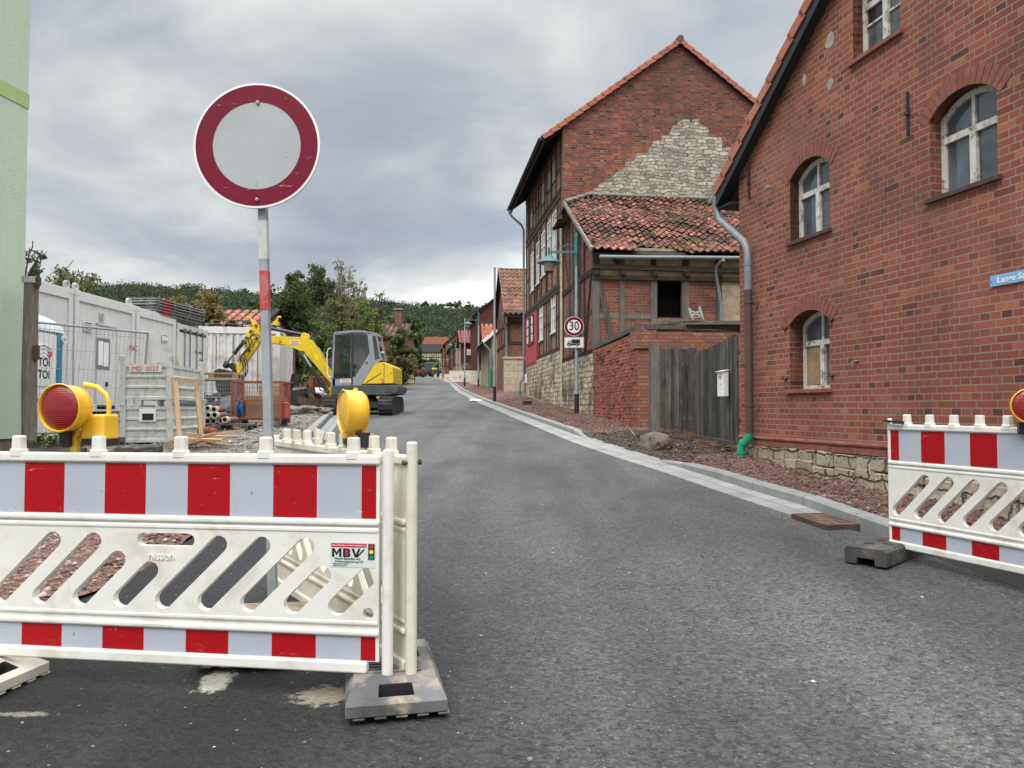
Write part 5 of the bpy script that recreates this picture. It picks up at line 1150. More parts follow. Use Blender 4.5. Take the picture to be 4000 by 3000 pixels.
def plate_on(par, xa, xb, za, zc_, body, y=-.02, col='inkred', bars=True, size=None):
    mb = MB(); mb.bb(xa, xb, y, y+.012, za, zc_); p = mb.build('company_plate', M['white'], par); h = zc_-za
    if bars:
        b_ = MB(); b_.bb(xa+.02, xb-.02, y-.002, y-.0005, zc_-h*.2, zc_-h*.1); b_.bb(xa+.02, xb-.02, y-.002, y-.0005, za+h*.1, za+h*.2); b_.build('stripe', M['ink'], p)
    if body: text(body, (size or h*.62), ((xa+xb)/2, y-.003, (za+zc_)/2), (pi/2, 0, 0), M[col], p, sx=min(1.0, (xb-xa)/(len(body)*(size or h*.62)*.66)))
    return p
plate_on(c2, yb(323)-16.36, yb(356)-16.36, zbp(340, 1293), zbp(340, 1257), 'STRABAG', y=-.008)
text('MAC', .20, (yb(517)-16.36, -.006, zbp(517, 1361)), (pi/2, 0, 0), M['inkred'], c2)
for par, Y0, xs in ((c1, 13.75, (2.40,)), (c2, 16.36, (.12, 2.42))):
    mb = MB(); [mb.lathe([(.045, -.03), (.09, -.03), (.09, .03), (.045, .03), (.045, -.03)], (x, .08, 2.69), 12, Matrix.Rotation(pi/2, 3, 'X')) for x in xs]; mb.build('lifting_eye', M['contgrey'], par, smooth=True)
x0, x1 = yb(545)-19.05, yb(608)-19.05
mb = MB(); mb.bb(x0, x1, .0, .03, .05, zbp(580, 1300)); d3 = mb.build('door', M['contwhite'], c3, bevel=.006); mb = MB(); mb.bb(x0+.4, x0+.62, -.012, 0, 1.1, 1.9); mb.build('door_panel', M['contgrey'], d3, bevel=.01)
plate_on(c3, yb(632)-19.05, yb(655)-19.05, zbp(643, 1337), zbp(643, 1307), None, y=.005)
text('6 705 494', .13, (yb(656)-19.05, -.0, zbp(656, 1361)), (pi/2, 0, 0), M['contgrey'], c3, bold=.002)
mb = MB(); mb.bb(.15, 1.07, .0, .03, .17, 2.22); mb.bb(1.09, 2.01, .0, .03, .17, 2.22); d4 = mb.build('door', M['contwhite'], c4_, bevel=.01)
mb = MB(); mb.bb(.15, 2.01, -.004, .02, 2.225, 2.30); mb.build('dark_gap', M['black'], d4)
mb = MB()
for x in (.45, .80, 1.28, 1.70): mb.tube([(x, -.03, .12), (x, -.03, 2.34)], .018, 6); mb.bb(x-.05, x+.05, -.055, .0, 2.24, 2.34); mb.bb(x-.05, x+.05, -.055, 0, .12, .2); mb.bb(x-.02, x+.14, -.05, -.03, .95, .99)
mb.build('lock_bar', M['zinc'], d4)
text('MCEU 309952 2', .11, (1.5, -.004, 1.72), (pi/2, 0, 0), M['ink'], d4, sx=.8); text('22G1', .10, (1.62, -.004, 1.52), (pi/2, 0, 0), M['ink'], d4); text('TEL', .15, (1.32, -.004, 1.02), (pi/2, 0, 0), M['ink'], d4)
# container seen end-on with a long corrugated flank
c5 = container('streaked grey-white freight container facing the camera, its long side towards the road', (-10.64, 26.05, 1.40), radians(12), 2.66, 6.3, 2.80, 'contdirty', 'contdirty', pitch=.22, dep=.036, sidepitch=.28)
plate_on(c5, 1.40, 1.88, 2.18, 2.46, None, y=.0)
mb = MB()
for x in (.55, 1.1, 1.9, 2.2): mb.bb(x, x+.03, .022, .034, random.uniform(.3, 1.0), 2.5)
mb.build('rust_streak', simple('rust_streak', (.24, .15, .09), .8, var=.4), c5)
# pile of fence frames on the containers
M['steelframe'] = simple('dull_steel', (.17, .18, .185), .6, metal=.35, var=.25, dirt=(.10, .075, .06), dscale=4)
M['redwhite'] = M['bandred']
protoF = None
zt3 = zc0+2.60
for i in range(6):
    if protoF is None:
        f = thing('fence_frame', 'steel fence frame stacked flat on the storage container roof', 'fence frame', (0, 0, 0), 0, 'steel fence frames stacked on the containers'); mb = MB()
        L_, W_ = 2.9, .75
        for a, b in (((0, 0), (L_, 0)), ((L_, 0), (L_, W_)), ((L_, W_), (0, W_)), ((0, W_), (0, 0)), ((.0, .4), (L_, .4)), ((.0, .6), (L_, .6))): mb.tube([(a[0], a[1], .03), (b[0], b[1], .03)], .024, 6)
        mb.bb(.2, 2.8, .02, .22, -.02, .012); mb.bb(.1, 2.8, .5, .7, -.02, .012)
        for k in range(4): mb.bar((.1+k*.9, 0, .03), (.1+k*.9, 0, .11), .05, .05)
        mb.build('frame', M['steelframe'], f)
        mb = MB(); mb.bb(.35, .75, -.03, -.026, .012, .05); mb.build('red_marking', M['bandred'], f); protoF = f
    else: f = dup(protoF)
    f.location = (XL+.0-random.uniform(.0, .07), 20.0+random.uniform(-.06, .06)+i*.04, zt3-.05+i*.078); f.rotation_euler = (random.uniform(-.006, .006), random.uniform(-.008, .008), pi/2-.03+random.uniform(-.012, .012))
# old planks and pallets on the far container
def pallet(label, loc, rz_, mat='timber_grey_x', group='wooden pallets in the yard', L=1.2, W=.8, rx=0):
    t_ = thing('pallet', label, 'pallet', loc, 0, group, rot=(rx, 0, rz_))
    mb = MB()
    for k in range(5): mb.bb(0, L, k*(W-.12)/4, k*(W-.12)/4+.12, .122, .144)
    for y in (0, W/2-.05, W-.1): mb.bb(0, L, y, y+.1, 0, .022)
    mb.build('deck_board', M[mat], t_, jit=.003)
    mb = MB()
    for x in (0, L/2-.06, L-.12):
        for y in (0, W/2-.05, W-.1): mb.bb(x, x+.12, y, y+.1, .023, .10)
        mb.bb(x, x+.12, 0, W, .100, .1215)
    mb.build('block', M[mat], t_, jit=.003); return t_
ca, sa = cos(radians(12)), sin(radians(12)); top5 = 1.40+2.80
cl = lambda x, y, z=top5: (-10.64+ca*x-sa*y, 26.05+sa*x+ca*y, z)
pallet('grey pallet lying on the left front corner of the end-on container roof', cl(.15, .2), radians(14)); pallet('upper pallet leaning on the end-on container roof beside white bricks', cl(.3, .35, top5+.13), radians(5), rx=.08)
for i in range(26):
    x, y = random.uniform(1.0, 2.3), random.uniform(.3, 4.5); s_ = random.uniform(.1, .26)
    if i == 0:
        rb = MB(); rb.box((0, 0, .07), (.3, .2, .14)); ro = rb.build('rubble_block', M['plinthA'], None, jit=.03, bevel=.02); tag(ro, 'broken stone or brick lying on the end-on container roof', 'stone', 'stones on the container roof')
        o = ro
    else: o = ro.copy(); C.objects.link(o)
    o.location = cl(x, y, top5+random.uniform(0, .12)); o.rotation_euler = (random.uniform(-.4, .4), random.uniform(-.4, .4), random.uniform(0, 3)); o.scale = (random.uniform(.5, 1.2), random.uniform(.6, 1.2), random.uniform(.6, 1.6))
mbp = thing('plank_bundle', 'bundle of long planks and pipes on the flank edge of the end-on container roof', 'planks', cl(2.1, .6), radians(98)); mb = MB()
for i in range(7): mb.bar((0, random.uniform(-.3, .3), .05+i*.035), (2.6, random.uniform(-.3, .3), .06+i*.03), .12, .03)
mb.build('plank', M['timber_grey_x'], mbp)
# portable toilet
M['cabwhite'] = simple('cabin_white', (.76, .77, .78), .35, var=.04); M['teal'] = simple('cabin_teal', (.035, .22, .33), .4, var=.08)
tx, ty = -8.42, 13.28; tzg = gz(tx, ty)+.02
toi = thing('portable_toilet', 'white portable toilet cabin with a teal corner behind the wooden post', 'toilet cabin', (tx, ty, tzg), pi/2)
mb = MB(); mb.bb(.02, 1.08, .03, 1.1, .05, 2.02); cab = mb.build('cabin', M['cabwhite'], toi, bevel=.03)
mb = MB(); mb.bb(.94, 1.10, -.008, 1.1, .08, 2.0); mb.build('corner_panel', M['teal'], toi, bevel=.02)
mb = MB(); mb.bb(.08, .92, .0, .06, .15, 1.95); dd = mb.build('door', M['cabwhite'], toi, bevel=.015)
mb = MB(); [mb.tube([(.18+k*.03, -.004, 1.60-k*.07), (.35, -.008, 1.72-k*.07), (.5, -.010, 1.745-k*.07), (.65, -.008, 1.72-k*.07), (.82-k*.03, -.004, 1.60-k*.07)], .012, 6) for k in range(4)]; [mb.bb(.16, .84, -.006, 0, z, z+.02) for z in (.55, .86)]; mb.build('door_rib', M['cabwhite'], dd, smooth=True)
mb = MB(); mb.prism(archpoly(.26, .80, 1.0, 1.60, 1.66), -.012, -.002); sgn = mb.build('sign_panel', M['white'], dd, norm=True)
text('TOI', .21, (.52, -.0135, 1.42), (pi/2, 0, 0), M['ink'], sgn, bold=.005); text('TOI', .21, (.52, -.0135, 1.20), (pi/2, 0, 0), M['ink'], sgn, bold=.005); text('♥', .12, (.68, -.0135, 1.56), (pi/2, 0, 0), M['inkred'], sgn, bold=.006)
text('030-364 7060', .10, (.52, -.003, .74), (pi/2, 0, 0), M['ink'], dd)
mb = MB(); n = 10; prev = None
for i in range(n+1):
    a = pi/2*i/n; mb_ = (1-.93*(1-cos(a)))
for i in range(n+1):
    a = (pi/2)*i/n; k = cos(a)*.55+.02; zz = 2.0+.36*sin(a); ring = [(.55+max(-k, -.55)*1, .56-k), (.55+k, .56-k), (.55+k, .56+k), (.55-k, .56+k)]; b = len(mb.v); mb.v += [(x, y, zz) for x, y in ring]
    if prev is not None:
        for q in range(4): mb.f.append((prev+q, prev+(q+1) % 4, b+(q+1) % 4, b+q)); mb.m.append(0)
    prev = b
mb.f.append((prev, prev+1, prev+2, prev+3)); mb.m.append(0); mb.build('roof', M['cabwhite'], toi, smooth=True, ang=60, bevel=0)
mb = MB(); mb.lathe([(.08, 0), (.08, .06), (.04, .06), (.04, 0)], (1.12, .02, 1.88), 12, Matrix.Rotation(pi/2, 3, 'X')); mb.tube([(1.05, .1, 1.9), (1.05, .1, 2.2)], .04, 8); mb.build('vent_pipe', M['cabwhite'], toi, smooth=True)
# leaning mesh fence
fa, fb = P(136, 1258, 12.7), P(578, 1301, 15.2); fz = gz(fb.x, fb.y); Lf = (Vector((fb.x, fb.y))-Vector((fa.x, fa.y))).length
mf = thing('mesh_fence', 'galvanised mesh fence panel standing in front of the white containers', 'fence', (fa.x, fa.y, fa.z-2.0), atan2(fb.y-fa.y, fb.x-fa.x))
sl_ = (fb.z-fa.z)/Lf
mb = MB(); mb.tube([(0, 0, 2.0), (Lf, 0, 2.0+sl_*Lf)], .021, 8); mb.tube([(Lf, 0, 2.0+sl_*Lf), (Lf-.13, .05, 0)], .021, 8); mb.tube([(-.2, 0, 0.05), (Lf-.13, .05, 0.05)], .021, 8); mb.build('frame', M['galv'], mf, smooth=True)
mb = MB(); n = 26
for i in range(n): x = Lf*i/n; mb.tube([(x, 0, 2.0+sl_*x), (x-.13*(x/Lf)-.10, .03, .06)], .0035, 4, cap=False)
for k in range(6): z = .25+k*.33; mb.tube([(-.1, .01, z), (Lf-.1, .02, z+sl_*Lf*.8)], .0035, 4, cap=False)
mb.build('wire_mesh', M['galv'], mf)
nb = MB(); xa = Lf*.50; nb.bb(xa-.02, xa+.30, -.03, -.015, 1.28, 1.86); nbo = nb.build('notice_frame', M['zinc'], mf, bevel=.01)
nb = MB(); nb.bb(xa+.02, xa+.13, -.034, -.0305, 1.36, 1.80); nb.bb(xa+.145, xa+.26, -.034, -.0305, 1.34, 1.78); nb.build('paper_sheet', M['white'], nbo)
# steel crates
M['crate'] = simple('crate_grey', (.53, .55, .52), .6, var=.08, vs=4, dirt=(.19, .13, .09), dscale=9, damt=.5, bump=.2)
def crate(label, loc, th, W=.80, D=1.9, H=.62):
    t_ = thing('steel_crate', label, 'crate', loc, th, 'grey steel stacking crates')
    for side, L_, fn in (('front', W, lambda u, v, a: (u, a, v)), ('right', D, lambda u, v, a: (W-a, u, v)), ('back', W, lambda u, v, a: (W-u, D-a, v)), ('left', D, lambda u, v, a: (a, D-u, v))):
        mb = MB(); z = .02; zs = [(.02, 0), (.05, 0), (.07, .02), (.19, .02), (.21, 0), (.24, 0), (.26, .02), (.37, .02), (.39, 0), (.42, 0), (.44, .02), (.55, .02), (.57, 0), (H, 0)]
        for (za, da), (zb_, db) in zip(zs, zs[1:]): mb.face([fn(.04, za, .01+da), fn(L_-.04, za, .01+da), fn(L_-.04, zb_, .01+db), fn(.04, zb_, .01+db)])
        mb.face([fn(.04, .02, .045), fn(.04, H, .045), fn(L_-.04, H, .045), fn(L_-.04, .02, .045)])
        mb.face([fn(.04, H, .01), fn(L_-.04, H, .01), fn(L_-.04, H, .045), fn(.04, H, .045)])
        mb.build('side_panel', M['crate'], t_)
    for x in (0, W):
        for y in (0, D):
            mb = MB(); mb.box((x, y, H/2-.02), (.09, .09, H+.16)); mb.box((x+(.01 if x else -.01), y, H+.10), (.09, .09, .09), top=(1.25, 1.25)); mb.build('corner_post', M['crate'], t_, bevel=.008)
    mb = MB(); mb.bb(0, W, 0, D, 0, .02); mb.build('base', M['crate'], t_)
    return t_
ca_, cb_ = P(480, 1742, 13.3), P(655, 1746, 13.3); czg = ca_.z+.02
crl = crate('lower grey steel crate with rust stains and a black sticker', (ca_.x, 13.3, czg+.04), radians(6), W=cb_.x-ca_.x)
cru = crate('upper grey steel crate marked MD 0027', (ca_.x-.01, 13.29, czg+.04+.735), radians(6.4), W=cb_.x-ca_.x)
mb = MB(); mb.bb(.10, .64, .002, .008, .455+.03, .60); mp = mb.build('number_plate', simple('plate_cream', (.60, .60, .55), .6, var=.1), cru)
text('MD  0027', .115, (.365, -.001, .54), (pi/2, 0, 0), M['inkred'], mp, sx=.95)
mb = MB(); mb.bb(.26, .54, .001, .006, .36, .585); sk = mb.build('sticker', M['white'], crl); mb = MB(); mb.bb(.31, .50, -.001, .0005, .38, .50); mb.build('sticker_print', M['ink'], sk)
mb = MB(); mb.bb(.55, .62, .9, 1.0, .62, .70); mb.build('wood_block', M['freshwood'], cru)
# leaning wooden frame and timber offcuts
A_, B_, C2, D2 = P(684, 1488, 13.05), P(702, 1738, 12.8), P(767, 1492, 14.3), P(786, 1708, 14.0)
lf_ = thing('leaning_frame', 'light sawn timber frame leaning on the steel crates', 'wooden frame', B_)
mb = MB(); up_ = (1, 0, 0); mb.bar(A_-B_, (0, 0, 0), .075, .04); mb.build('upright', M['freshwood'], lf_); mb = MB(); mb.bar(C2-B_, D2-B_, .075, .04); mb.build('upright', M['freshwood'], lf_); mb = MB(); mb.bar(A_-B_+Vector((-.06, 0, .02)), C2-B_+Vector((.1, 0, .02)), .05, .07); mb.build('top_rail', M['freshwood_x'], lf_)
po = None
for i in range(13):
    if po is None:
        mb = MB(); mb.box((0, 0, 0), (.62, .07, .035)); po = mb.build('timber_offcut', M['freshwood_x'], None, jit=.006); tag(po, 'sawn softwood offcut in the heap before the leaning frame', 'timber', 'timber offcuts heaped by the crates'); o = po
    else: o = po.copy(); C.objects.link(o)
    q = P(random.uniform(730, 840), 1735, 12.75); o.location = (q.x, q.y+random.uniform(-.35, .35), gz(q.x, q.y)+.06+i*.014); o.rotation_euler = (random.uniform(-.2, .2), random.uniform(-.22, .22), random.uniform(-.5, .7)); o.scale = (random.uniform(.5, 1.4), 1, 1)
# mesh cages
def cage(label, loc, th, m, W=1.2, D=.8, H=.95, group='mesh pallet cages', fill=True):
    t_ = thing('mesh_cage', label, 'pallet cage', loc, th, group)
    mb = MB()
    for x in (0, W):
        for y in (0, D): mb.bar((x, y, .0), (x, y, H), .05, .05)
    for z in (.12, H*.55, H):
        for y in (0, D): mb.bar((0, y, z), (W, y, z), .03, .03)
        for x in (0, W): mb.bar((x, 0, z), (x, D, z), .03, .03)
    mb.bb(0, W, 0, D, .08, .11); mb.build('frame', M[m], t_)
    mb = MB()
    for i in range(1, int(W/.055)): x = i*.055; [mb.bar((x, y, .12), (x, y, H), .005) for y in (0, D)]
    for i in range(1, int(D/.055)): y = i*.055; [mb.bar((x, y, .12), (x, y, H), .005) for x in (0, W)]
    for i in range(1, 9): z = .12+i*.1; [mb.bar((0, y, z), (W, y, z), .005) for y in (0, D)]; [mb.bar((x, 0, z), (x, D, z), .005) for x in (0, W)]
    mb.build('wire_mesh', M[m], t_)
    mb = MB(); [mb.bb(x-.06, x+.06, y-.05, y+.05, -.06, .08) for x in (.08, W-.08) for y in (.06, D-.06)]; mb.build('foot', M['steelframe'], t_)
    return t_
M['orangesteel'] = simple('rusty_orange_steel', (.30, .085, .045), .7, var=.25, dirt=(.16, .07, .05)); M['card'] = simple('cardboard', (.34, .22, .135), .9, var=.1)
q = G(925, 1652, .22); qz = gz(-5.9, 17.6)+.06
cage('rust-orange mesh cage holding cardboard boxes, beside the sign pole', (q.x-.02, 17.35, qz), radians(3), 'orangesteel', W=1.08)
for nm, lb, bx, cl_ in (('cardboard_box', 'large brown cardboard box in the orange cage', (.26, .10, .12, .80, .60, .50), 'card'), ('cardboard_box', 'smaller brown cardboard box at the back of the orange cage', (.45, .45, .625, .5, .3, .24), 'card'), ('parts_box', 'red and white box of parts at the right of the orange cage', (1.08, .15, .12, .07, .5, .35), 'bandred')):
    t_ = thing(nm, lb, 'box', (q.x-.02+bx[0], 17.35+bx[1]+.03, qz+bx[2]), radians(3)); mb = MB(); mb.bb(0, bx[3], 0, bx[4], 0, bx[5]); mb.build('carton', M[cl_], t_, jit=.006); mb = MB(); mb.box((bx[3]*.3, bx[4]*.5, bx[5]+.012), (bx[3]*.5, bx[4]*.9, .008), Matrix.Rotation(.12, 3, 'Y')); mb.build('flap', M[cl_ if cl_ == 'card' else 'white'], t_)
t_ = thing('cable_drum', 'blue cable reel at the left of the orange cage', 'reel', (q.x+.16, 17.46, qz+.34), 0); mb = MB(); mb.lathe([(.06, -.05), (.2, -.05), (.2, -.04), (.06, -.04), (.06, .04), (.2, .04), (.2, .05), (.06, .05)], (0, 0, 0), 20, Matrix.Rotation(pi/2, 3, 'Y')); mb.build('reel', simple('reel_blue', (.03, .16, .42), .4), t_)
sc_ = P(835, 1640, 18.3); scz = gz(sc_.x, 18.2)+.06
cage('silver mesh cage full of rubble and plastic bags, beside the steel crates', (sc_.x-.62, 17.9, scz), radians(8), 'galv', W=1.22, H=.93)
def lumpy(name, label, cat, loc, r, sc, m, seed=0, n=2, amp=.35, group=None, fr=1.5):
    import bmesh
    bm = bmesh.new(); bmesh.ops.create_icosphere(bm, subdivisions=n, radius=1)
    for v in bm.verts:
        k = 1+amp*mnoise.fractal(v.co*fr+Vector((seed*7.1, seed*3.3, 0)), 1, 2, 3); v.co = Vector((v.co.x*sc[0]*r*k, v.co.y*sc[1]*r*k, v.co.z*sc[2]*r*k))
    me = bpy.data.meshes.new(name); bm.to_mesh(me); bm.free(); me.materials.append(m)
    for p in me.polygons: p.use_smooth = n > 2
    o = bpy.data.objects.new(name, me); C.objects.link(o); o.location = loc; return tag(o, label, cat, group)
M['plasticblue'] = simple('blue_plastic_sheet', (.16, .28, .42), .35, var=.15); M['plasticclear'] = simple('crumpled_clear_plastic', (.45, .50, .55), .3, var=.25, bump=.6, bs=12)
lumpy('plastic_bag', 'pale blue plastic bag in the silver cage', 'bag', (sc_.x-.35, 18.2, scz+.35), .26, (1.1, .8, .7), M['plasticblue'], 1, 3)
lumpy('plastic_bag', 'crumpled clear plastic bag low in the silver cage', 'bag', (sc_.x+.35, 18.3, scz+.34), .24, (1, .9, .95), M['plasticclear'], 2, 3)
mb = MB()
for i in range(60): mb.box((random.uniform(.1, 1.1), random.uniform(.1, .7), random.uniform(.12, .62)), (random.uniform(.08, .22), random.uniform(.06, .12), .07), Matrix.Rotation(random.uniform(-1, 1), 3, 'X') @ Matrix.Rotation(random.uniform(0, 3), 3, 'Z'))
rb_ = mb.build('rubble', M['greygravel'], None, loc=(sc_.x-.62, 17.95, scz), rotz=radians(8)); tag(rb_, 'heap of broken bricks and rubble in the silver cage', 'rubble', kind='stuff')
pallet('new wooden pallet lying on top of the silver mesh cage', (sc_.x-.55, 17.9, scz+.95), radians(8), 'freshwood_x')
# clay and plastic pipes
M['claypipe'] = simple('clay_pipe', (.17, .09, .065), .6, var=.3); M['pipewhite'] = simple('cream_pipe_end', (.5, .45, .36), .7, var=.2)
pipe0 = None
for i, (dx, dz) in enumerate([(0, 0), (.15, .0), (.30, .01), (.06, .13), (.21, .13), (.13, .25), (.0, .27), (.42, .03)]):
    if pipe0 is None:
        pipe0 = thing('drain_pipe', 'short brown drain pipe with a pale end in the heap beside the steel crates', 'pipe', (0, 0, 0), 0, 'drain pipes heaped beside the crates')
        mb = MB(); mb.lathe([(.048, 0), (.048, .45), (.062, .45), (.062, .0), (.072, 0), (.072, .0)], (0, 0, 0), 14, Matrix.Rotation(-pi/2, 3, 'X')); mb.build('tube', M['claypipe'], pipe0, smooth=True)
        mb = MB(); mb.lathe([(.048, .09), (.048, -.02), (.074, -.02), (.074, .09), (.06, .09)], (0, 0, 0), 14, Matrix.Rotation(-pi/2, 3, 'X')); mb.build('socket_end', M['pipewhite'], pipe0, smooth=True); o = pipe0
    else: o = dup(pipe0)
    q_ = P(806, 1630, 16.3); o.location = (q_.x+dx, q_.y+random.uniform(-.12, .1), gz(q_.x, q_.y)+.17+dz); o.rotation_euler = (0, 0, random.uniform(-.25, .15))
q_ = P(800, 1672, 14.9); op_ = thing('orange_pipe', 'orange-brown plastic pipe lying low beside the steel crates', 'pipe', (q_.x-.1, q_.y, gz(q_.x, q_.y)+.09), 0); mb = MB(); mb.tube([(0, 0, 0), (.22, -.05, 0)], .085, 12); mb.tube([(.22, -.05, 0), (.34, -.08, 0)], .065, 12); mb.build('tube', M['orangepvc'], op_, smooth=True); mb = MB(); mb.tube([(.2, -.045, 0), (.235, -.054, 0)], .095, 12); mb.build('collar', M['claypipe'], op_, smooth=True)
pallet('dark pallet standing under the heap of drain pipes', (P(800, 1650, 16.2).x-.3, 16.1, gz(-6.4, 16.1)-.02), .05)
# flat plastic tray behind the crates
t_ = thing('plastic_tub', 'grey plastic tub on the ground behind the steel crates', 'tub', (-7.4, 16.9, gz(-7.4, 16.9)), .1); mb = MB(); mb.box((0.35, 0.25, .22), (.8, .5, .44), top=(1.08, 1.1)); mb.build('tub', simple('tub_grey', (.17, .19, .21), .5), t_, bevel=.02); mb = MB(); mb.bb(-.09, .79, -.04, .54, .42, .46); mb.build('rim', M['zinc'], t_)
# heaps and buckets by the end-on container
def bucket(label, loc, rz_, m, s=1.0):
    t_ = thing('digger_bucket', label, 'bucket', loc, rz_, 'loose excavator buckets'); R_ = .38*s
    prof = [(R_*cos(radians(a)), R_+R_*sin(radians(a))) for a in range(-200, 61, 20)]+[(.55*s, R_+.05)]
    mb = MB()
    for (a, b) in zip(prof, prof[1:]): mb.face([(a[0], 0, a[1]), (b[0], 0, b[1]), (b[0], .75*s, b[1]), (a[0], .75*s, a[1])])
    mb.prism(prof, -.012, 0); mb.prism(prof, .75*s, .762*s); mb.build('shell', m, t_, norm=True)
    mb = MB(); [mb.bar((prof[0][0], .1*s+k*.18*s, prof[0][1]), (prof[0][0]-.12*s, .1*s+k*.18*s, prof[0][1]+.02), .05, .03) for k in range(4)]; mb.build('tooth', m, t_)
    mb = MB(); [mb.prism([(-.1*s, 2*R_-.05), (.2*s, 2*R_-.05), (.15*s, 2*R_+.22*s), (-.02*s, 2*R_+.24*s)], y, y+.03) for y in (.25*s, .45*s)]; mb.build('hanger', m, t_, norm=True); return t_
M['bucketdark'] = simple('bucket_black_steel', (.045, .045, .048), .55, metal=.4, var=.3, dirt=(.14, .09, .06), dscale=3); M['bucketrust'] = simple('bucket_rust', (.14, .085, .06), .75, metal=.3, var=.3, dirt=(.2, .16, .12), dscale=3)
q_ = P(1183, 1555, 27.4); bucket('large dark round-backed bucket leaning at the container corner', (q_.x, q_.y, gz(q_.x, q_.y)), radians(170), M['bucketdark'], 1.15)
q_ = P(1225, 1560, 25.6); bucket('rusty toothed bucket lying under the excavator boom', (q_.x, q_.y, gz(q_.x, q_.y)-.05), radians(35), M['bucketrust'], .8)
lumpy('sand_bag', 'white sack lying behind the rusty bucket', 'sack', P(1238, 1535, 27.0), .42, (1.2, .6, .45), M['white'], 4, 3, .2)
lumpy('debris_heap', 'pale heap of rubble and cable beside the kerb under the boom', 'heap', P(1185, 1592, 22.8)+Vector((0, 0, -.12)), .55, (1.3, .8, .35), M['greygravel'], 5, 4, .5)
q_ = P(1210, 1520, 29.5); cage('rust-orange mesh cage behind the excavator boom', (q_.x, q_.y, gz(q_.x, q_.y)+.1), radians(8), 'orangesteel', W=1.9)
# ---------------------------------------------------------------- street furniture on the right
M['lampgreen'] = simple('lamp_green', (.045, .155, .145), .45, var=.12); M['frosted'] = simple('frosted_lamp_glass', (.42, .38, .28), .25, var=.15)
M['manhole'] = simple('rusty_iron', (.085, .052, .04), .8, metal=.2, var=.35, bump=.4, bs=40)
def pole(label, px_, py0, Y, H, lamp=False, arm=-1, name='street_lamp', rot=0.0, r=(.052, .045), lean=0):
    b = P(px_, py0, Y); t_ = thing(name, label, 'street lamp' if lamp else 'pole', b, 0, 'street lamp poles along the right pavement', rot=(0, lean, rot))
    mb = MB(); mb.tube([(0, 0, .9), (0, 0, H*.62)], r[0], 12); mb.tube([(0, 0, H*.62), (0, 0, H*.63), (0, 0, H-(.9 if lamp else 0))], [r[0], r[1], r[1]], 12); mb.build('pole', M['galv'], t_, smooth=True)
    mb = MB(); mb.tube([(0, 0, -.3), (0, 0, .62), (0, 0, .9)], [.066, .066, .064], 12); mb.build('black_foot', M['black'], t_, smooth=True) if 0 else mb.build('lower_pole', M['galv'], t_, smooth=True)
    mb = MB(); mb.tube([(0, 0, -.3), (0, 0, .60)], .069, 12); mb.build('base_sleeve', M['black'], t_, smooth=True)
    if lamp:
        mb = MB(); mb.tube([(0, 0, H-.95), (0, 0, H)], .055, 12); mb.tube([(0, 0, H-.62), (0, 0, H-.50)], .075, 12); mb.build('pole_head', M['lampgreen'], t_, smooth=True)
        L_ = .80; s_ = arm
        mb = MB(); mb.bar((0, 0, H-.56), (s_*L_, 0, H-.56), .035, .06); mb.tube([(s_*.05, 0, H-.40), (s_*.25, 0, H-.32), (s_*.55, 0, H-.52)], .010, 6); mb.build('arm', M['lampgreen'], t_)
        mb = MB(); c = (s_*(L_-.0), 0, H-.95); mb.lathe([(.0, .52), (.035, .52), (.035, .30), (.06, .28), (.11, .26), (.13, .22), (.27, .15), (.34, .09), (.345, .07), (.33, .075), (.12, .13)], c, 24); hd = mb.build('lamp_shade', M['lampgreen'], t_, smooth=True)
        mb = MB(); mb.lathe([(.15, .10), (.16, .0), (.15, -.10), (.13, -.17), (.125, -.19)], c, 20); mb.build('glass_body', M['frosted'], hd, smooth=True)
        mb = MB(); mb.lathe([(.135, -.175), (.13, -.205), (.06, -.225), (0, -.228)], c, 20); mb.build('bottom_cap', M['black'], hd, smooth=True)
    return t_
pa = pole('street lamp with green head carrying the 30 sign, nearest of the lamps', 2253, 1620, 22.3, 5.30, True)
poleB = pole('plain steel lamp pole without a head, tall in front of the small tiled house', 1932, 1565, 32.3, 5.62)
pole('street lamp with a green bell head beside the white barriers', 1869, 1512, 57.6, 5.6, True, r=(.07, .05))
pole('plain pole without a head in front of the notice board', 1815, 1505, 61.8, 5.4)
pole('far street lamp left of the notice board', 1784, 1493, 98.7, 5.6, True, r=(.07, .06))
pole('thin far street lamp before the row of brown houses', 1771, 1488, 112, 3.9, True)
pole('farthest street lamp beside the parked machines', 1717, 1482, 190, 4.8, True, r=(.09, .08))
# 30 sign and lorry plate on the first lamp
s0 = pa.location; Y30 = 22.3-.09
c30 = P(2242.5, 1275, Y30); RX_ = Matrix.Rotation(pi/2, 3, 'X')
s30 = thing('speed_sign', 'round 30 speed limit sign with red rim on the street lamp', 'sign', c30)
mb = MB(); mb.lathe([(0, -.006), (.283, -.006), (.283, 0), (0, 0)], (0, 0, 0), 48, RX_); s3 = mb.build('plate', M['white'], s30)
mb = MB(); mb.lathe([(.271, .002), (.195, .002)], (0, 0, 0), 48, RX_); mb.build('red_ring', M['sign_red'], s3)
text('30', .37, (0, -.003, .0), (pi/2, 0, 0), M['ink'], s3, sx=.80, bold=.004)
cl_ = P(2243, 1338, Y30)
sl2 = thing('lorry_sign', 'small white plate with a black lorry below the 30 sign', 'sign', cl_)
mb = MB(); mb.bb(-.30, .30, 0, .006, -.165, .165); s4 = mb.build('plate', M['white'], sl2, bevel=.002)
mb = MB(); 
for a in ((-.29, .29, .150, .156), (-.29, .29, -.156, -.150), (-.29, -.284, -.15, .15), (.284, .29, -.15, .15)): mb.bb(a[0], a[1], -.002, 0, a[2], a[3])
mb.build('border', M['ink'], s4)
lp = lambda q: [((x-1648)/195*.6, -(y-858)/195*.6) for x, y in q]
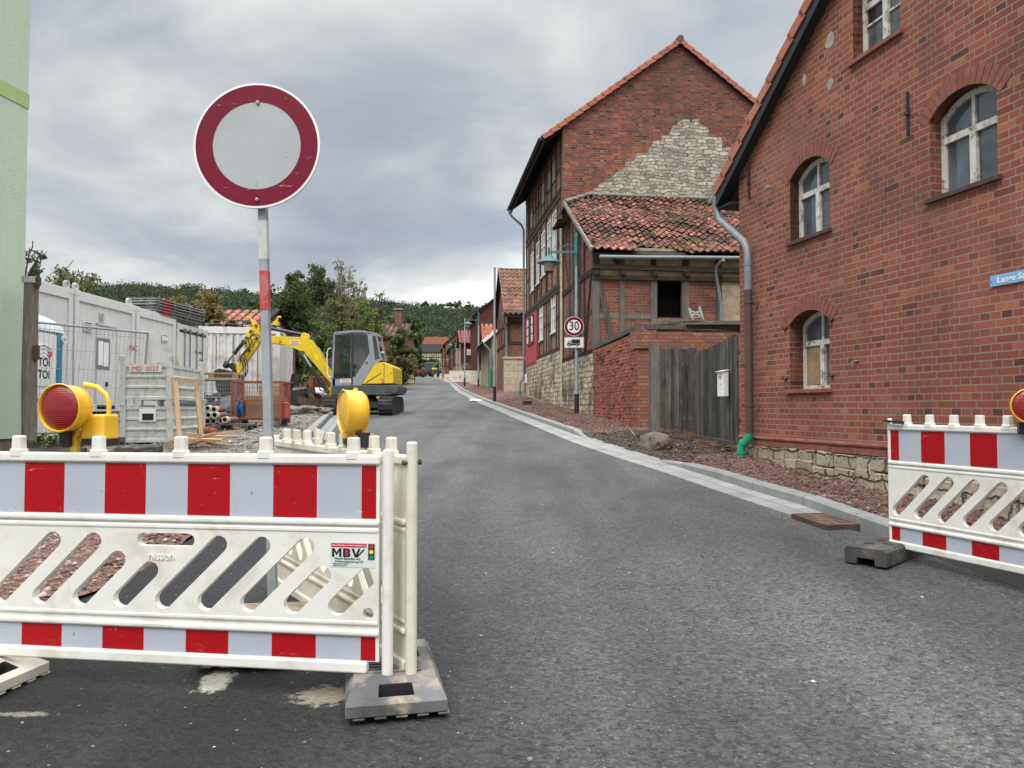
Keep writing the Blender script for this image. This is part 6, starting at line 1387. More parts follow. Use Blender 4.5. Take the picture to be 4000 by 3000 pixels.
mb = MB(); mb.prism(lp([(1620, 828), (1706, 826), (1706, 868), (1620, 868)]), -.004, 0); mb.prism(lp([(1577, 890), (1579, 862), (1592, 842), (1615, 842), (1615, 872), (1706, 872), (1706, 882), (1596, 890)]), -.004, 0)
for x in (1597, 1677): mb.prism([((x-1648)/195*.6+.042*cos(2*pi*k/16), -(883-858)/195*.6+.042*sin(2*pi*k/16)) for k in range(16)], -.005, 0)
ly = mb.build('lorry_symbol', M['ink'], s4, norm=True)
mb = MB(); mb.prism(lp([(1590, 860), (1597, 849), (1609, 849), (1609, 862)]), -.0055, -.0045); [mb.prism([((x-1648)/195*.6+.018*cos(2*pi*k/12), -(883-858)/195*.6+.018*sin(2*pi*k/12)) for k in range(12)], -.0065, -.0055) for x in (1597, 1677)]; mb.build('symbol_white', M['white'], ly, norm=True)
sl2.scale = (.945, 1, .945)
mb = MB(); mb.tube([(.08, .10, .12), (.08, .10, -.12)], .06, 10); mb.build('clamp', M['galv'], s30, smooth=True)
# iron drain grate, manhole, string posts, boulder
a_, b_ = G(3092, 2012), G(3300, 2055); 
dg = thing('drain_grate', 'rusty cast-iron drain grate lying in the gutter end beside the kerb', 'drain grate', (2.79, 6.86, rz(7.1)-.034), radians(10)); dg.rotation_euler = (radians(2.8), 0, radians(12))
mb = MB(); mb.bb(-.0, .34, 0, .03, 0, .07); mb.bb(0, .34, .53, .56, 0, .07); mb.bb(0, .03, .03, .53, 0, .07); mb.bb(.31, .34, .03, .53, 0, .07); mb.build('frame', M['manhole'], dg, bevel=.004)
mb = MB(); [mb.bb(.032, .308, .05+k*.062, .080+k*.062, .035, .066) for k in range(8)]; mb.bb(.16, .18, .03, .53, .03, .065); mb.build('bar', simple('worn_iron', (.17, .11, .08), .7, metal=.2, var=.4), dg); mb = MB(); mb.bb(.03, .31, .03, .53, .004, .0615); mb.build('gap_shade', M['black'], dg)  # black plate just under the bar tops stands in for shade in the gaps
q_ = P(2060, 1576, 28.2); mh = thing('valve_cover', 'small square rusty red iron cover standing proud of the gravel pavement', 'cover', (q_.x, q_.y, gz(q_.x, q_.y)), .2); mb = MB(); mb.bb(-.14, .14, -.14, .14, -.1, .10); mb.build('shaft', M['manhole'], mh, bevel=.01); mb = MB(); mb.bb(-.17, .17, -.17, .17, .10, .13); mb.build('lid', M['manhole'], mh, bevel=.01)
for i, (px_, py_, yy, h_, lb) in enumerate([(2178, 1590, 26.5, .65, 'thin steel stake before the stone base, near the round lamp pole'), (2449, 1668, 18.6, .85, 'thin leaning steel stake before the orange brick yard wall')]):
    b = P(px_, py_, yy); st_ = thing('string_stake', lb, 'stake', (b.x, b.y, gz(b.x, b.y)-.1), 0, 'steel stakes of the string line'); mb = MB(); mb.tube([(0, 0, 0), (.0, 0, h_+.1)], .008, 6); mb.build('rod', M['manhole'], st_)
p1, p2, p3 = P(2183, 1590, 26.5), P(2449, 1662, 18.6), P(2050, 1545, 33)
mb = MB(); mb.tube([p3, p1, p2, G(2480, 1700, .3)], .004, 4); tag(mb.build('string_line', M['hdpe2']), 'pale string stretched low along the house walls', 'string')
bo = P(2566, 1762, 13.9); lumpy('boulder', 'big pale weathered boulder at the foot of the gate post', 'boulder', (bo.x, bo.y+.3, bo.z+.10), .31, (1.1, .8, .74), simple('pale_boulder', (.15, .125, .095), .95, var=.5, vs=4, bump=.8, bs=14, dirt=(.07, .055, .04), dscale=3.5), 3, 3, .22)
lumpy('earth_mound', 'dark clay mound dug up under the wooden gate', 'earth mound', P(2760, 1790, 13.1)+Vector((0, .25, -.02)), .55, (1.25, .65, .40), M['soil'], 6, 5, .35)
lumpy('earth_mound', 'brown earth heap beside the boulder below the brick wall', 'earth mound', P(2420, 1745, 15.6)+Vector((-.1, .1, -.08)), .60, (1.1, 1.0, .26), M['soil'], 8, 5, .45)
q_ = P(1858, 1563, 35.0); lumpy('white_bag', 'crumpled white plastic sheet lying on the kerb by the plain pole', 'bag', (q_.x, q_.y, rz(q_.y)+.05), .20, (1.3, .9, .35), M['white'], 9, 3, .6)
# scattered stones as ground litter
def scatter(name, label, m, pts, size, seed=1, kind='stuff'):
    r = np.random.default_rng(seed); base = np.array([(1, 0, 0), (-1, 0, 0), (0, 1, 0), (0, -1, 0), (0, 0, 1), (0, 0, -1)], float); fc = np.array([(0, 2, 4), (2, 1, 4), (1, 3, 4), (3, 0, 4), (2, 0, 5), (1, 2, 5), (3, 1, 5), (0, 3, 5)])
    n = len(pts); V = np.zeros((n, 6, 3)); a = r.uniform(0, 2*pi, n); s_ = size*np.exp(r.normal(0, .45, n))
    b = base[None]*(1+r.uniform(-.45, .45, (n, 6, 3))); b[:, :, 2] *= .55; b *= s_[:, None, None]; ca, sa = np.cos(a), np.sin(a)
    V[:, :, 0] = b[:, :, 0]*ca[:, None]-b[:, :, 1]*sa[:, None]; V[:, :, 1] = b[:, :, 0]*sa[:, None]+b[:, :, 1]*ca[:, None]; V[:, :, 2] = b[:, :, 2]
    V += np.array(pts)[:, None, :]; Fq = (fc[None]+6*np.arange(n)[:, None, None]).reshape(-1, 3)
    o = rawmesh(name, V.reshape(-1, 3), Fq, m); return tag(o, label, 'stones', kind=kind)
def stonemat(name, pal):
    m, t, b = newmat(name); g = t.n('NewGeometry'); k = len(pal); link(t, t.ramp(g.outputs['Random Per Island'], [(i/(k-1), p) for i, p in enumerate(pal)]), b.inputs['Base Color']); b.inputs['Roughness'].default_value = .9; return m
M['st_red'] = stonemat('red_grit_stones', [(.05, .03, .026), (.12, .06, .05), (.09, .045, .036), (.17, .10, .085), (.30, .25, .22)]); M['st_grey'] = stonemat('grey_stones', [(.08, .07, .06), (.2, .18, .16), (.14, .12, .10), (.33, .30, .27), (.50, .47, .44)])
pts = []
for i in range(9000):
    Y = 3.5+(rng.random()**1.7)*30; k = interp(KF, Y); wl = interp(WL, Y); X = k+.14+(wl-k)*rng.random(); pts.append((X, Y, gz(X, Y)-.012+.045*mnoise.fractal(Vector((X*2.2, Y*2.2, 0)), 1.0, 2.0, 5)+.003))
scatter('grit', 'loose red grit and stone chips on the right pavement', M['st_red'], pts, .014, 2)
pts = []
for i in range(9000):
    Y = 9.2+(rng.random()**1.4)*24; l = interp(LE, Y); X = l-.15-rng.random()*6.5; pts.append((X, Y, gz(X, Y)-.015+.07*mnoise.fractal(Vector((X*1.3, Y*1.3, 0)), 1.0, 2.0, 5)+.006))
scatter('loose_gravel', 'loose grey gravel stones on the yard', M['st_grey'], pts, .022, 3)
pts = []
for i in range(5000):
    Y = 4.45+rng.random()*4.6; l = interp(LE, Y); X = l-.05-rng.random()*4.0; pts.append((X, Y, rz(Y)+.04+.05*mnoise.fractal(Vector((X*1.8, Y*1.8, 0)), 1.0, 2.0, 5)))
scatter('stone_chips', 'pinkish stone chips on the side path', stonemat('pink_chips', [(.09, .05, .042), (.16, .10, .085), (.28, .20, .18), (.42, .34, .31)]), pts, .018, 4)
pts = []
for i in range(500):
    Y = 2.6+(rng.random()**1.5)*14; X = -3+rng.random()*6
    if interp(LE, Y)+.1 < X < interp(RE, Y)-.1: pts.append((X, Y, rz(Y)+.002))
scatter('chippings', 'single pale chippings lying on the asphalt', M['st_grey'], pts, .0045, 5)
# more white barriers far along the pavement
spots = [(1888, 1503, 60, 6, 'nearest white barrier standing across the far pavement'), (1800, 1494, 66, 18, 'white barrier leaning outwards at the left of the far barrier group'), (1846, 1491, 70, 14, 'white barrier behind the near one, middle of the far group'), (1925, 1489, 72, 10, 'white barrier at the right back of the far group'), (1700, 1484, 150, -70, 'white barrier beside the parked wheel loader'), (1709, 1480, 165, -70, 'farthest white barrier beside the parked machines'), (1765, 1490, 104, 4, 'white barrier at the foot of the far lamps'), (1722, 1484, 125, -75, 'white barrier running along the far kerb')]
for i, (px_, py_, Y, rt, lb) in enumerate(spots):
    o = dup(b2); q_ = P(px_, py_, Y); k_ = -1; o.location = (q_.x-k_*cos(radians(rt)), q_.y-k_*sin(radians(rt)), q_.z+.05); o.rotation_euler = (0, 0, radians(rt)+pi); o['label'] = lb; o['group'] = 'white barriers far along the street'
for px_, py_, Y, lb in ((1562, 1497, 66, 'small white barrier at the tail of the excavator'), (1585, 1496, 68, 'small white barrier right of the excavator, before the bush')):
    o = dup(b2); q_ = P(px_, py_, Y); o.location = (q_.x+.6, q_.y+.4, q_.z); o.rotation_euler = (0, 0, radians(60)+pi); o['label'] = lb; o['group'] = 'white barriers far along the street'
# ---------------------------------------------------------------- houses farther up the street
def sidehouse(label, name, corner, th, W, D, base, eave, ridge, wallm, roofm, name2='house', drop=1.2, frame=None, wins=(), ridge_along='x', gm=None, tw=.5, pitchtiles=True, over=.35, rise=0, plinth=None):
    # corner: the visible street corner; local x to the right (seen from the camera), y away along the street
    t_ = thing(name, label, 'house', (corner[0], corner[1], base), th); h, r = eave-base, ridge-base
    mb = MB()
    if ridge_along == 'x': gp_ = [(0, -drop), (D, -drop), (D, h), (D/2, r), (0, h)]; mb.prism(gp_, 0, W, lambda u, v, a: (a, u, v))
    else: mb.prism([(0, -drop), (W, -drop), (W, h), (W/2, r), (0, h)], 0, D)
    mb.build('wall', M[wallm], t_, norm=True)
    if plinth: mb = MB(); mb.bb(-.05, W+.05, -.05, D+.05, -drop, plinth); mb.build('plinth', M['plinth'], t_)
    rf = MB()
    if ridge_along == 'x':
        sl = (r-h)/(D/2)
        for s_, y0 in ((1, -over), (-1, D+over)):
            z0 = h-sl*over; L_ = sqrt(1+sl*sl)*(D/2+over); q = [(-.25, y0, z0), (W+.25, y0, z0), (W+.25, D/2, r+.02), (-.25, D/2, r+.02)]
            if s_ < 0: q.reverse()
            rf.face(q); rf.face([(p[0], p[1], p[2]-.12) for p in reversed(q)]); rf.face([(-.25, y0, z0), (-.25, D/2, r+.02), (-.25, D/2, r-.10), (-.25, y0, z0-.12)]); rf.face([(-.25, y0, z0-.12), (W+.25, y0, z0-.12), (W+.25, y0, z0), (-.25, y0, z0)])
        ro = rf.build('roof', M['soffit'], t_); mt = MB(); tiles(mt, (-.27, -over-.03, h-sl*over+.01), (1, 0, 0), (0, 1, sl), int((W+.5)/tw), int(L_/(tw*1.25))+0, tw=tw, tl=tw*1.25, amp=.04*tw/.3, seg=4); mt.build('tiles', M[roofm], ro)
    else:
        sl = (r-h)/(W/2)
        for s_, x0 in ((1, -over), (-1, W+over)):
            z0 = h-sl*over; L_ = sqrt(1+sl*sl)*(W/2+over); q = [(x0, -.2, z0), (W/2, -.2, r+.02), (W/2, D+.2, r+.02), (x0, D+.2, z0)]
            if s_ < 0: q.reverse()
            rf.face(q); rf.face([(p[0], p[1], p[2]-.12) for p in reversed(q)]); rf.face([(x0, -.2, z0-.12), (W/2, -.2, r-.10), (W/2, -.2, r+.02), (x0, -.2, z0)])
        ro = rf.build('roof', M['soffit'], t_); mt = MB(); tiles(mt, (-over-.03, -.22, h-sl*over+.01), (0, 1, 0), (1, 0, sl), int((D+.44)/tw), int(L_/(tw*1.25)), tw=tw, tl=tw*1.25, amp=.04*tw/.3, seg=4); tiles(mt, (W+over+.03, -.22, h-sl*over+.01), (0, 1, 0), (-1, 0, sl), int((D+.44)/tw), int(L_/(tw*1.25)), tw=tw, tl=tw*1.25, amp=.04*tw/.3, seg=3); mt.build('tiles', M[roofm], ro)
    if frame:
        mb = MB()
        for x in frame[0]: mb.bb(x, x+.14, -.03, .05, frame[1][0], h-.1)
        for z in frame[1]: mb.bb(-.02, W, -.035, .05, z, z+.16)
        for y in frame[2]: mb.bb(-.03, .05, y, y+.14, frame[1][0], h-.1)
        for z in frame[1]: mb.bb(-.035, .05, 0, D, z, z+.16)
        for a, b in frame[3]: mb.bar((a[0], -.03, a[1]), (b[0], -.03, b[1]), .12, .05, up=(0, 1, 0))
        mb.build('timber_frame', M['timber'], t_)
    for side, u0, u1, z0, z1 in wins:
        fn = (lambda u, v, a: (u, a, v)) if side == 'f' else (lambda u, v, a: (a, u, v)); mb = MB(); mb.prism([(u0, z0), (u1, z0), (u1, z1), (u0, z1)], -.05, .0, fn, holes=[[(u0+.1, z0+.1), (u0+.1, z1-.1), (u1-.1, z1-.1), (u1-.1, z0+.1)]]); m_ = (u0+u1)/2
        mb.prism([(m_-.04, z0+.1), (m_+.04, z0+.1), (m_+.04, z1-.1), (m_-.04, z1-.1)], -.05, 0, fn); wo = mb.build('window', M['whitepaint'], t_, norm=True); mb = MB(); mb.prism([(u0+.1, z0+.1), (u1-.1, z0+.1), (u1-.1, z1-.1), (u0+.1, z1-.1)], -.025, -.012, fn); mb.build('pane', M['pane'], wo, norm=True)
    return t_
thS = thB+pi/2
dh = sidehouse('small half-timbered brick house with a brown tile roof beyond the tall gable house', 'small_timber_house', (-.22, 42.4), thS, 6.5, 6.0, 2.35, 6.95, 9.7, 'brickC', 'tile_brown', frame=([0, .95, 1.9, 3.0, 4.4], [2.6, 3.7], [0, 1.5, 3.0, 4.5], [((1.05, 3.9), (1.85, 4.55)), ((1.85, 3.9), (1.05, 4.55))]), wins=[], tw=.30, over=.45)
mb = MB(); mb.bb(-.25, .85, -.5, -.04, -1.5, 1.75); mb.bb(-.3, .9, -.55, 0, 1.752, 1.87); mb.build('stone_pillar', M['quoin'], dh, bevel=.015)
mb = MB(); mb.bb(.95, 1.9, -.06, 0, -1, 2.6); mb.build('dark_door', M['timber'], dh)
mb = MB(); mb.tube([(-.35, -.5, 4.25), (-.3, -.3, 3.7), (-.1, -.15, 3.4), (-.1, -.15, 0)], .06, 8); mb.build('downpipe', M['zinc'], dh, smooth=True); mb = MB(); mb.tube([(-.1, -.15, .4), (-.1, -.15, -.6)], .07, 8); mb.build('drain_pipe', M['orangepvc'], dh, smooth=True)
mb = MB(); mb.bb(-.3, 6.6, -.56, -.44, 4.30, 4.38); mb.build('gutter', M['zinc'], dh)
sidehouse('tall house with a bright orange hip of roof peeping over the small brick house', 'orange_roof_house', (1.2, 50), thS, 8, 6, 2.6, 9.2, 12.6, 'brickF', 'tile_orange', ridge_along='y', tw=.4)
eh = sidehouse('low cream plastered house with a white verge board and green door', 'plaster_house', (-1.35, 51.0), thS, 5, 9, 2.8, 6.3, 8.6, 'daub', 'tile_brown', ridge_along='y', tw=.4, over=.6)
mb = MB(); mb.bb(-.05, 0, 1.0, 2.0, -.5, 2.0); mb.build('door', simple('green_door', (.03, .12, .06), .6), eh); mb = MB(); mb.bar((-.62, -.24, 3.0), (.9, -.24, 4.3), .04, .22); mb.build('verge_board', M['white'], eh)
mb = MB(); mb.tube([(-.55, -.2, 2.9), (-.1, -.2, 2.4), (-.1, -.2, 1.2)], .06, 8); mb.build('downpipe', M['zinc'], eh); mb = MB(); mb.tube([(-.1, -.2, 1.2), (-.1, -.2, -.3)], .09, 8); mb.build('drain_pipe', M['greenpvc'], eh, smooth=True)
gg = P(1898, 1500, 66)
sidehouse('low stone shed with an orange-brown tile roof before the wine-red house', 'stone_shed', (gg.x, 66), thS, 8, 4, 3.2, 6.0, 9.0, 'plinth', 'tile_verge', tw=.4)
M['winecladding'] = brick('wine_cladding', [(.10, .028, .026), (.12, .034, .030), (.085, .024, .024)], mortar=(.04, .015, .014), bw=.6, rh=.2, ms=.012, squash=1, soot=.3)
fF = P(1860, 1500, 75)
fh = sidehouse('tall wine-red clad house with a wine-red tile roof behind the white barriers', 'wine_red_house', (fF.x, 75), thS, 9, 9, 3.6, 10.7, 14.4, 'winecladding', 'tile_wine', ridge_along='y', tw=.45)
nb_ = P(1797, 1478, 84)
sw = sidehouse('low stone wall building with red shingles above, carrying a notice board', 'stone_wall_house', (nb_.x, 86), thS, 6, 6, 4.2, 8.9, 10.5, 'plinth', 'tile_wine', tw=.45)
mb = MB(); mb.bb(-.06, 6.0, -.08, -.01, 2.4, 4.7); mb.build('shingle_cladding', M['winecladding'], sw)
nc = P(1840, 1376, 83.0); nbd = thing('notice_board', 'white framed notice board with a yellow crest on the stone wall', 'notice board', nc, thS); mb = MB(); mb.bb(-.5, .5, -.05, 0, -.36, .36); no = mb.build('frame', M['black'], nbd); mb = MB(); mb.bb(-.45, .45, -.06, -.051, -.31, .31); npn = mb.build('panel', M['white'], no); mb = MB(); mb.bb(-.38, -.2, -.065, -.0605, -.02, .24); mb.build('crest', M['inkyellow'], npn); mb = MB(); [mb.bb(-.14, .38, -.064, -.0605, z, z+.03) for z in (.18, .11, .04)]; [mb.bb(-.38, .38, -.064, -.0605, z, z+.02) for z in (-.1, -.16, -.22)]; mb.build('print', M['zinc'], npn)
mb = MB(); q_ = P(1829, 1460, 80); kz = thing('brick_kiosk', 'small brick pillar house with a pointed tile cap beside the notice board', 'pillar', (q_.x, q_.y, 3.9), thS); mb.bb(-.5, .5, 0, .8, -.5, 1.6); mb.build('body', M['brickC'], kz); mb = MB(); mb.prism([(-.65, 1.6), (.65, 1.6), (0, 2.2)], -.1, .9); mb.build('cap', M['tile_brown'], kz, norm=True)
far = [(1773, 105, 5, 8, 9.2, 12.2, 'brickF', 'tile_orange', 'far brown timber house with an orange roof left of the notice board', 'y'), (1756, 118, 5, 8, 8.6, 11.3, 'brickC', 'tile_brown', 'far narrow house with a weathered brown gable between orange roofs', 'y'), (1738, 130, 6, 8, 9.8, 13.2, 'brickC', 'tile_orange', 'far house with a broad orange roof in the middle of the row', 'y'), (1727, 150, 6, 9, 9.6, 12.6, 'brickF', 'tile_orange', 'far small house with a low orange roof, last of the row', 'y')]
for px_, Y, W_, D_, e_, r_, wm, rm, lb, al in far:
    q_ = P(px_, 1480, Y); sidehouse(lb, 'far_house', (q_.x, Y), thS-.02, W_+2, D_, rz(Y)+.1, rz(Y)+e_-rz(118)+2.0, rz(Y)+r_-rz(118)+2.0, wm, rm, ridge_along=al, tw=.6, frame=([0, 1.5, 3, 4.5], [2.0, 4.0] if e_ > 9 else [1.5, 2.8], [0, 2, 4, 6], []))
# half-timbered manor closing the street
qm = P(1637, 1418, 262); mz = qm.z
mh_ = thing('manor_house', 'cream half-timbered house with dark lower and red upper roof closing the street', 'house', (qm.x, 262, mz), 0)
Wm = 9.0; k1 = 262/F; H1 = 57*k1*.72
zz = lambda py_: P(1700, py_, 262).z-mz
mb = MB(); mb.bb(0, Wm, 0, 8, -6, zz(1375)); mb.build('wall', simple('cream_plaster', (.50, .42, .24), .9, var=.06), mh_)
mb = MB(); [mb.bb(x, x+.22, -.06, 0, 0, zz(1375)) for x in [i*.82 for i in range(12)]]; [mb.bb(-.02, Wm, -.07, 0, z, z+.25) for z in (zz(1397), zz(1413), zz(1378))]; mb.build('timber_frame', M['timber'], mh_)
for r_ in (1383, 1402):
    for c_ in (0, 1, 3, 4, 6, 7, 8):
        x = .35+c_*.98; mb = MB(); mb.bb(x, x+.62, -.12, -.05, zz(r_+10), zz(r_)); wo = mb.build('window', M['whitepaint'], mh_); mb = MB(); [mb.bb(x+a, x+a+.2, -.14, -.121, zz(r_+9), zz(r_+1)) for a in (.07, .35)]; mb.build('pane', M['pane_dark'], wo)
mb = MB(); mb.prism([(-.5, zz(1376)), (Wm+.3, zz(1376)), (Wm-.9, zz(1344)), (.5, zz(1344))], -.5, 3.5); rr = mb.build('lower_roof', simple('slate', (.055, .055, .06), .6, var=.2), mh_, norm=True)
mb = MB(); mb.prism([(.3, zz(1346)), (Wm+2.5, zz(1350)), (Wm+.2, zz(1312)), (1.6, zz(1312))], 3.6, 9); mb.build('upper_roof', M['tile_verge'], mh_, norm=True)
# long garden wall and houses half hidden behind the trees on the left
def lefthouse(lb, px0, px1, py_e, py_r, Y, wm, rm, nm='garden_house', chim=False):
    a, b = P(px0, py_e, Y), P(px1, py_e, Y); r_ = P(px0, py_r, Y+4); t_ = sidehouse(lb, nm, (a.x, Y), 0, b.x-a.x, 8, gz(a.x, Y)-.2, a.z, r_.z, wm, rm, tw=.5)
    if chim: mb = MB(); z0 = r_.z-(gz(a.x, Y)-.2); x = (b.x-a.x)*.72; mb.bb(x, x+.7, 3.6, 4.3, z0-1.5, z0+1.4); c_ = mb.build('chimney', M['brickC'], t_); mb = MB(); mb.bb(x-.1, x+.8, 3.5, 4.4, z0+1.4, z0+1.55); mb.build('chimney_cap', M['concrete'], c_)
    return t_
lefthouse('shed with a long salmon-orange tile roof behind the containers', 770, 985, 1292, 1210, 40, 'brickC', 'tile_verge')
lefthouse('house with a dark tile roof and brick chimney among the trees', 1360, 1580, 1310, 1265, 75, 'brickC', 'tile_old', chim=True)
# ---------------------------------------------------------------- the yellow excavator
M['exyellow'] = simple('machine_yellow', (.72, .50, .012), .35, var=.04, vs=2, dirt=(.40, .28, .05), dscale=2.5, damt=.4, coat=.2)
M['exgrey'] = simple('machine_grey', (.25, .27, .31), .4, var=.04, coat=.2); M['exdark'] = simple('machine_dark_grey', (.055, .068, .075), .45, var=.15, dirt=(.12, .10, .08), dscale=3, damt=.5)
M['rubber'] = simple('track_rubber', (.022, .022, .022), .85, var=.3, dirt=(.10, .09, .075), dscale=3.5, damt=.6, bump=.3); M['hydblack'] = simple('hydraulic_black', (.022, .028, .032), .35, var=.2); M['chrome'] = simple('chrome_rod', (.6, .6, .6), .15, metal=1)
def glassmat(name, tint, fac=.12):
    m = bpy.data.materials.new(name); m.use_nodes = True; t = NT(m.node_tree); a = t.n('BsdfTransparent', {0: (*tint, 1)}); g = t.n('BsdfGlossy', {'Roughness': .03, 'Color': (.9, .95, .95, 1)}); fr = t.n('Fresnel', {'IOR': 1.5}); k = t.math('ADD', fr.outputs[0], fac); mx = t.n('MixShader', {0: k, 1: a, 2: g}); t.n('OutputMaterial', {0: mx}); return m
M['cabglass'] = glassmat('tinted_cab_glass', (.26, .33, .31), .04)
EY = 25.4; KE = EY/F/2.212; ex0 = P(700+1602/2.212, 1100+1165/2.212, EY)
ex = thing('excavator', 'yellow and grey mini excavator with its boom reaching left over the yard', 'excavator', (ex0.x, EY, ex0.z), 0)
e = lambda x, y: ((x-1602)*KE, (1165-y)*KE)
def ep(name, pts, y0, y1, m, par=None, holes=(), bevel=.012, **k):
    mb = MB(); mb.prism([e(*p) for p in reversed(pts)], y0, y1, holes=[[e(*p) for p in h] for h in holes]); return mb.build(name, M[m], par or ex, norm=True, bevel=bevel, **k)
for x0, x1 in ((1315, 1432), (1776, 1893)):
    (a, _), (b, _) = e(x0, 0), e(x1, 0); R_ = .315; Lt = 1.02
    prof = [(-Lt+R_*cos(t_), R_+R_*sin(t_)) for t_ in [pi/2+pi*k/8 for k in range(9)]]+[(Lt+R_*cos(t_), R_+R_*sin(t_)) for t_ in [-pi/2+pi*k/8 for k in range(9)]]
    mb = MB(); mb.prism(prof, a, b, lambda u, v, q: (q, u, v)); tr = mb.build('track', M['rubber'], ex, norm=True, bevel=.02)
    mb = MB(); n = len(prof)
    per = []; 
    for i in range(n):
        p, q = Vector(prof[i]), Vector(prof[(i+1) % n]); L_ = (q-p).length; m_ = max(1, int(L_/.1))
        for k in range(m_): per.append((p+(q-p)*(k+.5)/m_, (q-p).normalized()))
    for i, (p, d) in enumerate(per[::1]):
        nn = Vector((d.y, -d.x)); c = p+nn*.012; R = Matrix(((1, 0, 0), (0, d.x, nn.x), (0, d.y, nn.y))); mb.box(((a+b)/2, c.x, c.y), ((b-a)*.94, .045, .03), R)
    mb.build('grouser', M['rubber'], tr)
mb = MB(); (a, _), (b, _) = e(1432, 0), e(1776, 0); mb.bb(a-.1, b+.1, -.75, .75, .28, .50); mb.bb(-.35, .35, -.6, .6, .2, .6); mb.lathe([(0, .5), (.38, .5), (.38, .72), (0, .72)], (0, 0, 0), 24); mb.build('undercarriage', M['exdark'], ex, bevel=.02)
mb = MB(); mb.bb(a-.25, b+.25, 1.35, 1.42, .05, .5); mb.bar((-.4, .7, .3), (-.4, 1.4, .3), .1, .12); mb.bar((.4, .7, .3), (.4, 1.4, .3), .1, .12); mb.build('dozer_blade', M['exyellow'], ex, bevel=.01)
ep('platform', [(1372, 905), (1892, 900), (1925, 905), (1932, 930), (1915, 972), (1830, 985), (1690, 985), (1640, 990), (1380, 990), (1372, 980)], -1.0, 1.0, 'exdark', bevel=.03)
ep('counterweight', [(1840, 908), (1930, 905), (1934, 935), (1912, 975), (1840, 960)], -1.02, 1.02, 'exdark', bevel=.03)
hd = ep('engine_hood', [(1738, 716), (1812, 712), (1858, 730), (1885, 752), (1892, 890), (1628, 897), (1640, 872), (1712, 752)], -1.0, .98, 'exyellow', bevel=.035, seg=3)
ep('hood_seam', [(1809, 716), (1814, 716), (1814, 892), (1809, 892)], -1.004, -.9, 'exdark', hd, bevel=0)
ep('louvre', [(1655, 882), (1785, 800), (1788, 806), (1660, 889)], -1.004, -.9, 'exdark', hd, bevel=0)
ep('reflector', [(1793, 875), (1808, 875), (1808, 889), (1793, 889)], -1.01, -.99, 'inkred', hd, bevel=0)
text('ATLAS' if 0 else 'EZ', .09, (*((e(1795, 860)[0]), -1.004), e(1795, 860)[1]), (pi/2, 0, 0), M['exdark'], hd)
cy0, cy1 = -1.0, .02
out = [(1373, 905), (1376, 760), (1386, 480), (1398, 462), (1560, 446), (1648, 450), (1738, 470), (1748, 480), (1792, 690), (1740, 728), (1712, 752), (1622, 905)]
g1 = [(1383, 838), (1392, 660), (1402, 484), (1532, 468), (1535, 838)]; g2 = [(1550, 832), (1548, 468), (1636, 466), (1672, 480), (1690, 632), (1672, 670), (1572, 832)]; g3 = [(1712, 492), (1742, 496), (1776, 684), (1735, 694)]
outL = [(1373, 905), (1376, 760), (1386, 480), (1398, 462), (1542, 448), (1542, 905)]; outR = [(1542, 905), (1542, 448), (1648, 450), (1702, 462), (1706, 690), (1712, 752), (1622, 905)]; outB = [(1712, 752), (1706, 690), (1702, 462), (1738, 470), (1748, 480), (1792, 690), (1740, 728)]
for y0, y1 in ((cy0, cy0+.05), (cy1-.05, cy1)):
    cf = ep('cab_frame', outL, y0, y1, 'exgrey', holes=[g1], bevel=0); ep('cab_side', outR, y0, y1, 'exgrey', cf, holes=[g2], bevel=0); ep('cab_rear', outB, y0, y1, 'exgrey', cf, holes=[g3], bevel=0)
    if y0 == cy0:
        cabf = cf
        for g_ in (g1, g2, g3): mg = MB(); mg.face([(e(*p_)[0], y0+.02, e(*p_)[1]) for p_ in g_]); mg.build('cab_glass', M['cabglass'], cf)
        ep('door_pillar', [(1533, 466), (1551, 466), (1553, 898), (1540, 898)], y0-.01, y0+.04, 'hydblack', cf, bevel=.003)
        ep('door_seal', [(1386, 838), (1540, 832), (1540, 845), (1384, 850)], y0-.006, y0+.02, 'hydblack', cf, bevel=0)
        mb = MB(); c = e(1667, 715); mb.lathe([(0, 0), (.035, 0), (.03, .012), (0, .014)], (c[0], cy0-.0, c[1]), 14, Matrix.Rotation(pi/2, 3, 'X')); mb.build('door_latch', M['hydblack'], cf)
ep('cab_roof', [(1384, 484), (1398, 460), (1560, 444), (1648, 448), (1740, 468), (1748, 484), (1648, 464), (1560, 460), (1404, 474)], cy0-.01, cy1+.01, 'exgrey', bevel=.012)
(xa, za), (xb, zb_) = e(1384, 850), e(1396, 480)
mb = MB(); mb.face([(xa, cy0+.05, za), (xb, cy0+.05, zb_), (xb, cy1-.05, zb_), (xa, cy1-.05, za)]); mb.build('windscreen', M['cabglass'], ex)
(x2, z2), (x3, z3) = e(1786, 690), e(1746, 486)
mb = MB(); mb.face([(x2, cy0+.05, z2), (x3, cy0+.05, z3), (x3, cy1-.05, z3), (x2, cy1-.05, z2)]); mb.build('rear_window', M['cabglass'], ex)
mb = MB(); 
for y in (cy0+.02, cy1-.02): mb.bar((xa, y, za), (xb, y, zb_), .05, .05)
mb.bb(*sorted((xa, xa+.08)), cy0, cy1, e(0, 905)[1], za); mb.bb(e(1385, 0)[0], e(1625, 0)[0], cy0+.05, cy1-.05, e(0, 905)[1], e(0, 880)[1]); mb.build('cab_post', M['exgrey'], ex)
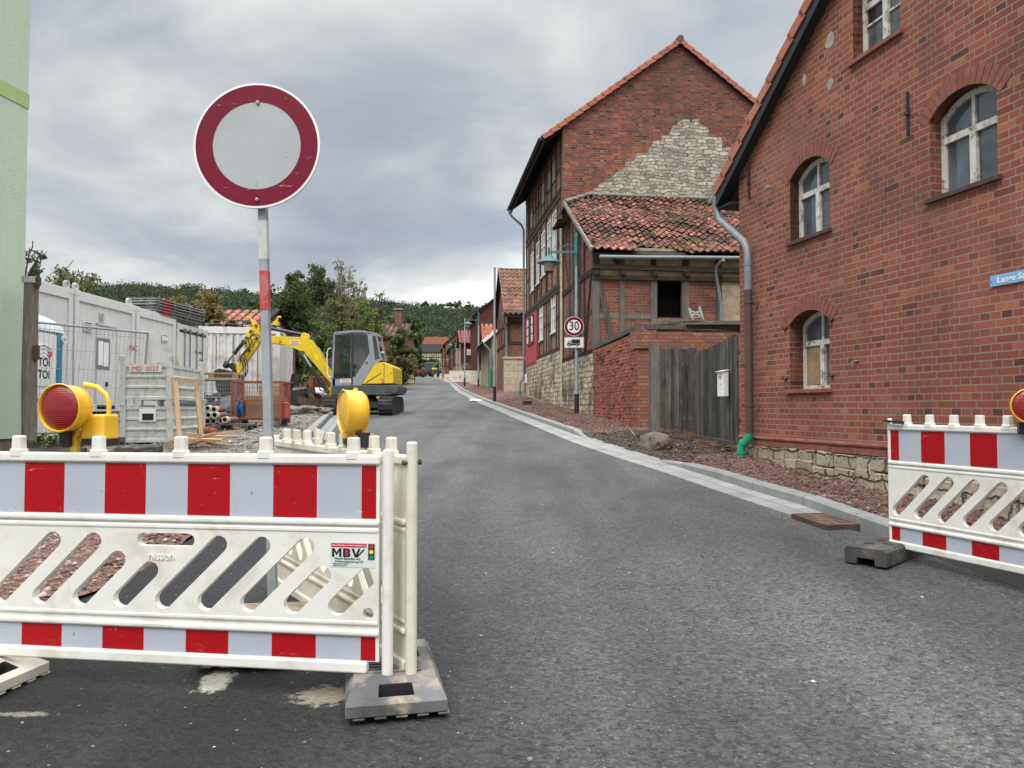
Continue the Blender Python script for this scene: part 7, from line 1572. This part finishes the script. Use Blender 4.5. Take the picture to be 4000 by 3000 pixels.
sx_, sz_ = e(1590, 800); mb = MB(); mb.box((sx_+.05, -.5, sz_), (.5, .5, .14)); mb.box((sx_+.30, -.5, sz_+.38), (.12, .46, .66), Matrix.Rotation(-.15, 3, 'Y')); mb.box((sx_+.34, -.5, sz_+.80), (.10, .26, .18)); mb.box((sx_+.05, -.78, sz_+.18), (.36, .10, .12)); mb.box((sx_-.38, -.5, sz_+.05), (.16, .5, .55)); mb.tube([(sx_-.18, -.78, sz_+.2), (sx_-.22, -.78, sz_+.42)], .018, 6); mb.build('seat', M['hydblack'], ex, bevel=.03)
mb = MB(); mb.bb(e(1385, 0)[0], e(1600, 0)[0], -.9, -.1, e(0, 880)[1], e(0, 790)[1]-.05); mb.build('cab_floor', M['hydblack'], ex)
def stick(name, cx, cz, w_, body, par, y):
    x, z = e(cx, cz); mb = MB(); h = w_*.40; mb.bb(x-w_/2, x+w_/2, y-.006, y, z-h/2, z+h/2); p = mb.build(name, M['white'], par); mb = MB(); mb.bb(x-w_*.46, x+w_*.46, y-.009, y-.0062, z+h*.26, z+h*.36); mb.bb(x-w_*.46, x+w_*.46, y-.009, y-.0062, z-h*.36, z-h*.26); mb.build('stripe', M['ink'], p); text(body, h*.62, (x, y-.008, z), (pi/2, 0, 0), M['inkred'], p, sx=w_*.9/(len(body)*h*.62*.66)); return p
stick('company_plate', 1493, 868, .34, 'STRABAG', cabf, cy0-.005); stick('company_plate', 1872, 797, .10, 'STR', hd, -1.006)
# boom, cylinders, dipper arm
by0, by1 = .0, .28
bm_ = ep('boom', [(655, 470), (700, 472), (830, 468), (1000, 480), (1095, 484), (1140, 508), (1192, 572), (1262, 690), (1345, 822), (1362, 862), (1345, 900), (1322, 985), (1275, 982), (1262, 945), (1300, 915), (1312, 882), (1230, 790), (1110, 650), (1065, 612), (1000, 580), (900, 552), (800, 532), (680, 519), (655, 508)], by0, by1, 'exyellow', bevel=.02)
stick('company_plate', 996, 527, .33, 'STRABAG', bm_, by0-.004)
x, z = e(869, 518); mb = MB(); mb.prism([(x-.05, z-.04), (x+.05, z-.04), (x, z+.05)], by0-.006, by0, holes=[[(x-.03, z-.03), (x, z+.03), (x+.03, z-.03)]]); mb.build('warning_triangle', M['ink'], bm_, norm=True)
ep('type_plate', [(1160, 632), (1182, 628), (1200, 672), (1180, 678)], by0-.005, by0, 'inkyellow', bm_, bevel=0)
ep('cylinder_bracket', [(1036, 476), (1052, 440), (1072, 438), (1104, 452), (1118, 490)], by0+.04, by1-.04, 'exyellow', bm_)
ep('swing_casting', [(1318, 850), (1372, 840), (1376, 985), (1322, 985), (1310, 930)], .0, .5, 'hydblack', ex)
def cyl(name, a, b, r0, r1, k, y, par, w_=None):
    a3, b3 = Vector((e(*a)[0], y, e(*a)[1])), Vector((e(*b)[0], y, e(*b)[1])); m_ = a3+(b3-a3)*k; mb = MB(); mb.tube([a3, m_], r0, 12); mb.tube([m_-(m_-a3).normalized()*.06, m_+(m_-a3).normalized()*.01], r0*1.2, 12); o = mb.build(name, M['hydblack'], par, smooth=True); mb = MB(); mb.tube([m_, b3], r1, 10); mb.build('piston_rod', M['chrome'], o, smooth=True); mb = MB(); [mb.tube([p+Vector((0, -.08, 0)), p+Vector((0, .08, 0))], r0*1.15, 10) for p in (a3, b3)]; mb.build('pivot_pin', M['exdark'], o, smooth=True)
cyl('boom_cylinder', (1278, 945), (1066, 618), .065, .035, .62, by0-.08, bm_); cyl('arm_cylinder', (1068, 458), (672, 378), .06, .034, .72, (by0+by1)/2, bm_)
ar = ep('dipper_arm', [(632, 376), (662, 362), (684, 376), (676, 440), (690, 500), (672, 548), (600, 650), (540, 745), (512, 792), (474, 796), (478, 745), (520, 668), (566, 590), (552, 520), (556, 470), (592, 410)], by0+.03, by1-.03, 'exyellow', holes=[[(600, 470), (622, 425), (645, 440), (632, 490)]], bevel=.015)
for (x_, y_) in ((663, 495), (573, 484), (655, 378), (596, 595)):
    x, z = e(x_, y_); mb = MB(); mb.tube([(x, by0-.01, z), (x, by1+.01, z)], .05, 12); mb.build('pivot_pin', M['exdark'], ar, smooth=True)
cyl('bucket_cylinder', (556, 520), (408, 706), .062, .032, .55, by0-.04, ar)
ep('bucket_link', [(366, 722), (385, 700), (420, 712), (455, 700), (482, 742), (496, 790), (470, 795), (450, 762), (420, 735), (380, 748)], by0, by1, 'hydblack', ar)
ep('quick_coupler', [(305, 770), (350, 752), (420, 768), (500, 790), (500, 812), (310, 806)], by0-.1, by1+.1, 'hydblack', ar)
ep('digging_bucket', [(330, 806), (500, 812), (505, 900), (470, 980), (400, 1000), (350, 940)], by0-.3, by1+.3, 'bucketdark', ar)
def hose(pts, y, r=.018, par=None):
    mb = MB(); P_ = [Vector((e(*p)[0], y+dy, e(*p)[1])) for p, dy in zip(pts, [0]*len(pts))]; Q = []
    for i in range(len(P_)-1):
        p0, p1, p2, p3 = P_[max(i-1, 0)], P_[i], P_[i+1], P_[min(i+2, len(P_)-1)]
        for k in range(5):
            t_ = k/5; Q.append(.5*((2*p1)+(p2-p0)*t_+(2*p0-5*p1+4*p2-p3)*t_*t_+(3*p1-p0-3*p2+p3)*t_**3))
    Q.append(P_[-1]); mb.tube(Q, r, 7); return mb.build('hose', M['hydblack'], par or ar, smooth=True)
for i, pts in enumerate([[(700, 478), (650, 452), (615, 480), (625, 540), (560, 610), (505, 690)], [(690, 488), (640, 465), (600, 500), (610, 570), (545, 640), (530, 700)], [(660, 520), (640, 560), (600, 590), (560, 640)], [(560, 640), (590, 700), (592, 780), (555, 835), (525, 838)], [(548, 650), (575, 715), (578, 790), (545, 842), (520, 846)], [(540, 668), (560, 730), (565, 800), (530, 850)]]): hose(pts, by0-.06-.03*(i % 3))
for i in range(3): hose([(700, 474+i*4), (900, 470+i*3), (1100, 476+i*4), (1150, 505+i*4), (1240, 650+i*5), (1340, 800)], by0+.06+.06*i, .014, bm_)
hose([(1200, 850), (1215, 920), (1240, 945), (1275, 935)], by0-.12, .02, bm_); hose([(1285, 700), (1320, 720), (1350, 760), (1360, 840)], by0-.1, .022, bm_); hose([(1300, 720), (1330, 750), (1345, 810)], by0-.06, .022, bm_)
mb = MB(); hr = [e(*p) for p in ((1372, 596), (1350, 600), (1340, 625), (1338, 700), (1342, 800), (1352, 835), (1372, 838))]; mb.tube([(x, cy0-.02, z) for x, z in hr], .018, 8); mb.build('handrail', M['whitepaint'], ex, smooth=True)
ep('mirror', [(1345, 496), (1362, 486), (1378, 494), (1378, 556), (1362, 562), (1347, 548)], cy0-.15, cy0-.11, 'hydblack', ex); mb = MB(); a = e(1375, 500); b = e(1392, 478); mb.tube([(a[0], cy0-.13, a[1]), (b[0], cy0, b[1])], .012, 6); mb.build('mirror_arm', M['hydblack'], ex)
ep('work_light', [(1362, 460), (1386, 458), (1386, 482), (1362, 482)], cy0+.1, cy0+.2, 'hydblack', ex)
# gripper tool carried above the arm
tl = thing('lifting_tool', 'yellow forked lifting clamp with a red upright on top of the excavator arm', 'tool', ex.location, 0)
def tp(name, pts, y0, y1, m): mb = MB(); mb.prism([e(*p) for p in reversed(pts)], y0, y1); return mb.build(name, M[m], tl, norm=True, bevel=.006)
for s_, xs in ((1, (556, 652)), (-1, (852, 786))):
    f = lambda x: x
    a_, b_ = xs; mb = MB(); q = [e(a_, 292), e(a_+s_*34, 292), e(a_+s_*44, 318), e(a_+s_*44, 340), e(b_, 316), e(b_, 372), e(a_+s_*20, 376)]
    mb.tube([(e(a_, 296)[0], .26, e(a_, 296)[1]), (e(a_+s_*24, 296)[0], .26, e(0, 296)[1]), (e(a_+s_*40, 330)[0], .26, e(0, 330)[1]), (e(b_-s_*6, 352)[0], .26, e(0, 352)[1])], .035, 6); mb.box((e(b_-s_*25, 0)[0], .26, e(0, 352)[1]), (.16, .22, .12)); mb.build('fork', M['exyellow'], tl)
tp('red_body', [(664, 312), (708, 310), (722, 378), (668, 378)], .16, .36, 'inkred'); tp('upright', [(666, 190), (676, 174), (688, 182), (702, 262), (690, 266)], .22, .26, 'orangesteel'); tp('upright', [(674, 240), (684, 240), (692, 312), (680, 312)], .28, .32, 'hydblack'); tp('crossbar', [(700, 352), (800, 368), (800, 382), (700, 372)], .22, .30, 'hydblack')
# ---------------------------------------------------------------- small machines far up the road
def minidigger(label, px_, py_, Y, m, s=1.0):
    b = P(px_, py_, Y); t_ = thing('small_digger', label, 'digger', b, -.3)
    mb = MB(); [mb.bb(x-.15, x+.15, -.9, .9, 0, .45) for x in (-.5, .5)]; mb.build('track', M['rubber'], t_, bevel=.1)
    mb = MB(); mb.box((0, 0, .85), (1.5, 1.7, .6)); mb.build('body', M[m], t_, bevel=.08); mb = MB(); [mb.bar((x, y, 1.1), (x, y, 2.4), .08, .08) for x in (-.5, .5) for y in (-.5, .4)]; mb.box((0, 0, 2.45), (1.2, 1.2, .1)); mb.build('cab', M['exdark'], t_); mb = MB(); mb.bb(-.4, .4, -.1, .4, 1.1, 1.9); mb.build('seat', M['black'], t_)
    mb = MB(); mb.bar((.1, -.8, .9), (.1, -1.9, 2.0), .16, .2); mb.bar((.1, -1.9, 2.0), (.1, -2.5, .9), .14, .16); mb.box((.1, -2.5, .6), (.5, .4, .5)); mb.build('boom', M[m], t_); return t_
minidigger('small red digger parked at the far end of the road on the left', 1628, 1470, 150, 'inkred')
def wheel_loader(label, px_, py_, Y, rot, m):
    b = P(px_, py_, Y); t_ = thing('wheel_loader', label, 'loader', b, rot)
    for x in (-1.3, 1.3):
        for y in (-.85, .85):
            mb = MB(); mb.lathe([(.0, -.2), (.35, -.2), (.6, -.18), (.68, -.1), (.68, .1), (.6, .18), (.35, .2), (0, .2)], (x, y, .68), 18, Matrix.Rotation(pi/2, 3, 'X')); w_ = mb.build('wheel', M['rubber'], t_, smooth=True); mb = MB(); mb.lathe([(0, .21), (.3, .21), (.32, .15)], (x, y, .68), 14, Matrix.Rotation(pi/2 if y < 0 else -pi/2, 3, 'X')); mb.build('rim', M[m], w_)
    mb = MB(); mb.box((1.4, 0, 1.35), (1.6, 1.5, .8)); mb.box((-.8, 0, 1.0), (1.6, .9, .5)); mb.build('body', M[m], t_, bevel=.1); mb = MB(); mb.box((.2, 0, 2.1), (1.3, 1.35, 1.6)); mb.build('cab', M['exdark'], t_, bevel=.1); mb = MB(); mb.box((.2, 0, 2.2), (1.32, 1.2, 1.0)); mb.build('cab_glass', M['pane'], t_)
    mb = MB(); [mb.bar((-.9, y, 1.5), (-2.6, y, .7), .15, .22) for y in (-.4, .4)]; mb.build('lift_arm', M[m], t_); mb = MB(); mb.prism([(-2.5, .1), (-3.4, .05), (-3.3, .2), (-2.75, .35), (-2.65, .9), (-2.5, .95)], -1.1, 1.1); mb.build('bucket', M['bucketdark'], t_, norm=True); return t_
wheel_loader('dark grey wheel loader crossing the far end of the road', 1678, 1473, 152, radians(185), 'exdark'); wheel_loader('yellow wheel loader behind the dark one at the far end of the road', 1665, 1468, 172, radians(20), 'exyellow')
wheel_loader('teal-cabbed loader farthest right behind the other machines', 1690, 1462, 185, radians(170), 'lampgreen')
# ---------------------------------------------------------------- hills, forest, trees and bushes
M['leaf_dark'] = leafmat('dark_leaves', (.028, .048, .016), (.058, .088, .028), (.11, .14, .045)); M['leaf_green'] = leafmat('green_leaves', (.040, .070, .018), (.085, .13, .034), (.15, .19, .06))
M['leaf_olive'] = leafmat('olive_leaves', (.075, .080, .026), (.14, .14, .048), (.24, .22, .08)); M['leaf_yellow'] = leafmat('yellowing_leaves', (.10, .085, .02), (.20, .16, .045), (.32, .26, .10)); M['leaf_pale'] = leafmat('pale_birch_leaves', (.09, .095, .035), (.17, .17, .07), (.30, .28, .15))
M['leaf_bright'] = leafmat('fresh_green_leaves', (.07, .11, .02), (.13, .18, .035), (.22, .26, .06))
M['forest'] = leafmat('forest_canopy', (.036, .056, .034), (.050, .073, .038), (.080, .100, .048), hs=.035)
M['bark'] = simple('bark', (.055, .045, .036), .95, var=.3, bump=.4); M['bark_pale'] = simple('birch_bark', (.26, .245, .22), .9, var=.3)
def cards(C_, n, spread, size, r, droop=0.0, aspect=1.0):
    # n diamond leaf clumps round each centre C_ (k,3)
    k = len(C_); c = np.repeat(C_, n, axis=0); N_ = k*n
    d = r.normal(0, 1, (N_, 3)); d /= np.linalg.norm(d, axis=1)[:, None]; rad = r.random(N_)**.5
    sp = np.repeat(np.broadcast_to(np.asarray(spread, float), (k, 3)) if np.ndim(spread) < 2 else spread, n, axis=0)
    p = c+d*rad[:, None]*sp; 
    if droop: p[:, 2] -= droop*r.random(N_)**1.5
    u = r.normal(0, 1, (N_, 3)); u[:, 2] *= .5; u /= np.linalg.norm(u, axis=1)[:, None]; v = np.cross(u, r.normal(0, 1, (N_, 3))); v /= np.linalg.norm(v, axis=1)[:, None]
    if droop: v = v*.5; v[:, 2] -= 1; v /= np.linalg.norm(v, axis=1)[:, None]
    s_ = (size*np.exp(r.normal(0, .3, N_)))[:, None]; V = np.stack([p-u*s_*.5, p-v*s_*.5*aspect+u*s_*.1, p+u*s_*.5, p+v*s_*.5*aspect], 1).reshape(-1, 3)
    return V
def quads(n): return np.arange(n*4).reshape(-1, 4)
def tree(label, px0, px1, pt_, pb, Y, leaf, name='tree', cat='tree', group='trees and bushes behind the yard', n=26, per=70, size=.30, seed=1, bark='bark', dens=1.0, droop=0, trunk=True, limbs=9, openness=.25, depth=None, clump=.30, twigs=0, flat=1.0):
    # crown between pixel columns px0..px1, top row pt_, ground where it stands at distance Y; pb lower edge of the crown
    r = np.random.default_rng(seed); a, b = P(px0, pt_, Y), P(px1, pt_, Y); top = a.z; cx = (a.x+b.x)/2; W_ = (b.x-a.x)/2; lo = P((px0+px1)/2, pb, Y).z; base = gz(cx, Y)-.1; H_ = top-base; D_ = depth or W_*.9
    t_ = thing(name, label, cat, (cx, Y, base), 0, group); zc = (top+lo)/2-base; hz_ = (top-lo)/2
    C_ = []
    tries = 0
    while len(C_) < n and tries < n*30:
        tries += 1; d = r.normal(0, 1, 3); d /= np.linalg.norm(d); k = r.random()**.45
        q = np.array([d[0]*W_*k, d[1]*D_*k, zc+d[2]*hz_*k])
        if mnoise.noise(Vector((q[0]*.9/W_*2, q[1]*.9/W_*2, q[2]*.9/W_*2+seed*9))) < -.5+openness*1.2-.2: continue
        C_.append(q)
    C_ = np.array(C_); clump *= 1.5; size *= .78; per = int(per*1.35); rr = clump*W_*(.45+.9*r.random(len(C_)))
    sp = np.stack([rr, rr, rr*.8*flat], 1); V = cards(C_, per, sp, size, r, droop)
    rawmesh('crown', V, quads(len(V)//4), M[leaf], t_)
    if trunk:
        mb = MB(); tr = max(.06, H_*.018); f = max(.3, lo-base); cxk = [(0, 0, 0), (W_*.05*r.normal(), 0, f*.6), (W_*.08*r.normal(), 0, zc*.8), (W_*.1*r.normal(), 0, zc+hz_*.7)]
        mb.tube(cxk, [tr*1.3, tr, tr*.7, tr*.2], 7)
        idx = r.permutation(len(C_))[:limbs]
        for i in idx:
            q = Vector(C_[i]); k = r.uniform(.35, .75); s0_ = Vector(cxk[1]).lerp(Vector(cxk[3]), max(0, min(.9, (q.z-f)/(H_-f+.01)-.25))); m_ = s0_.lerp(q, .5)+Vector((0, 0, .12*H_*k*.3)); mb.tube([s0_, m_, q, q+(q-m_)*.35], [tr*.5, tr*.34, tr*.18, tr*.08], 5)
        for i in range(twigs):
            q = Vector(C_[r.integers(len(C_))]); d = Vector((r.normal()*.5, r.normal()*.4, abs(r.normal())*.8+.2)).normalized()*W_*r.uniform(.35, .8); mb.tube([q, q+d*.5+Vector((r.normal()*.05, 0, 0)), q+d], [max(.022, tr*.16), max(.018, tr*.10), .014], 4, cap=False)
        mb.build('trunk', M[bark], t_, smooth=True)
    return t_
# trees behind the yard and the excavator
tree('broad dark green tree behind the sign pole', 1035, 1245, 1085, 1360, 62, 'leaf_dark', seed=1, n=60, per=150, size=.22, openness=.1)
tree('lower dark tree left of the sign pole behind the container', 935, 1075, 1160, 1370, 58, 'leaf_dark', seed=2, n=40, per=120, size=.22, openness=.1)
tree('olive-topped slim tree leaning over the dark tree', 1125, 1205, 1056, 1230, 66, 'leaf_olive', seed=43, n=34, per=80, size=.20, openness=.35)
tree('tall drooping dark tree with ragged top against the sky', 1185, 1298, 1022, 1200, 72, 'leaf_dark', seed=4, n=30, per=100, size=.22, droop=.7, openness=.45, clump=.26, twigs=10)
tree('tall pale birch with thin hanging foliage', 1275, 1400, 1008, 1290, 74, 'leaf_pale', seed=5, n=80, per=26, size=.19, bark='bark_pale', openness=.25, limbs=34, twigs=140, clump=.2, droop=.35)
tree('second thin birch with bare twigs, right of the pale birch', 1360, 1440, 1068, 1300, 76, 'leaf_pale', seed=6, n=40, per=16, size=.18, bark='bark_pale', openness=.3, limbs=18, twigs=70, clump=.28)
tree('bare twiggy young tree standing between birch and yellow-green tree', 1405, 1452, 1078, 1280, 78, 'leaf_olive', seed=7, n=12, per=4, size=.14, bark='bark_pale', openness=.3, limbs=12, twigs=60)
tree('small light tree with scattered leaves on the skyline', 1452, 1515, 1134, 1250, 80, 'leaf_pale', seed=8, n=18, per=20, size=.17, openness=.4, limbs=12, twigs=20, clump=.24)
tree('brownish dense bush tree under the pale birches', 1230, 1400, 1150, 1400, 68, 'leaf_olive', seed=9, n=52, per=110, size=.20, openness=.15, twigs=30)
tree('bright yellow-green round tree above the excavator cab', 1380, 1500, 1172, 1400, 70, 'leaf_bright', seed=10, n=46, per=120, size=.20, openness=.1)
tree('mid green tree behind the cab and the dark roof', 1480, 1590, 1215, 1420, 84, 'leaf_green', seed=11, n=40, per=110, size=.24, openness=.15)
tree('green tree overhanging the dark roof near the road', 1555, 1642, 1228, 1440, 92, 'leaf_dark', seed=12, n=36, per=110, size=.26, openness=.1)
tree('dark green bush tree to the right of the cab', 1515, 1625, 1290, 1475, 60, 'leaf_green', seed=13, n=44, per=110, size=.20, openness=.1)
tree('leafy green shrub wall behind the boom elbow', 1175, 1330, 1250, 1520, 44, 'leaf_green', seed=14, n=56, per=120, size=.15, openness=.1, limbs=5)
tree('yellow-tipped shrub between boom and cab', 1255, 1365, 1330, 1560, 38, 'leaf_bright', seed=15, n=40, per=110, size=.12, openness=.2, limbs=5)
tree('olive round bush beside the excavator tail', 1518, 1615, 1378, 1500, 56, 'leaf_olive', name='bush', cat='bush', seed=16, n=36, per=130, size=.15, openness=.05, limbs=4)
tree('low dark shrub under the container end', 1040, 1200, 1300, 1500, 50, 'leaf_dark', seed=17, n=50, per=100, size=.2, openness=.05, limbs=4)
tree('yellowing tree behind the pile of fence frames', 755, 882, 1150, 1300, 36, 'leaf_yellow', seed=18, n=40, per=70, size=.13, openness=.35, limbs=14, twigs=16)
tree('second yellowing tree left of the salmon roof', 645, 770, 1150, 1290, 46, 'leaf_yellow', seed=19, n=30, per=60, size=.15, openness=.3, limbs=10)
tree('airy light green tree rising above the site offices', 190, 365, 1032, 1190, 30, 'leaf_pale', seed=20, n=34, per=46, size=.11, openness=.3, limbs=14, twigs=16)
tree('dark bush under the airy tree above the site offices', 200, 400, 1090, 1230, 33, 'leaf_dark', name='bush', cat='bush', seed=21, n=34, per=100, size=.14, openness=.1, limbs=5)
tree('leafy branch end showing past the green house', 30, 168, 962, 1080, 22, 'leaf_dark', seed=22, n=22, per=9, size=.11, openness=.3, limbs=14, clump=.16, twigs=24)
for i, (a, b, t0, t1, Y, lf, sd, lb) in enumerate([(1590, 1650, 1235, 1490, 110, 'leaf_green', 30, 'tall hedge tree by the left kerb far up the road'), (1560, 1618, 1300, 1488, 95, 'leaf_dark', 31, 'dark hedge tree before the far left kerb'), (1640, 1690, 1405, 1470, 230, 'leaf_dark', 32, 'dark bush at the left foot of the timbered manor'), (1672, 1722, 1400, 1470, 225, 'leaf_green', 33, 'green bush at the right foot of the timbered manor'), (1610, 1650, 1330, 1470, 200, 'leaf_olive', 34, 'olive tree left of the timbered manor'), (1450, 1560, 1260, 1430, 120, 'leaf_dark', 35, 'dark broad tree behind the chimney house'), (1290, 1480, 1230, 1420, 130, 'leaf_dark', 36, 'very broad dark tree filling the gap behind the birches'), (1000, 1200, 1180, 1400, 110, 'leaf_dark', 37, 'broad dark tree far behind the sign pole'), (860, 1010, 1215, 1380, 120, 'leaf_dark', 38, 'broad dark tree behind the salmon roof')]):
    tree(lb, a, b, t0, t1, Y, lf, seed=sd, n=44, per=100, size=.42 if Y > 100 else .28, openness=.05)
# weeds
def weed(label, px_, py_, Y, h_, leaf, seed, flower=None):
    b = P(px_, py_, Y); t_ = thing('weed', label, 'plant', b, 0, 'weeds at the kerb and walls'); r = np.random.default_rng(seed); mb = MB(); tips = []
    for i in range(9):
        d = Vector((r.normal()*.35, r.normal()*.35, 1)).normalized()*h_*r.uniform(.5, 1); mb.tube([(0, 0, 0), d*.5+Vector((r.normal()*.01, 0, 0)), d], [.004, .003, .002], 4, cap=False); tips.append(d); tips.append(d*.6)
    mb.build('stem', M['leaf_green'], t_); V = cards(np.array([tuple(q) for q in tips]), 8, (.03, .03, .03), .03, r); rawmesh('leaf', V, quads(len(V)//4), M[leaf], t_)
    if flower: mb = MB(); [mb.lathe([(0, .01), (.022, .006), (.024, 0), (0, -.004)], tuple(q*1.03), 8) for q in tips[::5]]; mb.build('flower', M[flower], t_)
weed('yellow-flowered weed behind the front barrier, nearer the wooden post', 155, 1748, 10.9, .22, 'leaf_green', 1, 'inkyellow'); weed('yellow-flowered weed behind the front barrier, right of the other one', 200, 1752, 10.6, .2, 'leaf_green', 2, 'inkyellow'); weed('green weed at the boulder by the gate', 2500, 1755, 14.2, .35, 'leaf_green', 3); weed('mossy tuft growing out of the yard wall', 2352, 1415, 20.2, .3, 'leaf_olive', 4)
# hills with their forest
def ridge(X, Yr):
    px_ = 2000+X/Yr*F; py_ = interp([(-1500, 1210), (-400, 1150), (200, 1140), (380, 1134), (543, 1126), (787, 1124), (895, 1140), (971, 1150), (1150, 1165), (1300, 1175), (1514, 1190), (1604, 1199), (1796, 1212), (1900, 1200), (2100, 1205), (2600, 1240), (4500, 1300)], px_)
    return CAMH+(1594-py_)/F*Yr-7
def hill(X, Y):
    Yr = 560; b = gz(X, 230) if -60 < X < 0 else 9.0; k = sstep(225, Yr, Y); k = .35*k+.65*max(0, min(1, (Y-225)/(Yr-225))); z = b+(ridge(X, Yr)-b)*k
    if Y > Yr: z = ridge(X, Yr)-(Y-Yr)*.10
    return z+3.0*mnoise.fractal(Vector((X*.012, Y*.012, 0)), 1, 2, 3)*min(1, (Y-225)/60)
mb = MB(); rows = []
for j in range(30):
    Y = 225+j*18; row = []
    for i in range(90): X = -620+i*13; row.append(len(mb.v)); mb.v.append((X, Y, hill(X, Y)-.5))
    rows.append(row)
for a, b in zip(rows, rows[1:]):
    for i in range(89): mb.f.append((a[i], a[i+1], b[i+1], b[i])); mb.m.append(0)
struct(mb.build('hill', simple('hill_floor', (.035, .045, .022), .95, var=.3, vs=.05), smooth=True))
r = np.random.default_rng(5); cen = []; rad = []
while len(cen) < 5200:
    Y = 262+r.random()*315; X = -Y*.66+r.random()*Y*.72
    if Y < 290 and -48 < X < -20: continue
    R_ = r.uniform(2.2, 4.6)*(1+.15*(Y > 430)); cen.append((X, Y, hill(X, Y)+R_*.8+r.uniform(0, 2.5))); rad.append((R_, R_, R_*r.uniform(.8, 1.3)))
V = cards(np.array(cen), 95, np.array(rad), .95, r); fo = rawmesh('forest', V, quads(len(V)//4), M['forest']); tag(fo, 'wooded hillside closing the view behind the village', 'forest', kind='stuff')
for i, (a, b, t0) in enumerate([(1646, 1676, 1180), (1680, 1712, 1188), (1714, 1742, 1186), (1746, 1770, 1182), (1772, 1806, 1180), (1812, 1850, 1186)]):
    lb = ['round dark tree on the ridge, leftmost of the row', 'wide low tree on the ridge, second of the row', 'mushroom-shaped tree on the ridge, third of the row', 'slim tree on the ridge, fourth of the row', 'ragged open tree on the ridge, fifth of the row', 'dark ridge tree just left of the wine-red roof'][i]
    Yt = 545; r_ = np.random.default_rng(60+i); p = P((a+b)/2, t0, Yt); W_ = (b-a)/2*Yt/F; t_ = thing('ridge_tree', lb, 'tree', (p.x, Yt, hill(p.x, Yt)), 0, 'single trees on the ridge'); H_ = p.z-hill(p.x, Yt); C_ = np.stack([r_.normal(0, W_*.45, 22), r_.normal(0, W_*.4, 22), H_-W_*.7+r_.normal(0, W_*.30, 22)], 1); V = cards(C_, 40, (W_*.35, W_*.35, W_*.28), .8, r_); rawmesh('crown', V, quads(len(V)//4), M['leaf_dark'], t_); mb = MB(); mb.tube([(0, 0, 0), (0, 0, H_-W_*.5)], .4, 6); mb.build('trunk', M['bark'], t_)
